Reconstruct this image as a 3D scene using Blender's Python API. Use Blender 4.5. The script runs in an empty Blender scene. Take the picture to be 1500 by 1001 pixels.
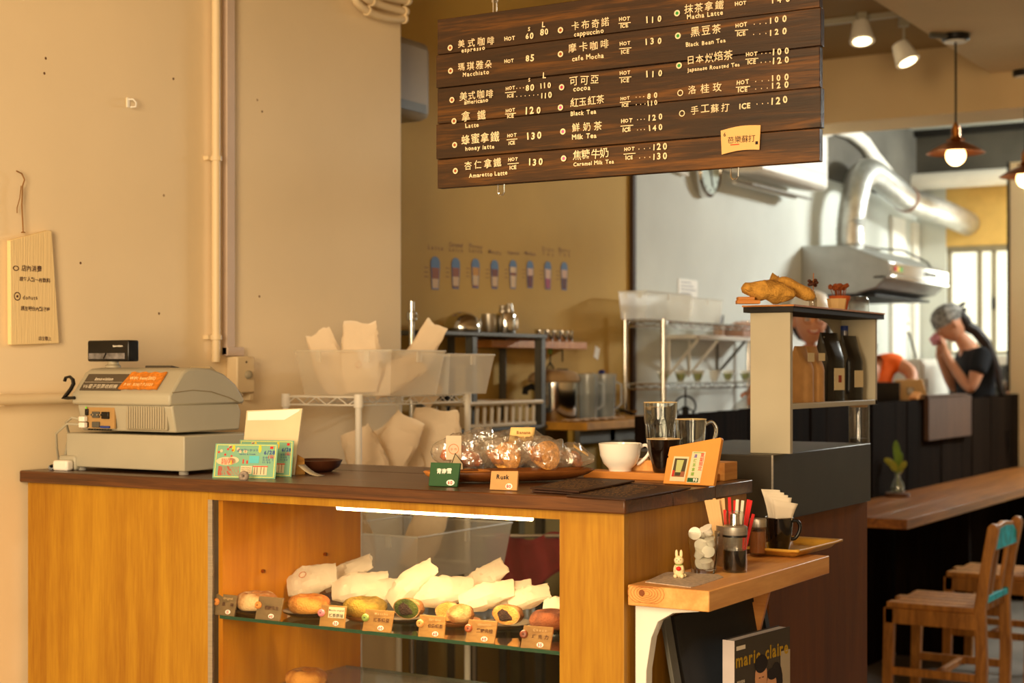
import bpy, math, random
from mathutils import Vector, Matrix, noise
random.seed(7)
sc = bpy.context.scene
C = sc.collection
PI = math.pi
ZC = 1.332; F = 2300.0; TH = math.radians(31.18)
CRX, CRY = math.cos(TH), math.sin(TH)
# ---------------------------------------------------------------- camera
cam = bpy.data.objects.new('camera', bpy.data.cameras.new('camera')); C.objects.link(cam)
cam.location = (0, 0, ZC); cam.rotation_euler = (PI/2, 0, TH)
cam.data.lens = F/1500*36; cam.data.sensor_width = 36; cam.data.shift_y = 41/1500
cam.data.clip_start = 0.05
cam.data.dof.use_dof = True; cam.data.dof.focus_distance = 3.12; cam.data.dof.aperture_fstop = 4.4
sc.camera = cam
def L(r, g, b, a=1.0):
    f = lambda c: (c/255/12.92 if c <= 10 else ((c/255+.055)/1.055)**2.4)
    return (f(r), f(g), f(b), a)
# ---------------------------------------------------------------- world and lights
w = bpy.data.worlds.new('world'); sc.world = w; w.use_nodes = True
w.node_tree.nodes['Background'].inputs[0].default_value = (1.0, .72, .42, 1)
w.node_tree.nodes['Background'].inputs[1].default_value = 0.42
def area(name, loc, aim, sx, sy, power, col, spread=None):
    l = bpy.data.lights.new(name, 'AREA'); l.shape = 'RECTANGLE'; l.size = sx; l.size_y = sy; l.energy = power; l.color = col
    if spread: l.spread = spread
    o = bpy.data.objects.new(name, l); C.objects.link(o); o.location = loc
    o.rotation_euler = (Vector(aim)-Vector(loc)).to_track_quat('-Z', 'Y').to_euler(); return o
area('shop_window_light', (-.9, -1.0, 1.75), (-2.4, 2.9, 1.35), 1.1, 1.9, 165, (1, .74, .44))
area('shop_window_light', (.9, -1.0, 1.7), (-1.4, 3.5, 1.2), .9, 1.9, 34, (1, .76, .46))
area('kitchen_strip_light', (-.7, 9.9, 2.72), (-2.9, 7.2, 1.5), 1.1, .2, 120, (.96, .99, .92))
area('kitchen_window_light', (-1.9, 10.1, 1.8), (-2.6, 7.5, 1.4), 1.0, .7, 14, (.95, 1, .92))
def spot(name, loc, aim, power, col, ang, rad=.04):
    l = bpy.data.lights.new(name, 'SPOT'); l.energy = power; l.color = col; l.spot_size = math.radians(ang); l.spot_blend = .6; l.shadow_soft_size = rad
    o = bpy.data.objects.new(name, l); C.objects.link(o); o.location = loc
    o.rotation_euler = (Vector(aim)-Vector(loc)).to_track_quat('-Z', 'Y').to_euler(); return o
spot('ceiling_spot_light', (-1.3, 1.5, 2.7), (-1.75, 2.9, 1.05), 48, (1, .74, .42), 38, .05)
sc.view_settings.view_transform = 'Standard'; sc.view_settings.look = 'None'
sc.view_settings.exposure = 0.0; sc.view_settings.gamma = 1.0; sc.view_settings.use_curve_mapping = False

# ---------------------------------------------------------------- pixel -> room point (real intersection with real planes)
def ray(u, v):
    a = (u-750)/F
    return Vector((CRX*a-CRY, CRY*a+CRX, -(v-541)/F))
def Pd(u, v, d): return ray(u, v)*d + Vector((0, 0, ZC))
def Pz(u, v, z): r = ray(u, v); return Pd(u, v, (z-ZC)/r.z)
def Ps(u, v, s): r = ray(u, v); return Pd(u, v, s/r.x)
def Pt(u, v, t): r = ray(u, v); return Pd(u, v, t/r.y)
def depth(p): return -CRY*p[0]+CRX*p[1]

# ---------------------------------------------------------------- mesh building
def smooth(P, k=4):
    P = [Vector(p) for p in P]; out = []
    for i in range(len(P)-1):
        a, b, c, d = P[max(i-1,0)], P[i], P[i+1], P[min(i+2,len(P)-1)]
        out += [.5*((2*b)+(c-a)*f+(2*a-5*b+4*c-d)*f*f+(3*b-a-3*c+d)*f**3) for f in [j/k for j in range(k)]]
    return out+[P[-1]]
class MB:
    def __init__(s): s.v = []; s.f = []
    def add(s, vs, fs, M=None):
        n = len(s.v)
        s.v += [tuple(M @ Vector(p)) if M else tuple(p) for p in vs]
        s.f += [tuple(i+n for i in f) for f in fs]; return s
    def box(s, x0, x1, y0, y1, z0, z1, M=None):
        if x0 > x1: x0, x1 = x1, x0
        if y0 > y1: y0, y1 = y1, y0
        if z0 > z1: z0, z1 = z1, z0
        return s.add([(x0,y0,z0),(x1,y0,z0),(x1,y1,z0),(x0,y1,z0),(x0,y0,z1),(x1,y0,z1),(x1,y1,z1),(x0,y1,z1)],
              [(0,3,2,1),(4,5,6,7),(0,1,5,4),(1,2,6,5),(2,3,7,6),(3,0,4,7)], M)
    def prism(s, poly, a, b, plane='xy', M=None):
        n = len(poly)
        g = {'xy': lambda p, c: (p[0],p[1],c), 'xz': lambda p, c: (p[0],c,p[1]), 'yz': lambda p, c: (c,p[0],p[1])}[plane]
        vs = [g(p,a) for p in poly]+[g(p,b) for p in poly]
        ar = sum(poly[i][0]*poly[(i+1)%n][1]-poly[(i+1)%n][0]*poly[i][1] for i in range(n))
        fl = (ar > 0) ^ (b < a) ^ (plane == 'xz')
        fs = [tuple(range(n))[::-1], tuple(range(n,2*n))]+[(i,(i+1)%n,n+(i+1)%n,n+i) for i in range(n)]
        if not fl: fs = [f[::-1] for f in fs]
        return s.add(vs, fs, M)
    def tube(s, pts, r, n=8, caps=True, M=None, flat=1.0):
        pts = [Vector(p) for p in pts]; k = len(pts)
        rs = r if isinstance(r, (list, tuple)) else [r]*k
        vs = []; fs = []; up = None
        for i, p in enumerate(pts):
            d = (pts[min(i+1,k-1)]-pts[max(i-1,0)]).normalized()
            if up is None: up = Vector((0,0,1)) if abs(d.z) < .9 else Vector((1,0,0))
            x = d.cross(up).normalized(); up = x.cross(d).normalized()
            for j in range(n):
                a = 2*PI*j/n; vs.append(p+x*math.cos(a)*rs[i]+up*math.sin(a)*rs[i]*flat)
        for i in range(k-1):
            for j in range(n):
                a, b = i*n+j, i*n+(j+1)%n; fs.append((a,a+n,b+n,b))
        if caps: fs.append(tuple(range(n))); fs.append(tuple(range((k-1)*n,k*n))[::-1])
        return s.add(vs, [f[::-1] for f in fs], M)
    def lathe(s, prof, c=(0,0,0), n=24, M=None, sx=1, sy=1, wob=None, cap=True):
        vs = []; fs = []; k = len(prof)
        for r, z in prof:
            for j in range(n):
                a = 2*PI*j/n; q = r*(wob(a,z) if wob else 1)
                vs.append((c[0]+q*math.cos(a)*sx, c[1]+q*math.sin(a)*sy, c[2]+z))
        for i in range(k-1):
            for j in range(n):
                a, b = i*n+j, i*n+(j+1)%n
                fs.append((a,b,b+n,a+n))
        if cap and prof[0][0] > 1e-6: fs.append(tuple(range(n))[::-1])
        if cap and prof[-1][0] > 1e-6: fs.append(tuple(range((k-1)*n,k*n)))
        return s.add(vs, fs, M)
    def ball(s, c, r, n=12, m=8, M=None, dn=0, seed=0, fr=8):
        if not isinstance(r, (list,tuple)): r = (r,r,r)
        vs = []; fs = []
        for i in range(m+1):
            ph = PI*i/m
            for j in range(n):
                a = 2*PI*j/n; d = Vector((math.sin(ph)*math.cos(a), math.sin(ph)*math.sin(a), -math.cos(ph)))
                q = 1+dn*noise.noise(d*fr/4+Vector((seed*3.1,seed,0))) if dn else 1
                vs.append((c[0]+d.x*r[0]*q, c[1]+d.y*r[1]*q, c[2]+d.z*r[2]*q))
        for i in range(m):
            for j in range(n):
                a, b = i*n+j, i*n+(j+1)%n; fs.append((a,b,b+n,a+n))
        return s.add(vs, fs, M)
    def torus(s, c, R, r, n=28, m=12, M=None, a0=0, a1=2*PI, rz=None, dn=0, seed=0):
        vs = []; fs = []; full = abs(a1-a0-2*PI) < 1e-4; k = n if full else n+1
        for i in range(k):
            a = a0+(a1-a0)*i/n
            for j in range(m):
                b = 2*PI*j/m; q = 1+(dn*noise.noise(Vector((math.cos(a)*2+seed,math.sin(a)*2,math.sin(b)))) if dn else 0)
                vs.append((c[0]+(R+r*q*math.cos(b))*math.cos(a), c[1]+(R+r*q*math.cos(b))*math.sin(a), c[2]+(rz or r)*q*math.sin(b)))
        for i in range(n):
            i2 = (i+1)%k
            for j in range(m):
                j2 = (j+1)%m; fs.append((i*m+j,i2*m+j,i2*m+j2,i*m+j2))
        if not full: fs.append(tuple(range(m))); fs.append(tuple(range(n*m,(n+1)*m))[::-1])
        return s.add(vs, fs, M)
    def grid(s, fn, nu, nv, M=None, closed_u=False):
        vs = [fn(i/nu, j/nv) for i in range(nu+(0 if closed_u else 1)) for j in range(nv+1)]
        fs = []; k = nu if closed_u else nu+1
        for i in range(nu):
            for j in range(nv):
                a = i*(nv+1)+j; b = ((i+1)%k)*(nv+1)+j; fs.append((a,b,b+1,a+1))
        return s.add(vs, fs, M)
def obj(name, mb, mat, parent=None, bev=0, ang=.7, label=None, M=None, sol=0):
    me = bpy.data.meshes.new(name); vs = mb.v
    if M: vs = [tuple(M @ Vector(p)) for p in vs]
    off = Vector((0,0,0))
    if parent is None and vs:
        xs, ys, zs = zip(*vs); off = Vector(((min(xs)+max(xs))/2, (min(ys)+max(ys))/2, min(zs)))
        vs = [tuple(Vector(p)-off) for p in vs]
    me.from_pydata(vs, [], mb.f); me.validate(); me.update()
    me.polygons.foreach_set('use_smooth', [True]*len(me.polygons))
    me.set_sharp_from_angle(angle=ang); me.materials.append(mat)
    o = bpy.data.objects.new(name, me); C.objects.link(o); o.location = off
    if parent: o.parent = parent
    if bev:
        m = o.modifiers.new('bevel', 'BEVEL'); m.width = bev; m.segments = 2; m.limit_method = 'ANGLE'; m.angle_limit = .6; m.harden_normals = False
    if sol:
        m = o.modifiers.new('solid', 'SOLIDIFY'); m.thickness = sol; m.offset = 0
    if label: o['label'] = label
    if 'lettering' in name or name in ('ring_marks','dot_marks','hour_marks','menu_lines','chain','printed_flowers','red_lettering','dark_lines','white_patches','yellow_spots','yellow_border','text_lines','vent_slots','wires','clock_marks','printed_faces','printed_hair','dried_flower','grain_ring','price'): o['kind'] = 'stuff'
    return o
def tag(o, label, cat, group=None, kind=None):
    o['label'] = label; o['category'] = cat
    if group: o['group'] = group
    if kind: o['kind'] = kind
    return o
def thing(name, label, cat, loc=(0,0,0), rz=0, group=None, rx=0, ry=0):
    o = bpy.data.objects.new(name, None); C.objects.link(o); o.empty_display_size = .05
    o.location = loc; o.rotation_euler = (rx, ry, rz); return tag(o, label, cat, group)
def one(name, mb, mat, label, cat, group=None, **k): return tag(obj(name, mb, mat, **k), label, cat, group)
def struct(name, mb, mat, parent=None, **k):
    o = obj(name, mb, mat, parent, **k)
    if not parent: o['kind'] = 'structure'
    return o
def B(*a, **k): return MB().box(*a, **k)
def dup(root, loc=None, rz=None, label=None):
    r = root.copy(); C.objects.link(r)
    if loc is not None: r.location = loc
    if rz is not None: r.rotation_euler.z = rz
    if label: r['label'] = label
    for ch in list(root.children):
        c = ch.copy(); C.objects.link(c); c.parent = r
        for g in list(ch.children):
            d = g.copy(); C.objects.link(d); d.parent = c
    return r
TR = Matrix.Translation
def RX(a): return Matrix.Rotation(a,4,'X')
def RY(a): return Matrix.Rotation(a,4,'Y')
def RZ(a): return Matrix.Rotation(a,4,'Z')

# ---------------------------------------------------------------- materials
def newmat(name):
    m = bpy.data.materials.new(name); m.use_nodes = True; nt = m.node_tree
    return m, nt, nt.nodes['Principled BSDF']
def noise_node(nt, scale, detail=3, st=(1,1,1), dist=0, coord='Object'):
    tc = nt.nodes.new('ShaderNodeTexCoord'); mp = nt.nodes.new('ShaderNodeMapping'); mp.inputs['Scale'].default_value = st
    n = nt.nodes.new('ShaderNodeTexNoise'); n.inputs['Scale'].default_value = scale; n.inputs['Detail'].default_value = detail
    n.inputs['Distortion'].default_value = dist
    nt.links.new(tc.outputs[coord], mp.inputs[0]); nt.links.new(mp.outputs[0], n.inputs['Vector']); return n
def ramp(nt, src, cols):
    r = nt.nodes.new('ShaderNodeValToRGB'); e = r.color_ramp.elements
    while len(e) < len(cols): e.new(.5)
    for i, (p, c) in enumerate(cols): e[i].position = p; e[i].color = c
    nt.links.new(src, r.inputs[0]); return r
def pm(name, col, rough=.6, metal=0, var=.08, scale=12, bump=0, bscale=60, em=0, emc=None, spec=.4, alpha=None, sub=0, coat=0, st=(1,1,1)):
    m, nt, b = newmat(name); col = L(*col) if max(col) > 1.001 else (*col[:3],1)
    if var:
        n = noise_node(nt, scale, 4, st)
        lo = tuple(c*(1-var*1.6) for c in col[:3])+(1,); hi = tuple(min(1,c*(1+var)) for c in col[:3])+(1,)
        nt.links.new(ramp(nt, n.outputs[0], [(.3,lo),(.7,hi)]).outputs[0], b.inputs['Base Color'])
    else: b.inputs['Base Color'].default_value = col
    b.inputs['Roughness'].default_value = rough; b.inputs['Metallic'].default_value = metal
    b.inputs['Specular IOR Level'].default_value = spec
    if coat: b.inputs['Coat Weight'].default_value = coat; b.inputs['Coat Roughness'].default_value = .1
    if sub: b.inputs['Subsurface Weight'].default_value = sub; b.inputs['Subsurface Radius'].default_value = (.02,.01,.005); b.inputs['Subsurface Scale'].default_value = .3
    if bump:
        n2 = noise_node(nt, bscale, 3, st); bp = nt.nodes.new('ShaderNodeBump'); bp.inputs['Strength'].default_value = bump; bp.inputs['Distance'].default_value = .01
        nt.links.new(n2.outputs[0], bp.inputs['Height']); nt.links.new(bp.outputs[0], b.inputs['Normal'])
    if em:
        b.inputs['Emission Color'].default_value = L(*(emc or (255,255,255))); b.inputs['Emission Strength'].default_value = em
    return m
def wood(name, dark, light, st, scale=3.0, rough=.45, mid=None, bump=.15, dist=1.2, rnd=.25, coat=0, fine=.25, spec=.4):
    m, nt, b = newmat(name)
    n = noise_node(nt, scale, 6, st, dist)
    n2 = noise_node(nt, scale*9, 4, st, .2)
    mx = nt.nodes.new('ShaderNodeMix'); mx.data_type = 'FLOAT'; mx.inputs[0].default_value = fine
    nt.links.new(n.outputs[0], mx.inputs[2]); nt.links.new(n2.outputs[0], mx.inputs[3])
    cols = [(.32, L(*dark)), (.68, L(*light))]
    if mid: cols = [(.3, L(*dark)), (.5, L(*mid)), (.7, L(*light))]
    r = ramp(nt, mx.outputs[0], cols)
    oi = nt.nodes.new('ShaderNodeObjectInfo'); hs = nt.nodes.new('ShaderNodeHueSaturation')
    mr = nt.nodes.new('ShaderNodeMapRange'); mr.inputs[3].default_value = 1-rnd; mr.inputs[4].default_value = 1+rnd*.6
    nt.links.new(oi.outputs['Random'], mr.inputs[0]); nt.links.new(mr.outputs[0], hs.inputs['Value']); nt.links.new(r.outputs[0], hs.inputs['Color'])
    nt.links.new(hs.outputs[0], b.inputs['Base Color']); b.inputs['Roughness'].default_value = rough; b.inputs['Specular IOR Level'].default_value = spec
    if coat: b.inputs['Coat Weight'].default_value = coat; b.inputs['Coat Roughness'].default_value = .25
    bp = nt.nodes.new('ShaderNodeBump'); bp.inputs['Strength'].default_value = bump; bp.inputs['Distance'].default_value = .004
    nt.links.new(mx.outputs[0], bp.inputs['Height']); nt.links.new(bp.outputs[0], b.inputs['Normal']); return m
def thin(name, tint=(.95,.97,.95), gloss=.06, diff=0, dcol=(1,1,1), rough=.05, bump=0, bscale=40):
    """thin see-through sheet: transparent + a little gloss + optional milky diffuse/translucent"""
    m, nt, b = newmat(name); nt.nodes.remove(b); out = nt.nodes['Material Output']
    tr = nt.nodes.new('ShaderNodeBsdfTransparent'); tr.inputs[0].default_value = (*tint,1)
    gl = nt.nodes.new('ShaderNodeBsdfGlossy'); gl.inputs['Roughness'].default_value = rough
    lw = nt.nodes.new('ShaderNodeLayerWeight'); fr = nt.nodes.new('ShaderNodeMath'); fr.operation = 'POWER'; fr.inputs[1].default_value = 4.0; nt.links.new(lw.outputs['Facing'], fr.inputs[0])
    ad = nt.nodes.new('ShaderNodeMath'); ad.operation = 'ADD'; ad.inputs[1].default_value = gloss+.035; ad.use_clamp = True; nt.links.new(fr.outputs[0], ad.inputs[0])
    mx = nt.nodes.new('ShaderNodeMixShader'); nt.links.new(ad.outputs[0], mx.inputs[0]); last = tr
    if diff:
        d = nt.nodes.new('ShaderNodeBsdfDiffuse'); d.inputs[0].default_value = (*dcol,1); t = nt.nodes.new('ShaderNodeBsdfTranslucent'); t.inputs[0].default_value = (*dcol,1)
        m1 = nt.nodes.new('ShaderNodeMixShader'); nt.links.new(d.outputs[0], m1.inputs[1]); nt.links.new(t.outputs[0], m1.inputs[2])
        m2 = nt.nodes.new('ShaderNodeMixShader'); m2.inputs[0].default_value = diff; nt.links.new(tr.outputs[0], m2.inputs[1]); nt.links.new(m1.outputs[0], m2.inputs[2]); last = m2
    nt.links.new(last.outputs[0], mx.inputs[1]); nt.links.new(gl.outputs[0], mx.inputs[2])
    if bump:
        n2 = noise_node(nt, bscale, 2); bp = nt.nodes.new('ShaderNodeBump'); bp.inputs['Strength'].default_value = bump; bp.inputs['Distance'].default_value = .01
        nt.links.new(n2.outputs[0], bp.inputs['Height']); nt.links.new(bp.outputs[0], gl.inputs['Normal'])
    nt.links.new(mx.outputs[0], out.inputs[0]); return m
def glassmat(name, col=(.97,1,.98), ior=1.45):
    m, nt, b = newmat(name); b.inputs['Base Color'].default_value = (*col,1); b.inputs['Roughness'].default_value = 0.0
    b.inputs['Transmission Weight'].default_value = 1; b.inputs['IOR'].default_value = ior; return m
def paper(name, col, tl=.35, bump=.3):
    m, nt, b = newmat(name); nt.nodes.remove(b); out = nt.nodes['Material Output']; c = L(*col)
    d = nt.nodes.new('ShaderNodeBsdfDiffuse'); d.inputs[0].default_value = c; t = nt.nodes.new('ShaderNodeBsdfTranslucent'); t.inputs[0].default_value = c
    m1 = nt.nodes.new('ShaderNodeMixShader'); m1.inputs[0].default_value = tl; nt.links.new(d.outputs[0], m1.inputs[1]); nt.links.new(t.outputs[0], m1.inputs[2])
    n2 = noise_node(nt, 30, 3, (1,1,1), 1); bp = nt.nodes.new('ShaderNodeBump'); bp.inputs['Strength'].default_value = bump; bp.inputs['Distance'].default_value = .01
    nt.links.new(n2.outputs[0], bp.inputs['Height']); nt.links.new(bp.outputs[0], d.inputs['Normal'])
    nt.links.new(m1.outputs[0], out.inputs[0]); return m
M = {}
M['wall'] = pm('warm_wall_paint', (240,218,178), .75, var=.05, scale=1.2, bump=.12, bscale=9)
M['wall_k'] = pm('kitchen_wall_paint', (198,160,78), .8, var=.07, scale=1.5)
M['wall_w'] = pm('white_wall_paint', (212,216,210), .8, var=.06, scale=2)
M['concrete'] = pm('bare_concrete', (92,88,79), .9, var=.2, scale=3)
M['yellow'] = pm('yellow_panel', (214,176,100), .8, var=.06)
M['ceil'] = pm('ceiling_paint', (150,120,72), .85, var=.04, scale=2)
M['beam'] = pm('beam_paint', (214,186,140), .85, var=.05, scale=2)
M['floor'] = pm('floor_concrete', (120,110,98), .55, var=.22, scale=4)
M['ply'] = wood('varnished_plywood', (150,98,14), (186,138,32), (12,12,.9), 1.7, .42, bump=.05, rnd=.03, fine=.35, dist=.6)
M['ply_side'] = wood('varnished_side_plywood', (146,96,20), (182,130,36), (12,12,.9), 1.7, .45, bump=.05, rnd=.02, fine=.3)
M['ply_in'] = wood('orange_case_lining', (176,104,16), (206,134,26), (8,8,.8), 1.8, .4, bump=.04, rnd=.02)
M['slab'] = wood('dark_stained_top', (48,24,10), (108,62,24), (1,26,26), 2.2, .38, mid=(78,42,16), bump=.12, rnd=.15, coat=.3)
M['menu'] = wood('dark_menu_plank', (34,19,7), (118,72,16), (1,16,16), 2.3, .45, mid=(58,34,11), bump=.25, rnd=.25, fine=.25)
M['brown'] = wood('brown_panel', (84,46,10), (116,66,16), (5,5,.7), 1.6, .5, bump=.05, rnd=.05, spec=.12)
M['bar'] = wood('bar_plank', (84,48,16), (172,108,38), (18,1,18), 2, .35, mid=(140,84,36), bump=.1, rnd=.2, coat=.15)
M['char'] = wood('charred_board', (16,11,7), (34,23,14), (14,14,.8), 2, .85, bump=.3, rnd=.35, spec=.02)
M['crate'] = wood('brown_crate_board', (70,46,32), (96,64,44), (6,6,.8), 2, .6, rnd=.15)
M['pine'] = wood('pale_pine', (196,132,66), (232,176,104), (9,1,9), 2.2, .5, mid=(214,154,84), bump=.15, rnd=.06)
M['oak'] = wood('honey_wood', (186,112,44), (214,146,70), (1,7,7), 3, .45, rnd=.08)
M['tray'] = wood('walnut_tray', (84,44,18), (136,80,34), (1,6,6), 4, .4, rnd=.08)
M['tagw'] = wood('tag_wood', (150,104,46), (196,148,76), (2,8,8), 6, .6, rnd=.2)
M['chair'] = wood('old_chair_wood', (144,90,38), (216,148,66), (10,10,1.6), 3, .5, rnd=.2)
M['tagd'] = wood('dark_tag_wood', (104,84,54), (138,110,74), (2,8,8), 6, .6, rnd=.1)
M['cream'] = pm('cream_plastic', (174,168,148), .45, var=.02)
M['pipe'] = pm('cream_pipe_paint', (232,210,170), .45, var=.02)
M['cream2'] = pm('cream_plastic_ribbed', (168,158,134), .5, var=.03)
M['white'] = pm('white_paint', (240,236,226), .45, var=.02)
M['panelw'] = pm('ivory_panel', (178,170,148), .5, var=.02)
M['porc'] = pm('white_porcelain', (244,240,232), .12, var=0, coat=.6)
M['pink_pl'] = pm('pinkish_channel', (206,184,166), .5, var=.03)
M['black'] = pm('black_plastic', (16,15,15), .3, var=0)
M['blackm'] = pm('matt_black', (26,23,20), .7, var=.1)
M['darkm'] = pm('dark_metal_panel', (60,54,44), .45, metal=.4, var=.1)
M['chrome'] = pm('chrome', (210,208,204), .14, metal=1, var=0)
M['steel'] = pm('brushed_steel', (186,180,170), .36, metal=.8, var=.08, scale=30, st=(1,1,12))
M['greym'] = pm('grey_enamel', (94,92,84), .5, metal=.2, var=.1)
M['duct'] = pm('duct_foil', (196,196,192), .42, metal=1, var=.1, scale=20, bump=.3, bscale=40)
M['hood'] = pm('hood_steel', (176,178,176), .42, metal=.85, var=.06)
M['brass'] = pm('aged_brass', (176,112,50), .3, metal=1, var=.15)
M['copper'] = pm('copper_shade', (150,96,60), .38, metal=.9, var=.12)
M['kraft'] = pm('kraft_card', (196,150,96), .8, var=.06, scale=40)
M['paper'] = paper('white_bag_paper', (240,224,200), .4)
M['paper2'] = paper('cream_bag_paper', (250,234,208), .35)
M['card'] = pm('ivory_card', (216,200,164), .8, var=.04)
M['poly'] = thin('milky_plastic', (.97,.96,.93), -.02, .36, (1,.96,.86), .35)
M['clearbag'] = thin('clear_film', (.96,.94,.9), .13, .13, (1,.95,.85), .16, 1.0, 30)
M['pane'] = thin('clear_pane', (.975,.985,.975), -.03, 0)
M['winframe'] = pm('window_frame_paint', (150,142,120), .5)
M['shelfglass'] = thin('shelf_glass', (.86,.93,.88), .02, 0)
M['edge'] = pm('green_glass_edge', (26,70,52), .1, var=0, em=0)
M['glass'] = glassmat('drinking_glass')
M['water'] = thin('pitcher_plastic', (.85,.88,.88), .04, .3, (.75,.78,.78), .1)
M['ink'] = pm('brown_ink', (70,30,24), .8, var=0)
M['inkb'] = pm('black_ink', (34,28,30), .8, var=0)
M['chalk'] = pm('cream_marker', (236,214,176), .8, var=0)
M['red'] = pm('red_ink', (208,30,26), .6, var=0)
M['blue'] = pm('blue_ink', (40,62,140), .6, var=0)
M['mint'] = pm('mint_paper', (122,172,142), .6, var=.02)
M['skin'] = pm('skin', (206,146,112), .55, var=.05, sub=.15)
M['hair'] = pm('dark_hair', (34,22,17), .5, var=.2, scale=60, st=(1,1,.2))
M['tee'] = pm('black_cotton', (22,24,30), .9, var=.1)
M['trouser'] = pm('dark_trouser', (30,30,36), .9, var=.1)
M['orange'] = pm('orange_cotton', (244,104,20), .85, var=.06)
M['rose'] = pm('rose_cotton', (190,80,84), .85, var=.1)
M['band'] = pm('grey_patterned_cotton', (156,154,150), .9, var=.5, scale=38)
M['burlap'] = pm('burlap', (206,152,66), .95, var=.15, scale=80, bump=.5, bscale=220)
M['terra'] = pm('terracotta', (190,92,42), .8, var=.08)
M['coffee'] = pm('black_coffee', (18,9,5), .05, var=0)
M['crema'] = pm('crema', (222,180,120), .5, var=.1)
M['green'] = pm('green_board', (36,82,44), .6, var=.12)
M['leaf'] = pm('leaf_green', (110,146,46), .6, var=.2)
M['teal'] = pm('turquoise_paint', (36,196,214), .6, var=.25, scale=30)
M['cloth'] = pm('dusky_pink_cloth', (150,52,60), .9, var=.15)
M['bulb'] = pm('bulb_glow', (255,240,210), .4, var=0, em=9, emc=(255,196,120))
M['led'] = pm('tube_glow', (255,240,210), .4, var=0, em=22, emc=(255,206,140))
M['lens'] = pm('spot_lens_glow', (255,240,210), .4, var=0, em=9, emc=(255,226,170))
M['wpane'] = pm('frosted_daylit_pane', (240,240,228), .4, var=0, em=.85, emc=(250,248,226))
def colmat(c, rough=.7, **k):
    key = 'c%d_%d_%d_%s' % (*c, rough)
    if key not in M: M[key] = pm('paint_'+key, c, rough, var=k.pop('var', .04), **k)
    return M[key]

# ---------------------------------------------------------------- handwriting
_g = {}
def glyph(ch, bold):
    k = (ch, bold)
    if k in _g: return _g[k]
    cu = bpy.data.curves.new('t', 'FONT'); cu.body = ch; cu.size = 1; cu.resolution_u = 2; cu.offset = bold
    o = bpy.data.objects.new('t', cu); C.objects.link(o)
    me = bpy.data.meshes.new_from_object(o.evaluated_get(bpy.context.evaluated_depsgraph_get()))
    vs = [tuple(v.co) for v in me.vertices]; fs = [tuple(p.vertices) for p in me.polygons]
    bpy.data.objects.remove(o); bpy.data.curves.remove(cu); bpy.data.meshes.remove(me)
    xs = [v[0] for v in vs] or [0, .25]
    cjk = ord(ch) > 0x2e00
    _g[k] = (vs, fs, min(xs) if not cjk else 0, (max(xs)-min(xs)+.1) if not cjk else 1.0); return _g[k]
def write(mb, s, x, z, size, y=-.0006, width=None, jit=.05, bold=.012, M=None, align='l', rot=0):
    """letters of s in the local xz plane, facing -y; z is the baseline; width stretches the spacing"""
    gs = [(None if ch == ' ' else glyph(ch, bold)) for ch in s]
    tot = sum(.4 if g is None else g[3] for g in gs)*size
    sp = (width-tot)/max(1, len(s)-1) if width else 0
    if width and sp < 0: size *= width/tot; tot = width; sp = 0
    if align == 'c': x -= (width or tot)/2
    R = random.Random(len(s)*7+int(x*1000))
    cx, z0 = 0, z
    for g in gs:
        if g is None: cx += .4*size+sp; continue
        a = R.uniform(-jit, jit)*1.2; dz = R.uniform(-jit, jit)*size*.5; sc_ = size*(1+R.uniform(-jit, jit))
        ca, sa = math.cos(a), math.sin(a); vs = []
        for vx, vy, _ in g[0]:
            px = (vx-g[2])*sc_; py = vy*sc_
            X = cx+px*ca-py*sa; Z = px*sa+py*ca+dz
            if rot: X, Z = X*math.cos(rot)-Z*math.sin(rot), X*math.sin(rot)+Z*math.cos(rot)
            vs.append((x+X, y, z0+Z))
        mb.add(vs, g[1], M); cx += g[3]*size+sp
    return mb
def rect(mb, x0, x1, z0, z1, y, M=None):
    return mb.add([(x0,y,z0),(x1,y,z0),(x1,y,z1),(x0,y,z1)], [(0,1,2,3)], M)
def disc(mb, x, z, r, y, n=14, rz=None, M=None, hole=0):
    rz = rz or r
    if hole:
        vs = [(x+math.cos(2*PI*i/n)*r*k, y, z+math.sin(2*PI*i/n)*rz*k) for k in (1, hole) for i in range(n)]
        return mb.add(vs, [(i,(i+1)%n,n+(i+1)%n,n+i) for i in range(n)], M)
    return mb.add([(x+math.cos(2*PI*i/n)*r, y, z+math.sin(2*PI*i/n)*rz) for i in range(n)], [tuple(range(n))], M)
# ================================================================ SETTING
SL, SK, TE = -2.84, -3.10, 10.3          # left wall, kitchen wall, end wall
CZ = 2.90
struct('floor', B(-3.6, 3.2, -1.6, 10.6, -.1, 0), M['floor'])
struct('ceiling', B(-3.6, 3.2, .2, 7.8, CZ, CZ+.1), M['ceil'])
struct('ceiling_kitchen', B(-3.6, 3.2, 7.8, 10.6, CZ, CZ+.1), M['wall_w'])
struct('wall_left', B(-3.3, SL, -1.6, 4.03, 0, CZ), M['wall'], bev=.012)
struct('wall_kitchen', B(-3.3, SK, 4.03, 6.13, 0, CZ), M['wall_k'])
struct('wall_kitchen_far', B(-3.3, SK, 6.13, TE, 0, 2.42), M['wall_w'])
struct('trim_1', B(-3.3, SK+.02, 6.13, TE, 2.42, CZ), M['concrete'])
struct('trim_2', B(SK, SK+.02, 6.11, 6.135, 0, 2.55), colmat((64,44,26)))
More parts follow.
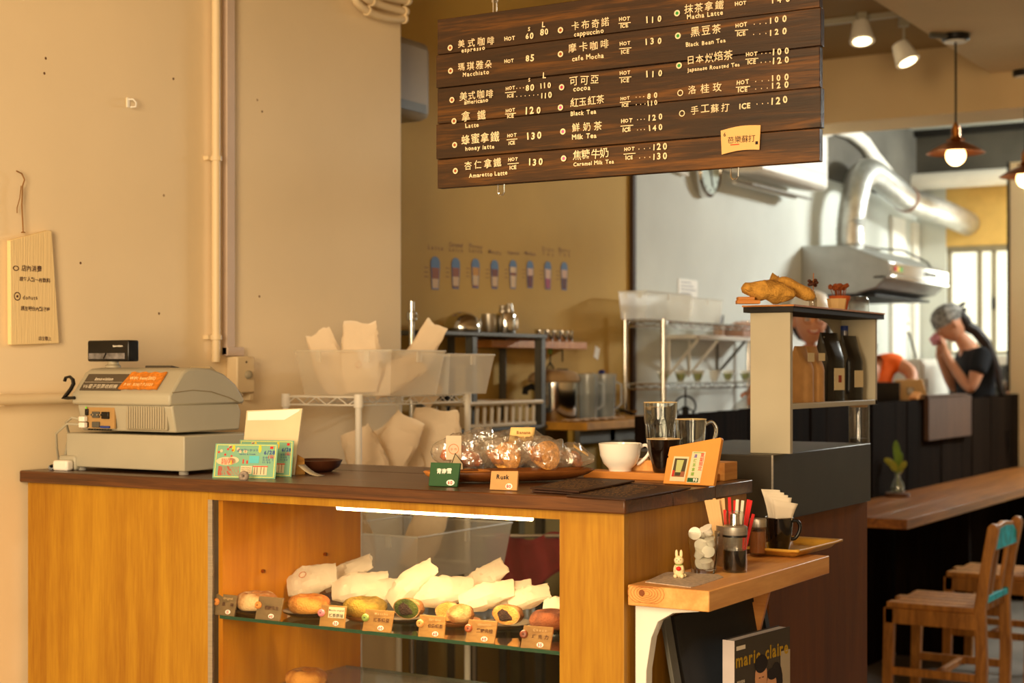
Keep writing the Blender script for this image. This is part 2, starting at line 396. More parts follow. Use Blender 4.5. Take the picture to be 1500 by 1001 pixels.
# end wall with a window opening
we = MB()
wx0, wx1, wz0, wz1 = -2.90, -1.75, 1.43, 2.11
we.box(-3.6, wx0, TE, TE+.2, 0, 2.57).box(wx1, 3.2, TE, TE+.2, 0, 2.57).box(wx0, wx1, TE, TE+.2, 0, wz0)
struct('wall_end', we, M['wall_w'])
struct('trim_3', B(wx0, 1.0, TE, TE+.16, wz1+.03, 2.57), M['yellow'])
struct('trim_4', B(-3.6, 3.2, TE-.06, TE+.2, 2.57, 2.86), M['concrete'])
struct('trim_5', B(-3.6, 3.2, TE-.12, TE+.2, 2.86, CZ), M['blackm'])
W = MB(); W.box(wx0, wx1, TE+.02, TE+.08, wz1-.01, wz1+.035).box(wx0, wx1, TE+.02, TE+.08, wz0-.01, wz0+.02)
mxs = [Pt(u, 450, TE).x for u in (1430, 1451)]
for x in (wx0, mxs[0], mxs[1], -2.10, wx1-.03): W.box(x, x+.022, TE+.02, TE+.07, wz0, wz1)
wo = struct('window_1', W, M['winframe'])
def at(o, child):      # child mesh coordinates are world; bring into parent's frame
    child.location = Vector(child.location)-Vector(o.location); child.parent = o; return child
for x0, x1 in ((wx0+.03,mxs[0]),(mxs[0]+.03,mxs[1]),(mxs[1]+.03,-2.10),(-2.07,wx1-.03)):
    pnl = obj('pane', B(x0, x1, TE+.035, TE+.045, wz0+.02, wz1-.01), M['wpane']); at(wo, pnl)
at(wo, obj('latch', B(mxs[1]+.005,mxs[1]+.025,TE,TE+.02,1.72,1.80), M['blackm']))
struct('trim_6', B(-2.9, 1.2, TE-.14, TE, 1.36, 1.42), M['white'])
struct('wall_right', B(3.0, 3.2, .5, TE, 0, CZ), M['wall'])
# cross beam and the lower soffit over the bar
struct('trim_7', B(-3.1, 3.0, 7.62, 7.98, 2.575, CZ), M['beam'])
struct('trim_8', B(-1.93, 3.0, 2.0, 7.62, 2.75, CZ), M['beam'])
struct('wall_pillar', B(-2.33, -1.7, 9.64, 9.74, 0, 2.58), M['wall'])
struct('trim_9', B(-2.345, -2.33, 9.63, 9.74, 1.2, 2.58), M['blackm'])
# screw holes in the left wall
for u, v in ((67,85),(65,107),(254,115),(240,286),(233,459),(377,146),(380,434),(118,385),(384,163)):
    p = Ps(u, v, SL); h = MB().lathe([(.0,.0),(.0014,.0),(.0026,.0008),(.0034,0)], n=9, M=TR(p)@RY(PI/2))
    o = struct('screw_hole', h, colmat((120,84,50))); at(bpy.data.objects['wall_left'], o)
    if 'kind' in o: del o['kind']

# pipes, channel and switch on the left wall
def wallpt(u, v, off=.0): return Ps(u, v, SL+off)
pA = wallpt(314, -60, .02); pB = wallpt(316.5, 530, .02)
T = thing('wall_pipe', 'cream vertical pipe running up the left wall beside the channel', 'pipe', (pB.x, pB.y, pB.z))
obj('pipe', MB().tube([(0,0,0),(0,0,CZ-pB.z)], .0115, 12), M['pipe'], T)
for v in (232, 494):
    q = wallpt(316, v, .02)
    obj('clamp', MB().lathe([(.0115,-.006),(.016,-.006),(.016,.006),(.0115,.006)], (0,0,q.z-pB.z), 14).box(-.02,-.004,-.026,.0,q.z-pB.z-.005,q.z-pB.z+.005), M['pipe'], T)
p0 = wallpt(325, 520, 0); p1 = wallpt(337, 520, 0)
T = thing('cable_channel', 'flat pinkish cable channel going up beside the vertical pipe', 'cable channel', (SL, (p0.y+p1.y)/2, p0.z))
hw = (p1.y-p0.y)/2
obj('channel', B(0,.018,-hw,hw,0,CZ-p0.z), M['pink_pl'], T, bev=.002)
obj('channel_foot', B(0,.02,-hw,hw+.035,-.002,.022), M['pink_pl'], T, bev=.002)
p0 = wallpt(331, 522); p1 = wallpt(357, 575)
T = thing('wall_switch', 'cream switch box with a round knob at the foot of the cable channel', 'switch', (SL, (p0.y+p1.y)/2, p1.z))
hw = (p1.y-p0.y)/2; hh = p0.z-p1.z
obj('switch_box', B(0,.04,-hw,hw,0,hh), M['pipe'], T, bev=.004)
obj('knob', MB().lathe([(.0,0),(.012,0),(.011,.008),(.006,.012),(0,.012)], n=14, M=TR((.04,.006,hh*.5))@RY(PI/2)), M['cream2'], T)
obj('screw', MB().lathe([(0,0),(.003,0),(.002,.002),(0,.002)], n=8, M=TR((.04,-.0,hh*.85))@RY(PI/2)), M['blackm'], T)
# horizontal pipe low on the wall
q0 = wallpt(-80, 587, .03); q1 = wallpt(150, 583, .03)
T = thing('wall_pipe', 'cream horizontal pipe along the wall behind the cash register', 'pipe', (q0.x, q0.y, q0.z-.012))
obj('pipe', MB().tube([(0,0,.012),(0,q1.y-q0.y+.3,.012)], .0125, 12), M['pipe'], T)
for dy in (.15, .55, 1.0): obj('clamp', B(-.03,.0,dy,dy+.012,-.003,.027), M['pipe'], T)
# insulated pipes curving at the top of the wall end
for k, (pts, rr, lb) in enumerate(((((512,-30),(520,-2),(533,12),(552,22),(574,27),(594,27)), .012, 'lowest and widest of the pale pipes bending at the wall top'),
        (((524,-30),(532,-6),(548,3),(568,10),(596,17)), .012, 'middle pale pipe with joints bending at the wall top'),
        (((548,-40),(556,-12),(570,-4),(600,1)), .012, 'uppermost pale pipe bending at the wall top'))):
    P3 = [Ps(u, v, SL+.03+.004*k) for u, v in pts]; sm = []
    for i in range(len(P3)-1):
        for f in (0,.25,.5,.75):
            a, b, c, d = P3[max(i-1,0)], P3[i], P3[i+1], P3[min(i+2,len(P3)-1)]
            sm.append(.5*((2*b)+(c-a)*f+(2*a-5*b+4*c-d)*f*f+(3*b-a-3*c+d)*f**3))
    sm.append(P3[-1]); o0 = sm[-1].copy()
    T = thing('bent_pipe', lb, 'pipe', o0)
    obj('pipe', MB().tube([p-o0 for p in sm], rr, 10), M['pipe'], T)
    for j in (len(sm)//2, len(sm)-1): obj('joint', MB().tube([sm[j-1]-o0, (sm[j-1]+(sm[j]-sm[j-1])*.6)-o0], rr*1.3, 10), M['pipe'], T)

# wall hook
p = wallpt(187, 150)
T = thing('wall_hook', 'small white hook screwed to the bare left wall', 'hook', p)
obj('plate', MB().box(0,.003,-.004,.004,-.012,.012), M['white'], T)
obj('hook', MB().tube([(.002,.0,.008),(.014,.005,.008),(.02,.009,.0),(.018,.01,-.01),(.006,.004,-.011)], .0022, 8), M['white'], T)
# hanging card notice on the wall
def plank_on_wall(u, v, off=0): return wallpt(u, v, off)
T0 = wallpt(8, 352); T1 = wallpt(69, 338); B0 = wallpt(9, 505); B1 = wallpt(80, 503)
o0 = (B0+B1)/2
T = thing('hanging_notice', 'cream corrugated card notice hung by a string on the left wall', 'notice', (SL+.004, o0.y, o0.z))
def lc(p): return (p.y-o0.y, p.z-o0.z)
pol = [lc(B0), lc(B1), lc(T1), (lc(T1)[0]-.012, lc(T1)[1]+.0), lc(T0)]
obj('card', MB().prism(pol, 0, .012, 'yz'), pm('corrugated_card', (240,212,156), .85, var=.015, scale=60, bump=.25, bscale=60, st=(1,5,.15)), T, bev=.0015)
MW = Matrix(((0,-1,0,0),(1,0,0,0),(0,0,1,0),(0,0,0,1)))   # local x -> +t, facing +s
tb = MB()
def wcard(s, u, v, u2, size):
    a = lc(wallpt(u, v)); b = lc(wallpt(u2, v)); write(tb, s, a[0], a[1], size, y=-.0128, width=b[0]-a[0], M=MW, jit=.07)
wcard('店內消費', 24, 396, 54, .018); wcard('請每人點一杯飲料', 21, 411, 66, .015)
wcard('donuts', 26, 438, 48, .013); wcard('請至吧台內點餐喔', 23, 454, 66, .015); wcard('店主敬上', 49, 498, 68, .012)
a = lc(wallpt(16, 393)); disc(tb, a[0], a[1], .009, -.0128, 12, .006, MW, .7); a = lc(wallpt(18, 434)); disc(tb, a[0], a[1], .010, -.0128, 14, None, MW, .78); disc(tb, a[0], a[1], .003, -.0128, 8, None, MW)
obj('lettering', tb, M['ink'], T)
st = [wallpt(u, v, .012)-Vector(T.location) for u, v in ((24,250),(32,254),(36,263),(33,272),(32,300),(34,340))]
obj('string', MB().tube(st, .0016, 6).tube([wallpt(u,v,.012)-Vector(T.location) for u,v in ((31,272),(29,290),(25,304),(25,312))], .0012, 6)
    .torus(tuple(wallpt(34,340,.012)-Vector(T.location)), .004, .0012, 10, 5, M=None), colmat((140,96,40)), T)

# ================================================================ COUNTER (slab top, body panels, glass front)
CT = 1.10
S0, S1, T0c, T1c = -2.836, -1.277, 2.50, 3.088
T = thing('display_counter', 'plywood display counter with dark stained top and lit glass case', 'counter', (S0, T0c, 0))
def cb(x0,x1,y0,y1,z0,z1): return B(x0-S0, x1-S0, y0-T0c, y1-T0c, z0, z1)
FT = T0c+.015
o = obj('countertop', cb(S0,S1,T0c,2.70,1.073,CT), M['slab'], T, bev=.003)
obj('countertop', cb(S0,S1,2.7005,2.895,1.073,CT-.0006), M['slab'], T, bev=.0012)
obj('countertop', cb(S0,S1,2.8955,T1c,1.073,CT), M['slab'], T, bev=.002)
obj('left_panel', cb(S0+.012,-2.274,FT,FT+.018,0,1.073), M['ply'], T)
obj('right_panel', cb(-1.420,S1-.01,FT,FT+.018,0,1.073), M['ply'], T, bev=.001)
obj('top_rail', cb(-2.274,-1.420,FT+.001,FT+.018,1.056,1.073), M['ply'], T)
obj('side_panel', cb(S1-.012,S1-.010+.0,FT+.018,T1c-.01,0,1.073), M['ply_side'], T)
obj('case_lining', cb(-2.262,-2.25,FT+.018,2.79,0,1.073), M['ply_in'], T, label='orange plywood lining on the left inside the case')
obj('case_lining', cb(-2.262,-2.25,2.791,3.02,0,1.073), M['ply_in'], T)
obj('case_lining', cb(-1.42,-1.408,FT+.018,3.02,0,1.073), M['ply_in'], T)
obj('case_floor', cb(-2.25,-1.42,FT+.02,3.02,.30,.32), M['ply_in'], T)
obj('corner_strip', cb(-2.274,-2.262,FT-.002,FT+.004,0,1.056), M['steel'], T)
obj('glass_pane', cb(-2.262,-1.42,FT+.000,FT+.004,.32,1.056), M['pane'], T)
SH = .812
g = obj('glass_shelf', cb(-2.249,-1.421,FT+.008,2.96,SH-.007,SH), M['shelfglass'], T)
obj('shelf_edge', cb(-2.249,-1.421,FT+.0065,FT+.0075,SH-.007,SH), M['edge'], T, label='dark green glass edge')
SH2 = .635
obj('glass_shelf', cb(-2.249,-1.421,FT+.02,2.96,SH2-.007,SH2), M['shelfglass'], T)
obj('shelf_edge', cb(-2.249,-1.421,2.961,2.962,SH2-.007,SH2), M['edge'], T)
for (y, z) in ((2.60,SH),(2.90,SH),(2.60,SH2),(2.90,SH2),(2.66,.90),(2.88,.915)):
    obj('shelf_pin', MB().lathe([(0,0),(.004,0),(.004,.008),(0,.009)], n=8, M=TR((-2.25-S0,y-T0c,z-.010))@RY(PI/2)), M['brass'], T)
obj('ceiling_clip', cb(-2.20,-2.17,2.60,2.62,1.045,1.056), M['greym'], T)
# tube lamp
T = thing('tube_lamp', 'glowing tube lamp under the top front edge of the case', 'lamp', (-1.966, 2.562, 1.047))
obj('lamp_tube', MB().tube([(0,0,.004),(.46,0,.004)], .0065, 10), M['led'], T)
obj('lamp_housing', B(-.012,.475,-.008,.008,.0085,.0185), M['white'], T)
l = area('tube_lamp_light', (0,0,0), (0,0,-1), .45, .012, 3.8, (1,.66,.32)); l.parent = T; l.location = (.23, .01, -.006); l.rotation_euler = (0,0,0)

# return counter: brown panelling below and a dark metal upstand
T = thing('return_counter', 'brown wooden counter return with a dark metal upstand around its top', 'counter', (-1.29, 3.21, 0))
obj('brown_panel', B(-.36,.0,.0,.66,0,1.0), M['brown'], T)
obj('upstand', B(-.36,.013,-.012,.65,1.0,1.146), M['darkm'], T, bev=.002)
obj('corner_strip', B(.012,.0155,-.0145,-.010,1.0,1.146), M['steel'], T)

# bar table, divider of charred boards
T = thing('bar_table', 'long wooden bar table along the charred board divider', 'table', (-2.06, 5.99, 0))
for i, (a, b) in enumerate(((-.215,-.0752),(-.075,.075),(.0752,.222))):
    obj('plank', B(a,b,0,3.6,.712,.75), M['bar'], T, bev=.0005)
for y in (1.2, 3.3): obj('leg', B(-.2,.14,y,y+.04,0,.712), M['char'], T)
T = thing('divider', 'tall divider of charred black boards behind the bar table', 'divider', (-2.30, 4.6, 0))
y = 0; k = 0
R_ = random.Random(3)
while y < 5.0:
    wd = R_.uniform(.15,.21)
    if not (2.60 < y+4.6-4.6 < 2.0):
        obj('board', B(-.015,.018+R_.uniform(0,.008),y,y+wd-.004,0,1.178+R_.uniform(-.004,.008)), M['char'], T)
    y += wd
p = Ps(1354,588,-2.27); q = Ps(1417,580,-2.27)
T = thing('wall_board', 'brown square board fixed on the divider near its middle', 'board', (-2.272, p.y, .98))
obj('panel', B(0,.025,0,q.y-p.y,0,.215), M['crate'], T, bev=.002)
obj('ledge', B(-.01,.03,-.03,q.y-p.y-.1,.2155,.225), M['crate'], T)
p = Ps(1345,589,-2.27)
T = thing('wooden_wedge', 'little yellow wooden wedge on the top edge of the divider', 'wedge', (-2.30, p.y, 1.186))
obj('wedge', MB().prism([(-.0,0),(.09,0),(.085,.035),(.0,.01)], -.02, .02, 'yz'), M['oak'], T)
# ================================================================ MENU BOARD
BT = 2.78
x0, x1 = -1.864, -1.011
T = thing('menu_board', 'dark stained plank menu board hung by chains, lettered with drinks and prices', 'sign', (x0, BT, 1.716))
zs = [0,.062,.137,.213,.284,.360]
for i in range(5):
    obj('plank', B((0 if i%2 else .002), x1-x0-(.0 if i%2 else .003), -.009-.002*(i%2), .009, zs[i]+.0007, zs[i+1]-.0007), M['menu'], T, bev=.0012)
for x in (.15, .72): obj('batten', B(x,x+.03,.009,.022,.01,.35), M['menu'], T)
for u, up in ((725,0),(1125,0)):
    p = Pt(u, 0, BT); ch = MB()
    for k in range(26):
        ch.torus((p.x-x0, 0, .352+k*.03), .0105, .0022, 10, 5, M=TR((0,0,0)))if False else ch.tube([(p.x-x0-.006*(k%2), -.006*((k+1)%2), .35+k*.032),(p.x-x0-.006*(k%2), -.006*((k+1)%2), .385+k*.032),(p.x-x0+.006*(k%2), .006*((k+1)%2), .385+k*.032),(p.x-x0+.006*(k%2), .006*((k+1)%2), .35+k*.032),(p.x-x0-.006*(k%2), -.006*((k+1)%2), .35+k*.032)], .0018, 5)
    obj('chain', ch, M['steel'], T)
for u in (734, 1076):
    p = Pt(u, 250, BT)
    obj('clip', MB().tube([(p.x-x0-.0075,0,.01),(p.x-x0-.0075,0,-.016),(p.x-x0-.004,0,-.021),(p.x-x0+.004,0,-.021),(p.x-x0+.0075,0,-.016),(p.x-x0+.0075,0,.01)], .0016, 6), M['chrome'], T)
YF = -.0122
def bx(u, v): p = Pt(u, v, BT-.012); return p.x-x0, p.z-1.716
mt = MB(); faint = MB()
def mw(s, u0, u1, v, hpx, mb=None, bold=.02):
    a = bx(u0, v); b = bx(u1, v); d = depth(Pt((u0+u1)/2, v, BT)); sz = hpx*d/F
    cjk = ord(s[0]) > 0x2e00
    write(mb if mb is not None else mt, s, a[0], a[1]-sz*(.38 if cjk else .36), sz*(1.0 if cjk else 1.25), y=YF, width=b[0]-a[0], bold=bold if not cjk else .006, jit=.07)
for s, a, b, v, h in (('美式咖啡',670.7,724.3,64.3,13),('瑪琪雅朵',670.7,720.8,98,13),('美式咖啡',672.7,722.8,141,13.5),('拿鐵',676,712,171,15),('蜂蜜拿鐵',675.6,731,205,15),('杏仁拿鐵',680,735,242,14),
    ('卡布奇諾',837,893,38,14),('摩卡咖啡',832.8,892,71,14),('可可亞',834,877,119,14),('紅玉紅茶',835,886,150,14),('鮮奶茶',838,882,187,14),('焦糖牛奶',838.6,892,227,15),
    ('抹茶拿鐵',1002,1061,13,15),('黑豆茶',1011.5,1057,47,15),('日本烘焙茶',1005.7,1073,88,14),('洛桂玫',1008,1057,132,14),('手工蘇打',1011.5,1069,161,14)):
    mw(s, a, b, v, h)
for s, a, b, v, h in (('espresso',676,711,74,7),('Macchiato',678,717,109.5,7),('americano',680,716,150,7),('Latte',682,702,184.5,7),('honey latte',682,725,218,7),('Amaretto Latte',687,744,257,8),
    ('cappuccino',840.7,885,50,8),('cafe Mocha',838,885,86,9),('cocoa',839.6,865.6,130.5,8),('Black Tea',836,874,166,9),('Milk Tea',838,875,201,9),('Caramel Milk Tea',840,900,240,9),
    ('Macha Latte',1006.6,1060,24.8,8.5),('Black Bean Tea',1005,1064,65,9),('Japanese Roasted Tea',1007,1084.6,101.5,9),
    ('S',773.5,778,43,6),('L',794,802,36,9),('S',774,779,117,6),('L',795,802,111,9)):
    mw(s, a, b, v, h, bold=.025)
for s, a, b, v, h in (('60',770,782,53,10),('80',791,804.5,48,10),('85',770,783,85.5,11),('80',770,783,129,10),('110',792,808,126,9),('110',793,809,140.5,9),('120',770,793,163,11),('130',772.6,794,200,11),('130',775,796,238,11),
    ('110',947,970,30,10),('130',946,970,62,10),('110',947,971,109.5,10),('80',948,964,141,9),('110',949,964,151.5,8),('120',950,971,173,9),('140',951,971.5,188,9.5),('120',957,978,216,10),('130',957,978,230,10),
    ('140',1131,1158,1,10),('100',1128,1153,30,10),('120',1128,1153,48,10),('100',1132,1157,77,10),('120',1132,1157,90,10),('100',1131,1156,115,10),('120',1131,1156,126,10),('120',1130,1155,148.6,11)):
    mw(s, a, b, v, h, bold=.03)
for a, b, v1, v2 in ((741,755,129,140),(741,755,161.6,170),(743,757,198,209),(744.5,759,233,245),(907,923,28,38),(908,924,64,76),(908,924,107,118),(909,923,144,153.5),(910,926.6,177,190),(914.5,930,218,231),
    (1077.6,1095,37,50),(1093,1110,79.7,91),(1079,1098,121,132)):
    mw('HOT', a, b, v1, 7.5, bold=.035); mw('ICE', a+2, b-2, v2, 7.5, bold=.035)
    p = bx(a-1, (v1+v2)/2+1); q = bx(b+1, (v1+v2)/2-.5); mt.add([(p[0],YF,p[1]-.0008),(q[0],YF,q[1]-.0008),(q[0],YF,q[1]+.0008),(p[0],YF,p[1]+.0008)], [(0,1,2,3)])
for s, a, b, v in (('HOT',739,755,56.5),('HOT',739,753,89),('HOT',1076.7,1094,5),('ICE',1083,1100,156)): mw(s, a, b, v, 8.5, bold=.035)
for a, b, v in ((757,767,129),(757,788,141),(932,943,142),(932,945,153),(934,944,175),(934,944,190),(936,952,218),(937,952,231),(1105,1122,35),(1104,1122,50),(1116,1128,78),(1115,1128,91),(1107,1126,119),(1107,1124,130),(1109,1125,152)):
    n = 3 if b-a < 20 else 6
    for k in range(n):
        q = bx(a+(b-a)*k/(n-1), v-(b-a)*k/(n-1)*.08); disc(mt, q[0], q[1], .0011, YF, 6)
obj('lettering', mt, M['chalk'], T)
rings = MB(); dots = {}
for u, v, c in ((659.4,69.5,'c'),(660,103.4,'c'),(662,146,'c'),(665,177,'c'),(666,212,'c'),(667,250,'c'),(821,43.7,'c'),(821,78.8,'c'),(822.7,127.4,'r'),(821,157,'p'),(824.5,192.3,'p'),(825.6,231.7,'p'),
    (991.8,18.8,'g'),(993,52,'g'),(994.7,95.6,'g'),(996.5,135.6,None),(999,165.7,None)):
    q = bx(u, v); disc(rings, q[0], q[1], .0062, YF, 16, None, None, .55 if c else .7)
    if c: disc(dots.setdefault(c, MB()), q[0], q[1], .0034, YF+.0001, 12)
obj('ring_marks', rings, M['chalk'], T)
for c, mb in dots.items(): obj('dot_marks', mb, colmat({'c':(150,70,30),'r':(170,40,80),'p':(200,90,150),'g':(40,140,60)}[c]), T)
# paper tag pinned on the board
a = Pt(1057, 226, BT-.016); b_ = Pt(1112, 221, BT-.016); wd = b_.x-a.x
T = thing('paper_tag', 'small curved cream paper tag at the lower right of the menu board', 'paper tag', (a.x, BT-.0135, a.z), group=None)
H = .046
def pt_(x, z): return (x, z+.0035*math.sin(x/wd*PI)+.05*x)
pol = [pt_(wd*i/8, 0) for i in range(9)]+[pt_(wd*(i/8)*1.06-.002, H) for i in range(8,-1,-1)]
obj('paper', MB().prism(pol, -.002, 0, 'xz'), M['kraft'] if False else colmat((236,184,118)), T)
w_ = MB(); write(w_, '芭樂蘇打', .012, .021, .0145, y=-.0026, width=wd-.02, bold=0); write(w_, '6', .004, .034, .01, y=-.0026); w_.add([(wd*.9,-.0026,.014),(wd*.97,-.0026,.014),(wd*.97,-.0026,.02),(wd*.9,-.0026,.02)],[(0,1,2,3)])
obj('lettering', w_, M['inkb'], T)
obj('underline', rect(MB(), .018, .036, .016, .018, -.0026), colmat((226,70,40)), T)
# ================================================================ CASH REGISTER
T = thing('cash_register', 'cream cash register with cable and connector panel facing us on the counter', 'cash register', (-2.759, 2.57, CT))
WD = .365
d = MB().box(0, WD, 0, .235, .008, .086); obj('drawer_box', d, M['cream'], T, bev=.003)
for x in (.03, WD-.02):
    for y in (.02, .2): obj('foot', MB().lathe([(.0,0),(.011,0),(.011,.009),(0,.009)], (x,y,0), 12), colmat((150,146,138)), T)
X0, X1 = .030, .334
prof = [(.012,.092),(-.002,.150),(.004,.156),(.215,.156),(.228,.135),(.222,.092)]
obj('lower_body', MB().prism(prof, X0+.008, X1-.004, 'yz'), M['cream'], T, bev=.004)
up = [(-.012,.152),(-.013,.176),(-.006,.182),(.030,.226),(.046,.2335),(.075,.236),(.120,.234),(.165,.222),(.205,.198),(.236,.162),(.232,.152)]
obj('upper_body', MB().prism(up, X0, X1, 'yz'), M['cream'], T, bev=.007, ang=1.0)
# side rib lines
obj('side_groove', MB().tube([(X1+.0005, y, z) for y, z in ((-.005,.181),(.06,.186),(.12,.182),(.18,.168),(.225,.152))], .0012, 6), colmat((150,138,112)), T)
# rib block
for i in range(16): obj('rib', B(.195+i*.0072,.1995+i*.0072,-.004,.006,.100,.1495), M['cream2'], T, bev=.001) if i%1==0 else None
obj('rib_frame', B(.188,.312,.001,.008,.097,.152), M['cream2'], T, bev=.002)
obj('connector_plate', B(.066,.155,-.001,.004,.098,.150), colmat((176,140,88)), T)
for nm, (a,b_,c,d_), mt_ in (('port',(.066,.074,.127,.142),M['black']),('port',(.088,.110,.122,.136),M['greym']),('port',(.118,.140,.120,.136),M['black']),('port',(.088,.110,.100,.113),M['greym']),('port',(.114,.142,.099,.104),M['blue']),('port',(.066,.074,.100,.112),M['black'])):
    obj(nm, B(a,b_,-.006,.0,c,d_), mt_, T, bev=.001)
obj('indicator_light', B(.069,.073,-.0065,-.006,.143,.147), colmat((110,230,40)), T)
for x in (.0985,.1205,.129,.107): obj('port_screw', MB().lathe([(0,0),(.0025,0),(.002,.004),(0,.004)], n=8, M=TR((x-.011,-.0065,.129))@RX(PI/2)), M['chrome'], T)
sl = MB()
for i in range(9): sl.box(.070+i*.0085, .0735+i*.0085, -.0005, .004, .0935, .0965)
obj('vent_slots', sl, M['black'], T)
nz = (.044/.036)
SM = TR((0,-.006,.182))@RX(-math.atan2(.036,.044))        # frame of the sloped front: local z up the slope
obj('grey_plate', MB().box(.048,.178,-.0025,.001,.002,.050, M=SM), colmat((82,72,58)), T, bev=.0015)
tb = MB(); write(tb, 'Innovision', .080, .030, .0165, y=-.003, width=.058, jit=0, bold=.02, M=SM); write(tb, 'V6電子發票收銀機', .055, .008, .0150, y=-.003, width=.108, jit=0, bold=.0, M=SM)
tb.add([(.052,-.003,.0245),(.172,-.003,.0245),(.172,-.003,.0252),(.052,-.003,.0252)], [(0,1,2,3)], SM)
obj('lettering', tb, colmat((226,216,196)), T)
nl = MB().tube([(.018+.008, -.018, .226),(.030,-.018,.236),(.043,-.018,.239),(.053,-.018,.231),(.055,-.018,.219),(.047,-.018,.205),(.033,-.018,.189),(.022,-.018,.178),(.036,-.018,.179),(.058,-.018,.180)], [.004,.004,.004,.0045,.0048,.0048,.005,.0052,.005,.0045], 8, M=TR((-.012,0,0))@Matrix.Scale(.82,4,(0,0,1))@TR((0,0,.024)))
obj('black_numeral', nl, M['black'], T, label='black numeral 2 stuck on the near left corner')
cord = MB().tube([(.060,-.012,.118),(.040,-.02,.122),(.010,-.01,.110),(-.012,.02,.08),(-.035,.03,.03),(-.040,.035,.012),(-.030,.032,.010)], .003, 8).tube([(.060,-.010,.106),(.035,-.03,.108),(.0,-.03,.085),(-.025,-.005,.05),(-.046,.02,.02),(-.042,.02,.008),(-.02,.02,.012)], .0028, 8)
obj('cable', cord, M['cream'], T)
obj('plug', B(.056,.074,-.016,-.004,.113,.125), M['white'], T, bev=.002)
obj('plug', B(.056,.074,-.016,-.004,.099,.111), M['white'], T, bev=.002)
# printer lid on top + striped edge
obj('printer_lid', MB().prism([(.085,.236),(.175,.2225),(.176,.226),(.087,.241)], .165, .245, 'yz'), colmat((70,62,50)), T)
obj('printer_lid', MB().prism([(.120,.2345),(.232,.170),(.236,.173),(.124,.239)], .268, X1-.004, 'yz'), colmat((168,150,116)), T)
obj('lid_window', MB().prism([(.178,.2085),(.196,.197),(.198,.199),(.180,.2105)], .266, X1-.003, 'yz'), M['black'], T)

p = Pt(185, 552, 2.565); 
T = thing('cork_label', 'orange cork strip with handwritten white wifi text on the cash register', 'label', (-2.759+.186, 2.57, CT))
wv = MB(); n = 12; ft = []; 
top = [(.000+.105*i/n, .0515+.002*math.sin(i*1.7)) for i in range(n+1)]; bot = [(-.014+.112*i/n+(.004 if i==n else 0), .0045-.001*math.sin(i*2.1)) for i in range(n+1)]
obj('cork_strip', MB().prism(bot+top[::-1], -.0065, -.0025, 'xz', M=SM), pm('orange_cork', (206,124,34), .9, var=.2, scale=120), T)
tb = MB(); write(tb, 'WiFi: bani(202)', .006, .030, .013, y=-.0072, width=.080, M=SM, bold=.02); write(tb, 'P.W: 828(7:7:2020', .0, .012, .011, y=-.0072, width=.088, M=SM, bold=.0)
obj('lettering', tb, colmat((250,226,170)), T)
# customer display
p = Pt(168, 531, 2.66); 
T = thing('customer_display', 'black customer price display standing on top of the cash register', 'display', (p.x, 2.655, CT+.2365))
dd = depth(p)/F
hw = 38*dd*1.10
obj('stem', MB().lathe([(.018,0),(.018,.004),(.013,.008),(.012,.022)], n=16), M['cream2'], T)
obj('display_housing', B(-hw, hw, -.017, .017, .014, .014+31*dd), M['black'], T, bev=.004)
obj('display_window', B(-hw+.006, hw-.012, -.0182, -.0165, .020, .020+.0135), pm('window_painted_reflection', (120,118,122), .12, var=.5, scale=30, coat=1), T)  # mottled grey reflection painted into the display window colour
tb = MB(); write(tb, 'Innovision', hw-.050, .048, .0085, y=-.0176, width=.032, jit=0, bold=.04); obj('lettering', tb, M['white'], T)
obj('cross_bar', MB().tube([(-.004,-.0184,.033),(-.009,-.0184,.026),(-.012,-.0184,.021)], .002, 5), M['black'], T)
# power adapter
p = Pz(83, 690, CT)
T = thing('power_adapter', 'small white power adapter with cord at the left end of the counter', 'adapter', (p.x, p.y+.02, CT), rz=.15)
obj('adapter_body', B(-.022,.020,-.012,.012,0,.024), M['white'], T, bev=.005)
obj('adapter_body', B(-.028,.022,.016,.045,0,.034), M['cream'], T, bev=.006)
obj('cord_end', MB().tube([(-.022,0,.012),(-.034,-.002,.010),(-.045,.012,.008),(-.03,.03,.006)], .003, 8).tube([(-.045,.012,.006),(-.055,.03,.006)], .006, 8), M['black'], T)

# ================================================================ helper for upright cards: px of bottom edge on a plane height
def card(name, label, cat, u0, v0, u1, v1, z, lean=.2, th=.004, group=None, lift=0):
    a = Pz(u0, v0, z); b = Pz(u1, v1, z); m = (a+b)/2; dv = b-a
    T = thing(name, label, cat, (m.x, m.y, z+th*math.sin(lean)+lift), rz=math.atan2(dv.y, dv.x), group=group, rx=-lean)
    return T, dv.xy.length, depth(m)/F
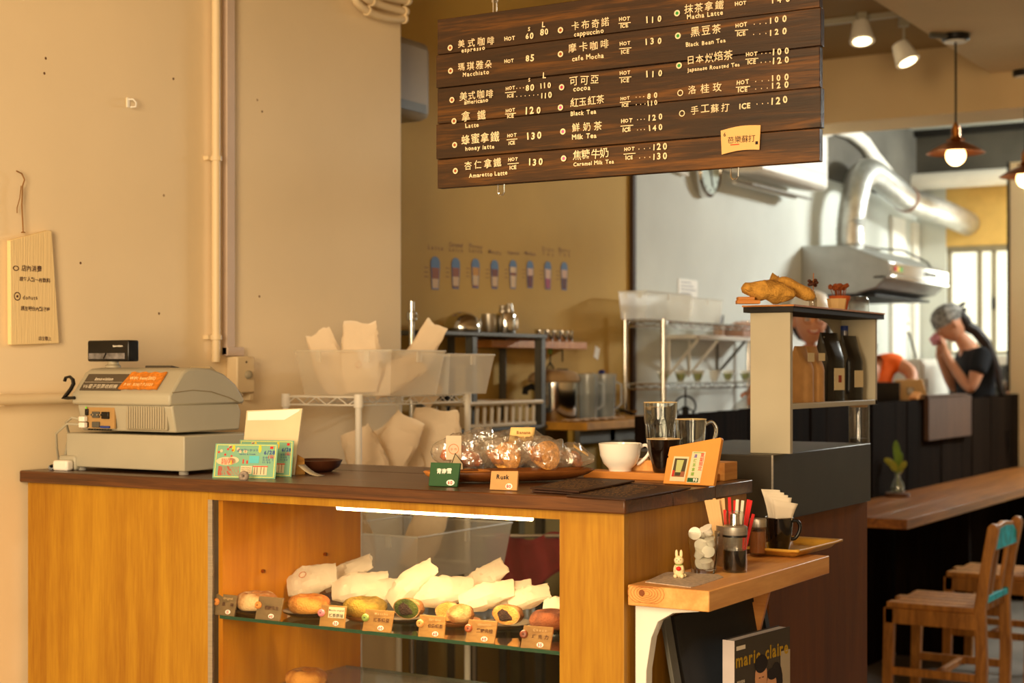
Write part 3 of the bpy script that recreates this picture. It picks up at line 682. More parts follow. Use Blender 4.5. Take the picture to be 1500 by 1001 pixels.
# flyers and white topped card
T, w0, k = card('price_stand', 'white painted wooden card standing behind the green flyers', 'card stand', 352, 694.5, 430, 696.5, CT, .12, .006)
hh = 98*k
obj('board', MB().prism([(-w0/2,0),(w0/2,0),(w0/2+.012,hh),(-w0/2+.006,hh-.006)], 0, .006, 'xz'), M['card'], T, bev=.001)
obj('white_patch', MB().prism([(-w0/2+.010,hh-.028),(w0/2-.03,hh-.026),(w0/2+.004,hh-.007),(w0/2+.008,hh-.002),(-w0/2+.010,hh-.009)], -.0008, .0, 'xz'), M['white'], T)
def flyer(T, w, h, seed):
    obj('sheet', B(-w/2,w/2,0,.0012,0,h), M['mint'], T)
    R = random.Random(seed); f = w/.125
    bd = MB()
    for x0,x1,z0,z1 in ((-.46,.46,.03,.045),(-.46,.46,.955,.97),(-.475,-.465,.03,.97),(.465,.475,.03,.97)): rect(bd, x0*w, x1*w, z0*h, z1*h, -.0004)
    obj('yellow_border', bd, colmat((236,226,110)), T)
    t = MB(); write(t, '夏のマーケット', -.14*w, .78*h, .0105*f, y=-.0005, width=.34*w, bold=.012); write(t, 'market & friends', -.10*w, .68*h, .006*f, y=-.0005, width=.26*w)
    write(t, '6/28', .29*w, .70*h, .021*f, y=-.0005, width=.18*w, bold=.035)
    for i in range(3): write(t, '11:00 18:00'[:8-i], .28*w, (.58-.07*i)*h, .0055*f, y=-.0005, width=.16*w)
    obj('blue_lettering', t, M['blue'], T)
    t = MB(); rect(t, .38*w, .43*w, .86*h, .93*h, -.0005); write(t, '(日)', .36*w, .60*h, .007*f, y=-.0006, bold=.02)
    for i in range(6): write(t, '雑貨と食べ物とコーヒーの市場'[:12-(i%3)], -.42*w, (.30-.045*i)*h, .0052*f, y=-.0005, width=.34*w)
    for i in range(7): disc(t, R.uniform(-.44,-.2)*w, R.uniform(.6,.92)*h, .0022*f, -.0005, 8)
    rect(t, .13*w, .37*w, .335*h, .36*h, -.0009); rect(t, -.04*w, -.02*w, .42*h, .55*h, -.0005); rect(t, .02*w, .045*w, .42*h, .52*h, -.0005)
    for i in range(3): write(t, 'お店とおやつ'[:6-i], -.38*w, (.52-.06*i)*h, .006*f, y=-.0009, width=.2*w)
    obj('red_lettering', t, M['red'], T)
    wh = MB(); disc(wh, -.30*w, .49*h, .16*w, -.0006, 18, .12*h); disc(wh, -.2*w, .52*h, .10*w, -.0006, 18, .10*h)
    for i in range(6): disc(wh, R.uniform(-.4,.1)*w, R.uniform(.75,.92)*h, .003*f, -.0005, 8)
    rect(wh, -.06*w, .12*w, .13*h, .36*h, -.0005); rect(wh, .14*w, .36*w, .10*h, .37*h, -.0006)
    obj('white_patches', wh, M['card'], T)
    tq = MB(); rect(tq, .06*w, .22*w, .44*h, .65*h, -.0005); obj('turquoise_patch', tq, colmat((90,190,200)), T)
    ye = MB(); disc(ye, -.2*w, .86*h, .003*f, -.0005, 8, .007*f); disc(ye, .22*w, .86*h, .003*f, -.0005, 8, .008*f); disc(ye, -.22*w, .45*h, .0015*f, -.0012, 6, .005*f); obj('yellow_spots', ye, colmat((240,200,50)), T)
    dk = MB()
    for x in (.16,.2,.26,.31): rect(dk, x*w, (x+.008)*w, .12*h, .33*h, -.001)
    for i in range(3): write(dk, 'coffee & bread', -.05*w, (.29-.06*i)*h, .005*f, y=-.001, width=.15*w)
    obj('dark_lines', dk, M['inkb'], T)
T, w0, k = card('flyer', 'mint green market flyer, the rear one overlapped by its twin', 'flyer', 348, 696.5, 426, 698.5, CT, .16, .001)
flyer(T, w0+.002, 53*k, 5)
T, w0, k = card('flyer', 'mint green market flyer in front, held by a round stone', 'flyer', 311, 700, 403, 701.5, CT, .24, .001)
flyer(T, w0, 51.5*k, 5)
p = Pz(359, 703, CT)
T = thing('donut_stone', 'small grey round ornament with a central dot in front of the flyers', 'ornament', (p.x, p.y-.004, CT+.0085), rx=PI/2-.2, rz=TH)
obj('stone', MB().torus((0,0,0), .006, .0052, 20, 10, rz=.006), pm('grey_speckled_stone', (150,136,124), .8, var=.2, scale=200), T)
obj('dot', MB().lathe([(0,-.003),(.0025,-.003),(.0025,.001),(0,.001)], n=10), M['inkb'], T)
# dark dish and folded cards behind
p = Pz(455, 691, CT)
T = thing('wooden_dish', 'dark brown shallow wooden dish at the back of the counter', 'dish', (p.x, p.y+.02, CT))
obj('bowl', MB().lathe([(.0,.0),(.035,.0),(.052,.010),(.060,.026),(.056,.027),(.046,.014),(.0,.008)], n=28), pm('dark_dish_wood', (70,36,18), .45, var=.2), T)
p = Pz(441, 695, CT)
T = thing('paper_fold', 'folded brown card leaning behind the white painted card', 'card', (p.x, p.y, CT), rz=TH+.6)
obj('card', MB().prism([(-.02,0),(.01,0),(.008,.035),(-.018,.05)], 0, .001, 'xz'), M['tagw'], T)
p = Pz(452, 697, CT)
one('paper_slip', MB().grid(lambda a, b: (p.x-.03+.055*a, p.y-.0+.025*b, CT+.0008+.022*(1-a)**2), 8, 2), colmat((170,156,130)), 'pale curled paper slip lying in front of the dark dish', 'paper', sol=.0008)

# ================================================================ BREAD TRAY, BAGS, TAGS ON THE COUNTER
def trayfn(a, b, L_=.33, Wd=.10):
    x = (a-.5)*L_; wv = Wd/2*(1-.55*abs(2*a-1)**2.5); y = (b-.5)*2*wv
    e = max(abs(2*a-1)**4, abs(2*b-1)**3); return (x, y, .004+.020*e)
a = Pz(637, 710, CT); b = Pz(855, 704, CT); m = (a+b)/2; ang = math.atan2(b.y-a.y, b.x-a.x)
T = thing('bread_tray', 'long walnut wooden tray under the bagged breads', 'tray', (m.x, m.y+.025, CT), rz=ang)
LT = (b-a).length
obj('tray_body', MB().grid(lambda u, v: trayfn(u, v, LT, .11), 24, 10), M['tray'], T, sol=.005)
TRAY = T
a2 = Pz(628, 707, CT)
T = thing('leaf_tray', 'lighter brown leaf shaped wooden tray behind the green price sign', 'tray', (a2.x+.05, a2.y+.03, CT), rz=ang)
obj('tray_body', MB().grid(lambda u, v: trayfn(u, v, .13, .09), 16, 8), M['oak'], T, sol=.005)
random.seed(11)
def filmbag(c, w_, d_, h_, seed, tail=.25, ang_=0, squash=1.0, mat=None, nm='film'):
    def fn(a, b):
        x = (a-.5)*w_; e = math.sin(PI*min(1,max(0,a*(1-tail)+tail*.5*0)))**.45 if a < 1-tail else (math.sin(PI*(1-tail))**.45)*(1-.75*((a-(1-tail))/tail))
        th = 2*PI*b; q = 1+.20*noise.noise(Vector((a*7+seed, math.cos(th)*1.7, math.sin(th)*1.7)))+.08*noise.noise(Vector((a*19+seed, b*21, 2)))
        return (x, math.cos(th)*d_/2*e*q, h_/2+math.sin(th)*h_/2*e*q)
    return obj(nm, MB().grid(fn, 26, 20), mat or M['clearbag'], None, ang=.25)
bread = pm('baked_crust', (206,128,44), .7, var=.35, scale=60, bump=.5, bscale=160)
bread2 = pm('golden_rusk', (222,158,74), .75, var=.3, scale=120, bump=.6, bscale=240)
croi = pm('glazed_croissant', (196,96,26), .35, var=.3, scale=50, bump=.3)
def bag(label, u, v, w_, d_, h_, seed, rz=0, ry=0, z=CT+.012, rear=0, kinds=('rusk',), group='bagged breads on the tray'):
    p = Pz(u, v, CT); p = p+Vector((-CRY*rear, CRX*rear, 0))
    T = thing('bread_bag', label, 'bag of bread', (p.x, p.y, z), rz=TH+rz, ry=ry)
    o = filmbag(None, w_, d_, h_, seed); me = o; o.location = (0,0,0); o.parent = T
    # recentre kept on base
    for i, kd in enumerate(kinds):
        x = (i-(len(kinds)-1)/2)*w_*.5/max(1,len(kinds)) - w_*.08
        if kd == 'rusk':
            s_ = MB().lathe([(0,-.007),(.026,-.007),(.0310,-.003),(.0310,.004),(.025,.0075),(0,.007)], n=24, M=TR((x,-.008+.006*i,h_*.46))@RX(PI/2-.25)@RZ(i), wob=lambda a,z: 1+.05*math.sin(3*a+i)); obj('rusk', s_, bread2, T)
        elif kd == 'slice':
            for j in range(3): obj('rusk', MB().lathe([(0,-.004),(.018,-.004),(.020,0),(.018,.004),(0,.004)], n=18, M=TR((x+j*.012,0,h_*.42))@RY(.9)@RX(.3*j)), bread, T)
        else:
            s_ = MB().tube([(x-.028,0,h_*.35),(x-.018,.004,h_*.48),(x,.006,h_*.55),(x+.018,.004,h_*.48),(x+.028,-.002,h_*.35)], [.006,.015,.020,.015,.006], 12); obj('croissant', s_, croi, T)
    return T
T = bag('clear bag with a white stamped paper label, leftmost of the bagged breads', 673, 704, .125, .06, .080, 1, 0, 0, CT+.016, .03, ('croissant',))
lab = obj('paper_label', B(-.028,.004,-.0325,-.0315,.028,.078), M['paper'], T)
rg = MB(); disc(rg, -.012, .050, .011, -.0328, 20, None, None, .85); write(rg, '手作', -.019, .047, .006, y=-.0328, width=.014); obj('stamp', rg, colmat((210,140,90)), T)
bag('clear bag with a glossy orange croissant behind the green sign', 690, 703, .095, .05, .056, 2, .1, 0, CT+.014, .0, ('croissant',))
T = bag('clear bag showing one big round golden rusk behind the kraft sign', 737, 703, .125, .055, .075, 3, -.05, .05, CT+.014, .012, ('slice','rusk'))
T['label'] = 'clear bag showing one big round golden rusk behind the kraft sign'
T = bag('clear bag carrying a cream handwritten paper note on its top', 757, 702, .17, .05, .088, 4, .05, 0, CT+.016, .055, ('slice',))
nt_ = obj('paper_note', MB().grid(lambda a,b: (-.014+.052*a-.006*(1-b), -.032-.004*math.sin(a*3), .058+.035*b), 6, 3), colmat((240,204,130)), T, sol=.0006)
tb = MB(); write(tb, 'Banana', -.002, 0.079, .010, y=-.0375, width=.03); write(tb, 'donut rusk', -.006, 0.07, .008, y=-.0375, width=.038); disc(tb, .008, 0.0645, .003, -.0375, 10, None, None, .7); disc(tb, .022, 0.0645, .003, -.0375, 10, None, None, .7); obj('lettering', tb, colmat((150,90,40)), T)
bag('clear bag of rusks tilted between the note bag and the right one', 790, 703, .135, .05, .076, 5, .2, .25, CT+.018, .02, ('slice','rusk'))
T = bag('clear bag of dark rusks with a pointed open end, rightmost of the bagged breads', 822, 700, .14, .05, .062, 6, .12, .12, CT+.016, .025, ('slice','slice'))
obj('paper_note', MB().grid(lambda a,b: (.02+.034*a, -.012+.01*b, .052-.016*a+.006*b), 4, 2), colmat((240,196,110)), T, sol=.0006)
bag('small upright clear bag of white rolls at the rear left of the tray', 700, 702, .12, .04, .088, 8, -.1, 0, CT+.016, .07, ('slice',))
# green sign, kraft sign, small house tag
T, w0, k = card('price_sign', 'dark green wooden price sign with white lettering and red 60', 'sign', 628, 712.5, 670, 714, CT, .18, .006)
h = 35*k; w0 += .002
obj('board', MB().prism([(-w0/2,0),(w0/2-.002,0),(w0/2+.001,h),(-w0/2+.001,h)], 0, .006, 'xz'), M['green'], T, bev=.001)
t = MB(); write(t, '壽南雪' if False else '青南雪', -.017, h*.56, .0125, y=-.0006, width=.034, bold=.02); obj('lettering', t, M['white'], T)
t = MB(); disc(t, .016, h*.17, .009, -.0006, 16, .0058); obj('white_spot', t, M['white'], T)
t = MB(); write(t, '60', .016, h*.10, .0095, y=-.001, align='c', bold=.03); obj('price', t, M['red'], T)
T, w0, k = card('price_sign', 'kraft coloured wooden price sign lettered Rusk', 'sign', 717, 718, 757, 719.5, CT, .2, .006)
h = 29*k
obj('board', MB().prism([(-w0/2,0),(w0/2,0),(w0/2-.001,h),(-w0/2,h-.0015)], 0, .006, 'xz'), M['kraft'], T, bev=.001)
t = MB(); write(t, 'Rusk', -.016, h*.56, .0125, y=-.0006, width=.028, bold=.03); obj('lettering', t, M['inkb'], T)
t = MB(); disc(t, .012, h*.2, .0075, -.0006, 16, .0058); obj('white_spot', t, M['white'], T)
t = MB(); write(t, '80', .012, h*.12, .0085, y=-.001, align='c', bold=.03); obj('price', t, M['red'], T)
T, w0, k = card('house_tag', 'tiny pale house shaped tag behind the green price sign', 'tag', 663, 706, 680, 705, CT, .15, .003, lift=.002)
h = 40*k; pol = [(-w0/2,0),(w0/2,0),(w0/2,h*.62),(-.002,h),(-w0/2,h*.6)]
obj('tag_face', MB().prism(pol, 0, .003, 'xz'), M['card'], T, bev=.0006)
obj('tag_outline', MB().tube([(x,-.0004,z) for x,z in pol+pol[:1]], .0009, 5), M['inkb'], T)
t = MB(); write(t, '可頌', -.007, h*.42, .0065, y=-.0006, width=.012, bold=.02); write(t, '35', -.004, h*.22, .006, y=-.0006); obj('lettering', t, M['inkb'], T)
# menus lying on the counter
def menu(label, px, z, th):
    P_ = [Pz(u, v, z) for u, v in px]; c = sum(P_, Vector())/4
    T = thing('drinks_menu', label, 'menu', (c.x, c.y, z-th))
    obj('menu_board', MB().prism([(q.x-c.x, q.y-c.y) for q in P_], 0, th, 'xy'), pm('dark_menu_leather', (56,32,22), .6, var=.2, scale=40), T, bev=.0008)
    t = MB(); R = random.Random(len(label)); e1 = P_[1]-P_[0]; e2 = P_[3]-P_[0]
    for r in range(8):
        for cidx in range(22):
            if R.random() < .3: continue
            a, b_ = .08+.84*cidx/22, .12+.76*r/8
            q = P_[0]+e1*a+e2*b_-c; l_ = e1*.026*R.uniform(.5,1); h_ = e2*.035
            t.add([(q.x,q.y,th+.0005),(q.x+l_.x,q.y+l_.y,th+.0005),(q.x+l_.x+h_.x,q.y+l_.y+h_.y,th+.0005),(q.x+h_.x,q.y+h_.y,th+.0005)], [(0,1,2,3)])
    obj('lettering', t, colmat((170,130,80)), T)
menu('dark menu sheet lying lowest, nearest the counter corner', [(829,725),(916,731.2),(1012,713.5),(905,705.5)], CT+.0035, .003)
menu('dark menu sheet lying on top, nearer the bread tray', [(776,714),(848,719.5),(930,703.5),(845,699)], CT+.0085, .003)
menu('dark menu sheet hidden mostly under the left menu', [(779,718),(852,722),(925,706),(845,702)], CT+.0052-.0008, .0035)
# riser and drinks ware
T = thing('wooden_riser', 'two step wooden block carrying the cup and glasses', 'riser', (-1.61, 2.955, CT))
obj('low_step', B(0,.29,0,.062,0,.0154), M['oak'], T, bev=.0015)
obj('tall_step', B(.055,.300,.0625,.130,0,.038), M['pine'], T, bev=.0015)
RS = CT+.0154; RT = CT+.038
p = Pd(909, 690, 1); r_ = ray(909, 690); p = Pt(909, 690, 2.99)
T = thing('coffee_cup', 'white porcelain coffee cup on the wooden riser', 'cup', (p.x, 2.988, RS), rz=TH)
obj('cup_body', MB().lathe([(0,.002),(.021,.002),(.022,0),(.024,.0),(.0255,.006),(.036,.016),(.043,.033),(.0465,.059),(.0445,.0595),(.041,.034),(.034,.018),(.022,.009),(0,.008)], n=40), M['porc'], T, ang=.9)
obj('handle', MB().tube(smooth([(.042,0,.050),(.052,0,.055),(.060,0,.052),(.063,0,.044),(.059,0,.034),(.050,0,.024),(.040,0,.016),(.036,0,.015)]), .0037, 10), M['porc'], T, ang=1)
p = Pt(972, 690, 2.99)
T = thing('espresso_glass', 'short tapered glass of black coffee with a pale top ring', 'glass of coffee', (p.x, 2.990, RS), rz=TH)
obj('glass_body', MB().lathe([(0,0),(.020,0),(.0225,.004),(.025,.018),(.0325,.045),(.0360,.070),(.0345,.070),(.0310,.046),(.0235,.019),(.020,.006),(0,.005)], n=36), pm('dark_filled_glass', (20,10,6), .04, var=0, coat=1), T, ang=.9)
obj('crema', MB().lathe([(0,.0685),(.0340,.0685),(.0345,.0665),(0,.0660)], n=36), M['crema'], T)
obj('rim', MB().torus((0,0,.0705), .0352, .0009, 36, 6), colmat((230,200,150)), T)
p = Pt(967, 675, 3.06)
T = thing('tall_glass', 'tall fluted clear drinking glass behind the espresso glass', 'glass', (p.x, 3.062, RT), rz=TH)
fl = lambda a, z: 1+(.035*math.cos(12*a) if z < .075 else 0)
obj('glass_body', MB().lathe([(0,0),(.024,0),(.026,.004),(.030,.04),(.0325,.074),(.0355,.083),(.0355,.088),(.0365,.123),(.0345,.123),(.0335,.088),(.0330,.083),(.0300,.074),(.0275,.04),(.0235,.014),(0,.012)], n=48, wob=fl), M['glass'], T, ang=.5)
obj('rim', MB().torus((0,0,.123), .0355, .0010, 40, 6), colmat((226,196,140), .3), T)
p = Pt(1012, 672, 3.06)
T = thing('glass_mug', 'clear glass mug with handle beside the tall fluted glass', 'glass mug', (p.x, 3.060, RT), rz=TH)
obj('glass_body', MB().lathe([(0,0),(.022,0),(.026,.006),(.030,.04),(.0335,.088),(.0315,.088),(.028,.04),(.024,.012),(0,.008)], n=36), M['glass'], T, ang=.9)
obj('handle', MB().tube(smooth([(.031,0,.076),(.044,0,.082),(.053,0,.070),(.052,0,.052),(.044,0,.036),(.028,0,.026)]), .004, 10), M['glass'], T)
obj('rim', MB().torus((0,0,.088), .0325, .0009, 36, 6), colmat((226,196,140), .3), T)
# photo plaque
T, w0, k = card('photo_plaque', 'orange wood plaque with a drink photo and a price of 90', 'plaque', 971, 709.5, 1045, 713, CT, .16, .011)
hl, hr = 55*k, 71*k; sk = .010
obj('board', MB().prism([(-w0/2,0),(w0/2,0),(w0/2+sk,hr-.003),(w0/2+sk-.003,hr),(-w0/2+.009,hl),(-w0/2+.006,hl-.018),(-w0/2+.008,hl-.021),(-w0/2+.005,hl-.023)], 0, .011, 'xz'), M['oak'] if False else pm('orange_wood', (214,144,62), .5, var=.08, scale=10), T, bev=.0012)
SK_ = Matrix(((1,0,.14,0),(0,1,0,0),(0,0,1,0),(0,0,0,1)))
t = MB(); t.box(-.043,-.009,-.001,0,.006,.056, M=SK_); obj('photo_frame', t, M['card'], T)
rect_ = lambda x0,x1,z0,z1,y,c,nm: obj(nm, rect(MB(), x0,x1,z0,z1,y,SK_), colmat(c), T)
rect_(-.0400,-.0120,.0150,.0520,-.0012,(70,60,40),'photo'); rect_(-.0400,-.0120,.0150,.0260,-.0014,(150,90,60),'photo_ground'); rect_(-.0400,-.0355,.0150,.0280,-.0016,(190,40,30),'photo_cloth')
t = MB(); t.add([(-.0325,-.0018,.019),(-.0215,-.0018,.019),(-.0185,-.0018,.049),(-.0345,-.0018,.049)], [(0,1,2,3)], SK_); obj('photo_glass', t, colmat((176,180,116)), T)
t = MB(); t.add([(-.0325,-.002,.017),(-.0215,-.002,.017),(-.0205,-.002,.024),(-.0332,-.002,.024)], [(0,1,2,3)], SK_); obj('photo_base', t, colmat((60,54,36)), T)
t = MB(); t.box(-.004,.026,-.001,0,.004,.067, M=SK_); obj('paper_strip', t, M['card'], T)
t = MB(); write(t, '濃', .001, .055, .008, y=-.0014, M=SK_); obj('violet_lettering', t, colmat((90,70,170)), T)
t = MB(); [write(t, c_, .002, .046-.009*i, .0085, y=-.0014, M=SK_, jit=.1) for i, c_ in enumerate('抹茶拿鐵')]; rect(t, -.001,.022,.0640,.0652,-.0014,SK_); obj('green_lettering', t, colmat((110,160,50)), T)
t = MB(); [write(t, c_, .016, .056-.009*i, .0085, y=-.0014, M=SK_, jit=.1) for i, c_ in enumerate('夏期限定')]; obj('red_lettering', t, colmat((226,60,50)), T)
rect_(-.003,.0215,.0055,.0140,-.0014,(30,84,44),'price_strip')
t = MB(); write(t, '90', .010, .0070, .0085, y=-.0018, M=SK_, bold=.04); obj('price', t, M['white'], T)

# ================================================================ GLASS CASE CONTENT
dmat = {}
def dough(key, c1, c2, bump=.5):
    m, nt, b = newmat('dough_'+key); n = noise_node(nt, 38, 6, (1,1,1)); n2 = noise_node(nt, 9, 3)
    mx = nt.nodes.new('ShaderNodeMix'); mx.data_type = 'FLOAT'; mx.inputs[0].default_value = .5; nt.links.new(n.outputs[0], mx.inputs[2]); nt.links.new(n2.outputs[0], mx.inputs[3])
    nt.links.new(ramp(nt, mx.outputs[0], [(.42,L(*c1)),(.58,L(*c2))]).outputs[0], b.inputs['Base Color']); b.inputs['Roughness'].default_value = .85
    n3 = noise_node(nt, 260, 3); bp = nt.nodes.new('ShaderNodeBump'); bp.inputs['Strength'].default_value = bump; bp.inputs['Distance'].default_value = .006
    nt.links.new(n3.outputs[0], bp.inputs['Height']); nt.links.new(bp.outputs[0], b.inputs['Normal']); return m
D = {'sugar': dough('sugar',(164,104,50),(218,180,128)), 'gold': dough('gold',(160,92,28),(206,140,62)), 'yel': dough('yel',(104,82,20),(156,124,40)),
     'matcha': dough('matcha',(44,56,10),(84,92,24)), 'bean': dough('bean',(36,20,14),(72,46,34)), 'powder': dough('powder',(140,90,42),(206,166,110)),
     'brown': dough('brown',(80,38,16),(128,70,34)), 'custard': dough('custard',(190,126,56),(216,160,84)), 'choc': dough('choc',(30,16,10),(70,40,24))}
platem = pm('dark_stoneware', (44,32,24), .25, var=.15, coat=.4)
def plate(u, v, r, label, z=SH, mat=None):
    p = Pz(u, v, z)
    T = thing('plate', label, 'plate', (p.x, p.y, z))
    obj('dish', MB().lathe([(0,.002),(r*.55,.002),(r*.58,0),(r*.64,0),(r*.97,.009),(r,.012),(r*.93,.0115),(r*.62,.005),(0,.005)], n=32), mat or platem, T, ang=.9); return p
pl = [plate(372, 898, .050, 'dark plate under the pale sugared donut, leftmost in the case'), plate(452, 902, .055, 'dark plate under the golden crumbed donut'),
      plate(536, 908, .050, 'brown plate under the yellow green donut', mat=M['tray']), plate(592, 911, .050, 'dark plate under the cut green tea donut'),
      plate(668, 916, .050, 'brown plate under the split sugared donut', mat=M['tray']), plate(742, 920, .052, 'dark plate under the cut custard donut'),
      plate(806, 926, .046, 'dark plate under the brown donut at the right end')]
def donut(p, key, label, s=1.0, dz=.006, a0=None, fill=None, half=None, rz=0, inner=None, rx=0):
    T = thing('donut', label, 'donut', (p.x, p.y, p.z+dz), rz=rz, rx=rx)
    R, r, rzz = .0255*s, .0185*s, .0180*s
    if a0 is None: obj('ring', MB().torus((0,0,rzz), R, r, 36, 14, rz=rzz*1.05, dn=.12, seed=len(label)), D[key], T, ang=1.2)
    else:
        obj('ring', MB().torus((0,0,rzz), R, r, 28, 14, a0=a0[0], a1=a0[1], rz=rzz*1.1, dn=.1, seed=2), D[key], T, ang=1.0)
        for ae, sg in ((a0[0], -1), (a0[1], 1)):
            c = (R*math.cos(ae), R*math.sin(ae), rzz); Mx = TR(c)@RZ(ae)
            o = MB().ball((0,0,0), (r*.97, .0030, rzz*1.06), 16, 8, M=Mx); obj('cut_face', o, D[inner], T)
            if fill: obj('filling', MB().ball((0,sg*.0022,0), (r*.55,.0030,rzz*.62), 14, 8, M=Mx, dn=.3, seed=3), D[fill], T)
    return T
def bun(p, label, r, hz, outer, inner=None, fill=None, na=0, c=.005, dz=.006):
    T = thing('donut', label, 'donut', (p.x, p.y, p.z+dz)); b = MB().ball((0,0,hz), (r,r,hz), 28, 16, dn=.08, seed=3)
    n = Vector((math.cos(na), math.sin(na), 0)); vs = []
    for q in b.v:
        q = Vector(q); k = q.dot(n)
        if inner and k > c: q -= n*(k-c)
        vs.append(tuple(q))
    b.v = vs; obj('bun', b, D[outer], T, ang=1.0)
    if inner:
        rr = math.sqrt(r*r-c*c); Mx = TR(n*c+Vector((0,0,hz)))@RZ(na-PI/2)
        obj('cut_face', MB().ball((0,0,0), (rr*.93,.0016,hz*.93), 24, 12, M=Mx), D[inner], T)
        if fill: obj('filling', MB().ball((rr*.05,.0012,-hz*.12), (rr*.50,.0022,hz*.55), 18, 10, M=Mx, dn=.5, seed=5), D[fill], T)
    return T
donut(pl[0]+Vector((.004,.004,0)), 'sugar', 'pale sugared ring donut on the leftmost dark plate', 1.04)
donut(pl[1]+Vector((.002,.0,0)), 'gold', 'golden crumbed ring donut behind the pink button sign', 1.02)
donut(pl[2]+Vector((-.006,.004,0)), 'yel', 'yellow green ring donut behind the green button sign', 1.06)
bun(pl[3]+Vector((.004,.004,0)), 'powdered green tea donut cut open to show bean paste', .037, .0215, 'powder', 'matcha', 'bean', math.radians(262), .002)
bun(pl[4]+Vector((-.022,.004,0)), 'left half of the split sugared donut', .026, .0200, 'sugar', 'custard', None, math.radians(285), .010)
bun(pl[4]+Vector((.020,-.014,0)), 'right half of the split sugared donut', .028, .0205, 'powder')
bun(pl[5]+Vector((-.002,.002,0)), 'sugared donut cut open to show dark filling in yellow crumb', .036, .0205, 'powder', 'custard', 'choc', math.radians(262), .002)
donut(pl[6]+Vector((.002,.0,0)), 'brown', 'brown chocolate donut at the right end of the glass shelf', 1.0)
p = Pz(449, 1015, SH2); donut(p, 'gold', 'golden donut just in view on the lower glass shelf', 1.05, dz=.012)
plate(449, 1016, .052, 'dark plate on the lower glass shelf', z=SH2)
# price signs on the shelf
TG = [(313,343,906,30,'tagd',(206,130,60),'原味','15','dark leftmost price sign with a tan button'),
      (373,409,911,33,'tagd',(206,130,60),'楓糖花生','40','tilted dark price sign with a tan button'),
      (467,504,923,31,'tagw',(206,120,130),'抹茶原味','50','price sign with a pink button and a white sticker'),
      (530,572,929,31,'tagw',(130,150,70),'抹茶紅豆','60','price sign with a green button'),
      (612,650,935.5,31,'tagw',(214,150,84),'伯爵紅茶','60','price sign with a pale tan button'),
      (681,724,947,32,'tagw',(170,84,40),'黑糖肉桂','60','price sign with a red brown button'),
      (762,806,955,32,'tagw',(130,62,34),'巧克力','55','rightmost price sign with a dark brown button')]
for i, (u0,u1,v,hp,mk,bc,tx,pr,lb) in enumerate(TG):
    T, w0, k = card('price_sign', lb+' on the glass shelf', 'price sign', u0, v-1.5, u1, v+1, SH, .22, .005, lift=-.0016)
    q_ = Pt((u0+u1)/2, v, FT+.0105); T.location.x = q_.x; T.location.y = FT+.0105; h = hp*k*1.02; sk = .004 if i in (1,3,5,6) else 0
    obj('board', MB().prism([(-w0/2,0),(w0/2,0),(w0/2+sk,h),(-w0/2+sk,h+.001)], 0, .005, 'xz'), M[mk], T, bev=.0006)
    b_ = MB().lathe([(0,.006),(.0055,.0055),(.0078,.003),(.0075,.0),(0,0)], n=18, M=TR((-w0/2+.003+sk*.6,-.0,h*.62))@RX(PI/2)); btn = obj('button', b_, pm('button_glaze_%d'%i, bc, .4, var=.15, scale=80), T)
    obj('button_dot', MB().lathe([(0,.0068),(.0018,.0066),(.0018,.0055),(0,.0055)], n=8, M=TR((-w0/2+.003+sk*.6,-.0,h*.62))@RX(PI/2)), colmat(tuple(int(c*.6) for c in bc)), btn)
    if i == 2: t = MB(); rect(t, -.010, w0/2-.002, h*.42, h*.93, -.0005); obj('sticker', t, M['card'], T)
    t = MB(); write(t, tx, -.008, h*.46, .0088, y=-.001, width=w0/2+.004, bold=.012)
    if i == 2: write(t, 'Matcha original', -.009, h*.74, .006, y=-.001, width=w0/2+.006)
    obj('lettering', t, M['ink'] if i != 2 else M['inkb'], T)
    if i in (0,3,4,5,6):
        t = MB(); write(t, ('Original','','','Matcha','Earl Grey','cinnamon','Choco')[i], -.006, h*.78, .0065, y=-.001, width=w0/2-.002, bold=.01); obj('small_lettering', t, colmat((206,170,120)), T)
    t = MB(); disc(t, .009, h*.18, .0068, -.0006, 14, .0048); obj('white_spot', t, M['white'], T)
    t = MB(); write(t, pr, .009, h*.11, .0078, y=-.0011, align='c', bold=.035); obj('price', t, M['red'], T)
# paper wrapped donuts behind
def pbag(label, pos, w_, d_, h_, seed, rz=0, ry=0, rx=0, tail=.45, mat=None, stamp=False, group=None, name='paper_bag', parent=None):
    T = thing(name, label, 'paper bag', pos, rz=rz, ry=ry, rx=rx, group=group)
    cut = 1-tail*.75
    def fn(a, b):
        x = (a-.42)*w_; th = 2*PI*b; ct, st_ = math.cos(th), math.sin(th)
        hp = (.30+.70*math.sin(PI*min(1,a/cut*.72))) if a < cut else (.30+.70*math.sin(PI*.72))*(1-(a-cut)/(1-cut)*.88)
        wp = .72+.28*math.sin(PI*min(1,a/cut*.8)) if a < cut else (.72+.28*math.sin(PI*.8))*(1-.12*(a-cut)/(1-cut))
        sq = (abs(ct)**2.7+abs(st_)**2.7)**(-1/2.7)
        v = Vector((a*4.2+seed*5, ct*1.3, st_*1.3+seed)); q = 1+.20*noise.noise(v)
        cr = .34*abs(noise.noise(v*2.1))+.16*abs(noise.noise(v*4.7))
        xx = x + .06*w_*noise.noise(Vector((ct*1.2+seed, st_, a)))*(a > .6)
        return (xx, ct*d_/2*wp*sq*(1-cr*.5), h_*.46+st_*h_/2*hp*q*sq*(1-cr))
    g = MB().grid(fn, 16, 18); g.f.append(tuple(range(0,18)))
    obj('bag_paper', g, mat or M['paper'], T, ang=.42)
    if stamp:
        s_ = MB().torus((-.005,-.0,h_*.93), .008, .0007, 18, 5); obj('stamp', s_, colmat((200,120,80)), T)
    return T
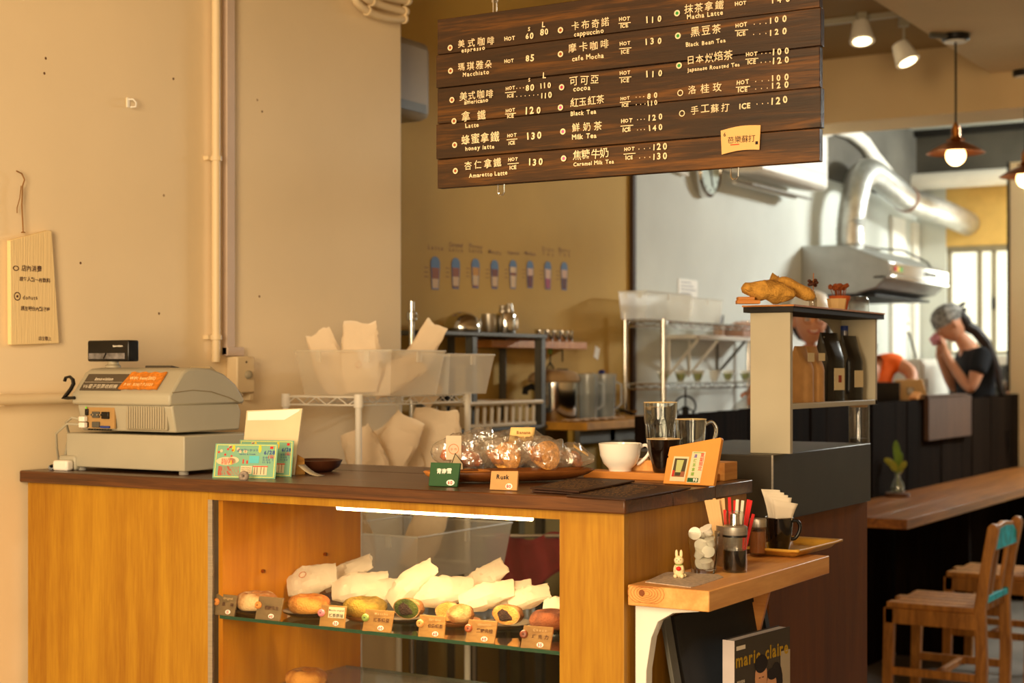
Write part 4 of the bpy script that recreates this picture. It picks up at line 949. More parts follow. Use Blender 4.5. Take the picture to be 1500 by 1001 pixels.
BG = [(437,877,.115,.075,.062,1,.35,-.35,True,'white paper bag with a round stamp, leftmost of the bags in the case'),
      (492,868,.125,.06,.05,2,.1,-.6,False,'paper bag behind the stamped bag with its mouth pointing up right'),
      (505,884,.125,.07,.055,3,.2,-.25,False,'low white paper bag behind the golden donut'),
      (545,886,.10,.06,.045,4,.3,-.1,False,'shaded paper bag behind the yellow green donut'),
      (588,890,.125,.065,.060,5,.5,-.85,False,'bright white bag peaking up behind the cut green tea donut'),
      (628,892,.13,.07,.062,6,.2,-.2,False,'bright wide white paper bag in the middle of the case'),
      (690,884,.125,.065,.055,7,.2,-.75,False,'paper bag with a tall pointed mouth at the middle rear'),
      (692,900,.12,.06,.05,8,.3,-.35,False,'white paper bag behind the split sugared donut'),
      (728,898,.10,.055,.05,9,.2,-.4,False,'paper bag with an angular mouth behind the cut custard donut'),
      (756,902,.09,.05,.045,10,.3,-.4,False,'shaded tan paper bag, rightmost of the pointed bags'),
      (800,912,.07,.05,.045,11,.0,0,False,'pale paper wrap behind the brown donut at the right end')]
for (u, v, w_, d_, h_, sd, rz, ry, stp, lb) in BG:
    p = Pz(u, v+8, SH)
    pbag(lb, (p.x, p.y+.050, SH+.022+max(0,math.sin(-ry))*.022), w_, d_*1.05, h_*.9, sd, rz=TH*.7+rz*.3, ry=ry*.85, rx=.75, stamp=stp, mat=M['paper'])

# ================================================================ SIDE SHELF WITH CONDIMENTS
SZ = .947
T = thing('side_shelf', 'thick pale pine shelf fixed to the side of the counter', 'shelf', (-1.277, 2.51, SZ-.037))
obj('shelf_board', B(.0,.158,.0,.607,0,.037), M['pine'], T, bev=.002)
obj('bracket', MB().prism([(0,-.001),(.125,-.001),(.125,-.006),(.075,-.012),(.045,-.03),(.032,-.06),(.022,-.12),(.016,-.45),(0,-.45)], .03, .055, 'xz'), M['white'], T, bev=.001)
obj('bracket', MB().prism([(0,-.001),(.060,-.001),(.045,-.05),(.022,-.14),(.0,-.2)], .55, .56, 'xz'), M['oak'], T)
for z in (-.09,-.19): obj('screw', MB().lathe([(0,0),(.003,0),(.002,.002),(0,.002)], n=8, M=TR((.022,.042,z))@RY(PI/2)), M['black'], T)
gr = MB()
for i, r in enumerate((.006,.010,.0145,.019,.024,.029)):
    gr.tube([(.036+r*1.25*math.cos(a), -.0003, .024+r*.72*math.sin(a)) for a in [2*PI*j/20 for j in range(21)] if -.018 < r*.72*math.sin(a) < .0125], .0004, 4, caps=False)
obj('grain_ring', gr, colmat((176,110,56)), T)
obj('knot', MB().lathe([(0,.001),(.005,.001),(.006,0),(0,0)], n=14, M=TR((.028,.0,.024))@RX(PI/2)), colmat((130,70,30)), T)
P_ = [Pz(u, v, SZ) for u, v in ((945,853),(1012,861),(1027,857),(1060,846),(1052,842),(1000,838),(975,839))]; c = sum(P_, Vector())/7
T = thing('printed_card', 'grey printed paper card lying under the rabbit figurine', 'card', (c.x, c.y, SZ))
obj('card', MB().prism([(q.x-c.x,q.y-c.y) for q in P_], 0, .0012, 'xy'), pm('grey_print_card', (196,178,160), .7, var=.2, scale=140), T)
p = Pz(991, 848, SZ)
T = thing('rabbit_figurine', 'little ivory rabbit figurine holding a red berry', 'figurine', (p.x, p.y+.01, SZ+.0012), rz=TH-.15)
iv = pm('ivory_ceramic', (240,222,176), .5, var=.06, scale=60)
obj('body', MB().ball((0,0,.014), (.0105,.009,.0145), 16, 12).ball((-.006,-.007,.004),(.004,.005,.004),10,8).ball((.006,-.007,.004),(.004,.005,.004),10,8).ball((.010,.004,.004),(.004,.004,.004),8,6), iv, T)
obj('head', MB().ball((0,-.001,.032), (.0088,.008,.0088), 16, 12), iv, T)
for s_ in (-1,1):
    obj('ear', MB().ball((s_*.0042,0,.044), (.0028,.002,.0078), 10, 8), iv, T)
    obj('eye', MB().ball((s_*.0034,-.0086,.034), (.0009,.0005,.0009), 6, 5), M['inkb'], T)
    obj('arm', MB().ball((s_*.0068,-.007,.018), (.0028,.0032,.0052), 8, 6), iv, T)
obj('collar', MB().torus((0,0,.0243), .0066, .0013, 20, 6), colmat((130,150,60)), T)
obj('berry', MB().ball((0,-.0115,.0180), (.0045,.0032,.0042), 12, 8), M['red'], T)
obj('nose', MB().ball((0,-.0091,.0315), (.0007,.0005,.0014), 6, 5), M['inkb'], T)
# creamer glass
p = Pz(1027, 840, SZ); cx = Vector((p.x, p.y+.012, SZ))
T = thing('creamer_glass', 'clear fluted glass filled with little creamer pots', 'glass', cx, rz=TH)
obj('glass_body', MB().lathe([(0,0),(.022,0),(.0235,.003),(.0255,.03),(.0285,.055),(.0305,.078),(.0290,.078),(.0270,.055),(.0238,.03),(.0205,.009),(0,.007)], n=40, wob=lambda a,z: 1+(.03*math.cos(10*a) if z<.056 else 0)), M['glass'], T, ang=.6)
for i, (x,y,z,a,b_) in enumerate(((.007,-.006,.018,.4,.2),(-.009,.0,.017,1.2,.8),(.004,.009,.020,2,.4),(-.006,-.008,.036,.6,1.4),(.010,.0,.038,1.1,.3),(-.006,.009,.040,2.4,.9),(-.006,-.002,.056,1.9,.5),(.012,.002,.058,.5,-.5),(-.018,-.002,.074,1.5,.5),(.010,-.004,.080,.6,-.5),(-.004,.010,.076,2.4,.9))):
    t_ = thing('creamer_pot', 'small white creamer pot in the clear glass, '+('lowest at right','lowest at left','lowest at the back','second layer at left','second layer at right','second layer at the back','third layer at left','third layer at right','lying over the left rim','standing on top at right','on top at the back')[i], 'creamer', cx+Vector((x,y,z)), rz=b_, rx=a, group='creamer pots in the glass')
    obj('pot', MB().lathe([(0,-.008),(.0072,-.008),(.0098,.006),(.0122,.0066),(.0122,.0078),(0,.0082)], n=18), colmat((240,232,218), .35), t_, ang=.5)
# syrup bottle
p = Pz(1071.5, 839, SZ)
T = thing('syrup_bottle', 'glass pourer of dark syrup with a steel collar and clear cap', 'syrup bottle', (p.x, p.y+.016, SZ))
obj('syrup', MB().lathe([(0,.004),(.0200,.004),(.0212,.008),(.0212,.042),(0,.042)], n=30), M['coffee'], T)
obj('glass_body', MB().lathe([(0,0),(.0225,0),(.023,.003),(.023,.068),(.0226,.068)], n=32), thin('bottle_glass', (.93,.93,.9), .05), T, ang=.9)
obj('black_band', MB().lathe([(.0228,.067),(.0236,.067),(.0236,.071),(.0228,.071)], n=30), M['black'], T)
obj('steel_collar', MB().lathe([(.0236,.071),(.0240,.072),(.0240,.086),(.0200,.089),(0,.089)], n=32), M['steel'], T, ang=.9)
obj('spout', MB().lathe([(.011,.089),(.0095,.093),(.009,.110),(0,.112)], n=20), M['chrome'], T, ang=.9)
obj('clear_cap', MB().lathe([(.0175,.089),(.0172,.110),(.0150,.1155),(0,.1165)], n=28), thin('cap_plastic', (.95,.93,.9), .08), T, ang=.9)
# stir stick cup
p = Pz(1062, 834, SZ); c = Vector((p.x-.012, p.y+.055, SZ))
T = thing('stick_cup', 'steel cup behind the syrup bottle holding stirrers and sugar sticks', 'cup', c)
obj('cup_body', MB().lathe([(0,0),(.026,0),(.028,.004),(.0300,.080),(.0285,.080),(.026,.006),(0,.004)], n=30), M['steel'], T, ang=.9)
R = random.Random(5)
for i in range(9):
    x, y = -.022+.0045*(i%5), -.012+.010*(i//5)
    t_ = thing('stirrer', 'flat pale wooden stirrer in the steel cup, '+(('first','second','third','fourth','fifth')[i%5])+' from the left in the '+('front row' if i < 5 else 'back row'), 'stirrer', c+Vector((x*.8,y,.006)), rz=TH, ry=-.22+.02*i, group='wooden stirrers in the steel cup')
    obj('stick', B(-.0028,.0028,-.0006,.0006,0,.124+.003*R.random()), colmat((226,186,130)), t_)
cols_ = [('red_sugar_stick','red','slim red sugar stick in the steel cup',(200,30,36)),]
for i in range(8):
    red = i not in (3,4)
    t_ = thing('sugar_stick', ('slim red' if red else 'slim white')+' sugar stick, '+('first','second','third','fourth','fifth','sixth','seventh','eighth')[i]+' from the left in the steel cup', 'sugar stick', c+Vector((.001+.0034*i, -.010+.005*(i%3), .006)), rz=TH, ry=-.08+.045*i, group='red sugar sticks' if red else 'white sugar sticks')
    obj('packet', B(-.0030,.0030,-.0012,.0012,0,.122+.008*R.random()-(.022 if i==0 or i==7 else 0)), M['red'] if red else colmat((222,226,206)), t_, bev=.0006)
# bamboo tray
P_ = [Pz(u, v, SZ) for u, v in ((1112,828),(1186,801),(1150,795),(1090,815))]
e1 = P_[1]-P_[0]; c = (P_[0]+P_[1]+P_[2]+P_[3])/4
T = thing('bamboo_tray', 'small yellow bamboo tray under the shaker and black cup', 'tray', (-1.203, c.y+.03, SZ), rz=PI/2-.03)
def rtray(a, b):
    def sq(t): return max(-1, min(1, (t-.5)*2.6))
    ex = max(0, abs(a-.5)*2-.72)/.28; ey = max(0, abs(b-.5)*2-.60)/.40
    e = min(1, math.hypot(ex, ey)); return ((a-.5)*.25, (b-.5)*.115, .003+.014*e*e*(3-2*e))
obj('tray_body', MB().grid(rtray, 24, 16), pm('bamboo', (206,156,60), .5, var=.1, scale=30), T, sol=.005)
TZ = SZ+.006
p = Pz(1108, 812, TZ)
T = thing('cinnamon_shaker', 'glass shaker of brown powder with a steel lid on the bamboo tray', 'shaker', (p.x, p.y+.008, TZ))
obj('powder', MB().lathe([(0,.003),(.0158,.003),(.0158,.046),(0,.048)], n=24), pm('brown_powder', (150,94,50), .95, var=.1, scale=60), T)
obj('glass_body', MB().lathe([(0,0),(.0168,0),(.0172,.003),(.0172,.056),(.0168,.056)], n=28), thin('shaker_glass', (.95,.94,.9), .05), T, ang=.9)
obj('steel_lid', MB().lathe([(.0176,.056),(.0178,.057),(.0178,.070),(.0165,.073),(0,.073)], n=28), M['steel'], T, ang=.9)
t = MB(); write(t, 'Cinnamon', -.011, .050, .0062, y=-.0176, width=.022, M=RZ(TH), bold=.03); obj('lettering', t, M['inkb'], T)
p = Pz(1137, 806, TZ); c = Vector((p.x, p.y+.016, TZ))
T = thing('black_cup', 'glossy black cup with handle holding paper napkins', 'cup', c, rz=TH)
obj('cup_body', MB().lathe([(0,.0),(.021,0),(.022,.004),(.0255,.02),(.0285,.05),(.0295,.068),(.0280,.068),(.024,.02),(.02,.006),(0,.005)], n=32), pm('black_glaze', (14,12,12), .08, var=0, coat=1), T, ang=.9)
obj('rim', MB().torus((0,0,.068), .0288, .001, 32, 6), M['steel'], T)
obj('handle', MB().tube(smooth([(.028,0,.060),(.038,0,.060),(.044,0,.050),(.042,0,.036),(.034,0,.024),(.024,0,.022)]), .004, 10), M['black'], T)
T = thing('napkins', 'fan of cream paper napkins standing in the black cup', 'napkins', c+Vector((0,0,.008)), rz=TH)
for i in range(5):
    def nf(a, b, i=i):
        x0 = -.018+.002*i+.028*a; x1 = (-.038+.004*i+(.040+.003*i)*a) if i < 4 else (-.018+.054*a)
        return (x0*(1-b*b)+x1*b*b, (-.012+.005*(4-i))+.005*math.sin(a*2.5+i)*b-.010*b, (.100+.012*(4-i)*(.4) - .010*a*(1 if i==4 else .2))*b+.012*(1-b))
    obj('napkin', MB().grid(nf, 6, 6), paper('napkin_paper', (248,238,220), .25, .1) if i == 0 else bpy.data.materials['napkin_paper'], T, sol=.0008)
# magazine, boards below
A = Pd(1076, 936, 3.0); Bm = Pd(1157, 920, 3.17); e = (Bm-A); e.z = 0; ang = math.atan2(e.y, e.x); wM = e.length; zb = .53; hM = .283
T = thing('magazine', 'thick fashion magazine standing upright under the side shelf', 'magazine', (A.x, A.y, zb), rz=ang)
obj('page_block', B(.002,wM-.002,.0015,.024,.002,hM-.002), colmat((226,214,196)), T)
obj('cover', MB().box(0,wM,0,.0012,0,hM).box(0,.0012,0,.026,0,hM).box(0,wM,.0248,.026,0,hM), colmat((66,58,50),.35), T)
obj('spine', B(-.0006,0,.0,.026,0,hM), colmat((214,200,196),.4), T)
t = MB(); write(t, 'marie claire', .004, hM-.052, .052, y=-.0006, width=wM-.008, bold=.03, jit=0); obj('masthead', t, colmat((176,140,30)), T)
t = MB(); [write(t, s_, .008, hM-.085-.014*i, .010, y=-.0006, width=.03, jit=0) for i, s_ in enumerate(('時尚風格','春夏新裝','大特集'))]; [write(t, s_, .008, hM-.145-.013*i, .010, y=-.0006, width=.05, jit=0) for i, s_ in enumerate(('SPRING STYLE','BEAUTY'))]
rect(t, .006,.04,hM-.020,hM-.012,-.0006); obj('lettering', t, colmat((226,214,196)), T)
t = MB(); write(t, '22', .01, hM-.20, .045, y=-.0006, jit=0); obj('issue_number', t, colmat((150,120,40)), T)
t = MB(); disc(t, wM*.46, hM-.085, .024, -.0008, 18, .034); rect(t, wM*.43, wM*.53, hM-.14, hM-.10, -.0008); disc(t, wM*.65, hM-.108, .020, -.0010, 18, .028); rect(t, wM*.62, wM*.72, hM-.16, hM-.12, -.0009); obj('printed_faces', t, colmat((206,150,110)), T)
t = MB(); disc(t, wM*.46, hM-.058, .025, -.0012, 18, .018); disc(t, wM*.74, hM-.105, .026, -.0007, 18, .042); disc(t, wM*.67, hM-.084, .022, -.0012, 18, .012)
for x_, z_ in ((.43,.085),(.49,.085),(.46,.100),(.62,.108)): rect(t, wM*x_-.003, wM*x_+.003, hM-z_-.0008, hM-z_+.0008, -.0013)
obj('printed_hair', t, M['inkb'], T)
t = MB(); t.add([(wM*.30,-.0007,hM-.26),(wM*.34,-.0007,hM-.14),(wM*.44,-.0007,hM-.125),(wM*.50,-.0007,hM-.15),(wM*.56,-.0007,hM-.125),(wM*.66,-.0007,hM-.145),(wM*.80,-.0007,hM-.15),(wM*.86,-.0007,hM-.26)], [tuple(range(8))]); obj('printed_dress', t, M['inkb'], T)
t = MB(); R = random.Random(2)
for i in range(60): disc(t, wM*R.uniform(.34,.82), hM-R.uniform(.16,.25), .0022, -.0012, 6)
obj('printed_flowers', t, colmat((206,130,110)), T)
t = MB(); rect(t, wM*.82, wM, 0, hM*.84, -.0005); obj('printed_wall', t, colmat((170,156,136)), T)
T = thing('magazine_stand', 'low brown wooden stand under the magazine', 'stand', (-1.20, 2.76, 0))
obj('stand_top', B(-.005,.10,0,.30,.50,.53), M['brown'], T, bev=.002)
for y in (0,.28): obj('stand_leg', B(.02,.09,y,y+.02,0,.50), M['brown'], T)
T = thing('folding_blackboard', 'large black board leaning under the side shelf against the counter', 'blackboard', (-1.172, 2.68, .30), ry=-.185)
obj('board_face', B(0,.008,.02,.42,.02,.555), M['blackm'], T)
obj('board_frame', MB().box(-.004,.012,0,.02,0,.575).box(-.004,.012,.42,.44,0,.575).box(-.004,.012,.02,.42,.555,.575), M['blackm'], T)
T = thing('grey_panel', 'grey metal panel leaning outside the black board near the white bracket', 'panel', (-1.165, 2.63, .30), ry=-.185)
obj('panel', B(0,.008,0,.03,0,.58), M['greym'], T, bev=.001)
# ================================================================ WHITE WIRE RACK WITH BINS
T = thing('wire_rack', 'white wire rack behind the counter holding plastic bins', 'rack', (-2.79, 3.40, 0))
RX_, RY_ = .25, .54
for x in (0, RX_):
    for y in (0, RY_):
        obj('post', MB().tube([(x,y,0),(x,y,1.262)], .0095, 10), M['white'], T)
for z in (1.235, 1.00, .735, .35):
    s_ = MB()
    for (a, b_) in (((0,0),(RX_,0)),((RX_,0),(RX_,RY_)),((0,RY_),(RX_,RY_)),((0,0),(0,RY_))):
        for dz in (0, .022): s_.tube([(a[0],a[1],z+dz),(b_[0],b_[1],z+dz)], .0022, 5)
        n = max(3, int(math.hypot(b_[0]-a[0], b_[1]-a[1])/.035))
        s_.tube([(a[0]+(b_[0]-a[0])*i/n, a[1]+(b_[1]-a[1])*i/n, z+(.022 if i%2 else 0)) for i in range(n+1)], .0016, 5)
    obj('shelf_frame', s_, M['white'], T)
    s_ = MB()
    for i in range(1, 22): s_.tube([(0,RY_*i/22,z+.024),(RX_,RY_*i/22,z+.024)], .0014, 4)
    obj('shelf_wires', s_, M['white'], T)
    for x in (0, RX_):
        for y in (0, RY_): obj('collar', MB().lathe([(.0095,-.006),(.0135,-.006),(.0125,.030),(.0095,.030)], (x,y,z), 14), M['white'], T)
def bin_(label, x0, x1, y0, y1, z, h, taper=.018, lip=.006):
    T = thing('storage_bin', label, 'plastic bin', ((x0+x1)/2, (y0+y1)/2, z))
    hx, hy = (x1-x0)/2, (y1-y0)/2; tp = taper
    vs = []; fs = []
    for (k, zz) in ((-tp, 0), (0, h)): vs += [(-hx-k*-1 if 0 else -(hx+k), -(hy+k), zz), (hx+k, -(hy+k), zz), (hx+k, hy+k, zz), (-(hx+k), hy+k, zz)]
    fs = [(3,2,1,0)]+[(i,(i+1)%4,4+(i+1)%4,4+i) for i in range(4)]
    obj('bin_body', MB().add(vs, fs), M['poly'], T)
    obj('rim', MB().tube([(-hx,-hy,h),(hx,-hy,h),(hx,hy,h),(-hx,hy,h),(-hx,-hy,h)], .0035, 6), M['poly'], T)
    for s_ in (-.5,.5): obj('rib', B(hx*s_-.008,hx*s_+.008,-hy-.003,-hy+.002,h*.75,h), M['poly'], T)
    obj('rib', B(hx-.002,hx+.003,-.01,.01,h*.75,h), M['poly'], T)
    return T
bin_('milky plastic bin on top of the wire rack, nearest the left wall', -2.745, -2.42, 3.385, 3.64, 1.262, .120)
bin_('milky plastic bin on top of the wire rack, further from the counter', -2.745, -2.42, 3.665, 3.90, 1.262, .112)
bin_('milky plastic bin on the rack tier seen through the glass case', -2.745, -2.36, 3.42, 3.90, .762, .125)
def tbag(label, u, v, s, z, w_, d_, h_, seed, rz, ry, stamp=False, rx=0):
    p = Ps(u, v, s)
    return pbag(label, (p.x, p.y, z), w_, d_, h_, seed, rz=rz, ry=ry, rx=rx, mat=M['paper2'], stamp=stamp)
pbag('cream paper bag poking out at the left end of the rear bins', (-2.70,3.50,1.335), .19,.10,.055, 21, rz=TH, rx=PI/2-.1, ry=-1.95, mat=M['paper2'])
pbag('cream paper bag with a round stamp standing high in the bin', (-2.575,3.47,1.350), .19,.125,.06, 22, rz=TH-.1, rx=PI/2-.05, ry=-1.6, mat=M['paper2'], stamp=True)
pbag('crumpled paper bag low in the nearer milky bin', (-2.53,3.54,1.300), .16,.09,.06, 23, rz=TH+.2, rx=1.2, ry=-.5, mat=M['paper2'])
pbag('paper bag whose mouth rises as a tall curved point above the bin', (-2.60,3.76,1.355), .21,.09,.05, 24, rz=TH, rx=PI/2, ry=-1.05, mat=M['paper2'], tail=.6)
pbag('crumpled paper bag in the further milky bin', (-2.62,3.80,1.300), .18,.10,.06, 25, rz=TH, rx=1.2, ry=-2.5, mat=M['paper2'])
for i, (x, y, z, w_, dd2, rz, ry, lb) in enumerate(((-2.62,3.56,1.085,.15,.12,.0,-2.0,'small paper bag at the left of the second tier heap'),
        (-2.60,3.66,1.105,.17,.12,.1,-1.1,'pointed paper bag in the middle of the second tier heap'),(-2.57,3.82,1.110,.18,.17,.0,-1.5,'big rounded paper bag at the right of the second tier heap'),
        (-2.64,3.74,1.095,.16,.12,.2,-2.1,'paper bag at the back of the second tier heap'),(-2.66,3.55,.84,.20,.12,.1,-1.8,'paper bag standing in the lower bin, left one'),(-2.56,3.74,.84,.20,.11,.1,-1.2,'paper bag standing in the lower bin, right one'))):
    pbag(lb, (x,y,z), w_, dd2, .06, 31+i, rz=TH+rz, ry=ry, rx=PI/2-.2, mat=M['paper2'], tail=.3)
# cloth hanging further back, low cabinet
p = Pd(765, 785, 4.9)
T = thing('pink_cloth', 'dusky pink cloth hanging behind the rack, seen through the case', 'cloth', (p.x, p.y, p.z-.14), rz=TH)
obj('cloth_folds', MB().grid(lambda a,b: (-.11+.24*a, .02*math.sin(a*14+b*2), .14*b-.03*math.sin(a*4)*(1-b)+.012*math.sin(a*9)), 28, 8), M['cloth'], T, sol=.004)
obj('rail', MB().tube([(-.16,.0,.14),(.16,0,.14)], .006, 8), M['steel'], T)
for x in (-.15,.15): obj('rail_stand', MB().tube([(x,0,.14),(x,0,-(p.z-.14))], .006, 8), M['steel'], T)
# ================================================================ KITCHEN WALL SIDE
T = thing('metal_shelving', 'grey slotted metal shelving against the kitchen wall with steel bowls on top', 'shelving', (-3.08, 4.23, 0))
for x, y in ((0,0),(.18,0),(0,.77),(.18,.77),(.18,.30),(0,.42)): obj('upright', MB().box(x-.002,x+.002,y-.0,y+.028,0,1.458).box(x-.028 if x else x,x if x else x+.028,y,y+.003,0,1.458), M['greym'], T)
for z in (1.447, 1.115, .6): obj('shelf', B(-.0,.19,0,.80,z,z+.014), M['greym'], T, bev=.002)
def kp(u, v, s): p = Ps(u, v, s); return p
p = kp(677, 490, -2.98); 
T = thing('steel_bowl', 'upturned shiny steel bowl on the grey shelving', 'bowl', (p.x, p.y, 1.461))
obj('bowl', MB().lathe([(.066,0),(.068,.002),(.064,.03),(.052,.053),(.03,.068),(.012,.072),(0,.0722)], n=32), M['chrome'], T, ang=1.2)
p = kp(716, 490, -3.02)
T = thing('steel_pot', 'plain steel pot left of the lidded jar on the shelving', 'pot', (p.x, p.y, 1.461))
obj('pot_body', MB().lathe([(0,0),(.026,0),(.027,.003),(.027,.072),(.025,.072),(.024,.004),(0,.003)], n=28), M['steel'], T, ang=.9)
obj('handle', MB().tube([(-.026,0,.06),(-.036,0,.055),(-.036,0,.03),(-.026,0,.025)], .003, 6), M['steel'], T)
p = kp(741, 490, -2.98)
T = thing('steel_jar', 'shiny steel jar with two small lids piled on it', 'jar', (p.x, p.y, 1.461))
obj('jar_body', MB().lathe([(0,0),(.034,0),(.036,.004),(.036,.070),(.032,.078),(0,.078)], n=32), M['chrome'], T, ang=.9)
obj('cap', MB().lathe([(.014,.078),(.015,.09),(.012,.095),(.013,.103),(0,.106)], (-.013,0,0), 18), M['steel'], T)
obj('cap', MB().lathe([(.014,.078),(.016,.088),(.013,.096),(.012,.110),(0,.113)], (.012,.004,0), 18), M['steel'], T)
obj('handle', MB().tube([(.035,0,.06),(.048,0,.055),(.048,0,.02),(.035,0,.015)], .003, 6), M['steel'], T)
# faucet post at the wall corner
p = kp(603, 470, -2.86)
T = thing('metal_pole', 'chrome pole with a clamp standing just behind the wall corner', 'pole', (p.x, p.y, 0))
obj('pole', MB().tube([(0,0,0),(0,0,1.332+100/F*depth(p))], .009, 12), M['chrome'], T)
obj('clamp', MB().lathe([(.009,-.015),(.017,-.012),(.017,.012),(.009,.015)], (0,0,1.332+78/F*depth(p)), 14), M['chrome'], T)
obj('clamp_screw', MB().tube([(0,0,1.332+78/F*depth(p)),(.03,-.01,1.332+78/F*depth(p))], .005, 8), M['chrome'], T)
# wooden wall shelf with cups and hanging tools
T = thing('wall_shelf', 'wooden wall shelf carrying a row of small steel cups', 'shelf', (SK, 4.80, 1.412))
obj('shelf_board', B(0,.11,0,.72,.0,.028), M['oak'], T, bev=.002)
obj('back_board', B(0,.012,0,.72,.0,.04), M['brown'], T)
for i, u in enumerate((791, 803, 813, 824, 832)):
    p = Ps(u, 500, -3.03)
    t_ = thing('steel_cup', ('small steel cup, %s of the row on the wooden wall shelf' % ('leftmost','second from left','middle','second from right','rightmost')[i]), 'cup', (p.x, p.y, 1.440), group='steel cups on the wall shelf')
    obj('cup_body', MB().lathe([(0,0),(.018,0),(.020,.003),(.021,.044),(.0195,.044),(.018,.004),(0,.003)], n=20), M['chrome'], t_, ang=.9)
    obj('rim', MB().torus((0,0,.044), .0203, .0012, 20, 5), M['chrome'], t_)
for nm, lb, u, cat in (('hand_whisk','dark wire whisk with a green tag hanging under the wooden wall shelf',806,'whisk'),('ladle','black ladle hanging right of the whisk under the wall shelf',824,'ladle')):
    p = Ps(u, 516, -3.02); T = thing(nm, lb, cat, (p.x, p.y, 1.412-.105), rz=TH)
    obj('handle', MB().tube([(0,0,.105),(0,0,.055)], .003, 6), M['blackm'], T)
    if nm == 'hand_whisk':
        w2 = MB()
        for a in (0,.8,1.6,2.4): w2.tube([(math.cos(a)*r,math.sin(a)*r,z) for r,z in ((0,.055),(.013,.035),(.014,.02),(.007,.004),(0,.001),(-.007,.004),(-.014,.02),(-.013,.035),(0,.055))], .0016, 5)
        obj('wires', w2, M['blackm'], T); obj('tag', B(-.008,.008,-.003,.0,.085,.105), M['leaf'], T)
    else:
        obj('scoop', MB().lathe([(0,0),(.012,.004),(.019,.014),(.022,.028),(.020,.028),(.017,.014),(0,.004)], n=18), M['blackm'], T)
p = Ps(874, 515, SK)
one('wall_note', MB().box(SK,SK+.002,p.y-.02,p.y+.02,p.z-.03,p.z+.02, M=TR(p)@RX(-.35)@TR(-p)), M['white'], 'small white slip stuck askew on the kitchen wall', 'note')
# drink stickers
SLB = (('Latte','leftmost, brown over white'),('Caramel Latte','second from left, brown band and brown foot'),('Honey Latte','third from left, yellow band'),('Mocha','fourth from left, dark brown band'),
       ('Cappuccino','fifth, thin brown band between whites'),('Macchiato','sixth, white over dark brown'),('Fruit Tea','seventh, white over pink'),('Berry Tea','rightmost, white over darkest brown'))
uv = ((637,376,423),(667,378,422),(696,379,421),(724,381,422),(751,381,422),(776,382,421),(802,383,423),(826,384,424))

LY = [[(.34,.68,(150,84,40)),(.68,1,(214,180,140))],[(.32,.62,(150,84,50)),(.62,.92,(214,180,140)),(.92,1,(140,90,50))],[(.30,.58,(200,140,40)),(.58,.92,(214,184,140)),(.92,1,(150,80,60))],[(.32,.58,(120,60,36)),(.58,.93,(214,180,140)),(.93,1,(110,60,40))],
      [(.24,.44,(220,190,150)),(.44,.55,(140,80,50)),(.55,1,(220,190,150))],[(.28,.55,(220,184,160)),(.55,1,(110,44,32))],[(.28,.62,(220,184,160)),(.62,1,(170,70,100))],[(.28,.58,(214,176,150)),(.58,1,(96,44,30))]]
MWk = Matrix(((0,-1,0,0),(1,0,0,0),(0,0,1,0),(0,0,0,1)))
for i, (u, v0, v1) in enumerate(uv):
    a = Ps(u, v1, SK); b_ = Ps(u, v0, SK); h = b_.z-a.z; w_ = h*.52*(1 if i < 4 else .96)
    T = thing('drink_sticker', 'layered drink cup drawing on the kitchen wall, '+SLB[i][1], 'wall sticker', (SK+.001, a.y, a.z), group='drink cup drawings on the kitchen wall')
    def outl(z0, z1, k=1.0):
        f = lambda t: w_/2*(1.0-.32*max(0,1-t)**1.2)*(1 if t < .78 else math.sqrt(max(0,1-(max(0,t-.78)/.24)**2))*.98+.02)*k
        ts = [z0+(z1-z0)*j/6 for j in range(7)]
        return [(f(t)*1.0, t*h) for t in ts]+[(-f(t), t*h) for t in ts[::-1]]
    def poly(mb, pts, y): mb.add([(x, y, z) for x, z in pts], [tuple(range(len(pts)))], MWk); return mb
    obj('outline', poly(MB(), outl(-.02,1.02,1.10), -.0005), colmat((96,110,150)), T)
    first = LY[i][0][0]
    obj('lid', poly(MB(), outl(1-first,1.0), -.0012), colmat((94,124,164)), T)
    for (t0, t1, c) in LY[i]: obj('layer', poly(MB(), outl(max(.02,1-t1),1-t0,.88), -.0012), colmat(c), T)
    t = MB(); nm = SLB[i][0].split(' ')
    for j, s_ in enumerate(nm): write(t, s_, -w_*.75, h*(1.22+.16*(len(nm)-1-j)), h*.2, y=-.001, width=w_*1.6, M=MWk)
    for j in range(3): rect(t, -w_*1.15, -w_*.75, h*(.35+.14*j), h*(.37+.14*j), -.001, MWk)
    obj('lettering', t, colmat((120,76,50)), T)
# dish basket
p0 = Ps(704, 618, -2.93); p1 = Ps(782, 616, -2.93); L_ = .34
T = thing('dish_basket', 'cream slatted plastic dish basket on the lower metal shelf', 'basket', (-2.96, (4.44+4.97)/2, 1.130))
hx, hy, h = .075, .235, .085
for k in range(10):
    y = -hy+.02+(2*hy-.04)*k/9
    obj('slat', MB().prism([(y-.010,.012),(y+.008,.012),(y+.012,h-.01),(y-.008,h-.01)], hx-.004, hx, 'yz'), M['pipe'], T)
for k in range(4):
    x = -hx+.02+(2*hx-.04)*k/3; obj('slat', B(x-.009,x+.009,-hy,-hy+.004,.012,h-.01), M['pipe'], T)
obj('basket_rim', MB().tube([(-hx-.01,-hy-.01,h),(hx+.01,-hy-.01,h),(hx+.01,hy+.02,h),(-hx-.01,hy+.02,h),(-hx-.01,-hy-.01,h)], .008, 6), M['pipe'], T)
obj('basket_floor', MB().box(-hx,hx,-hy,hy,0,.014), M['pipe'], T, bev=.003)
p = Ps(705, 576, -2.98)
T = thing('dark_tool', 'dark bundled kitchen tool lying in the dish basket', 'tool', (-2.99, 4.50, 1.150), rz=.5, rx=0)
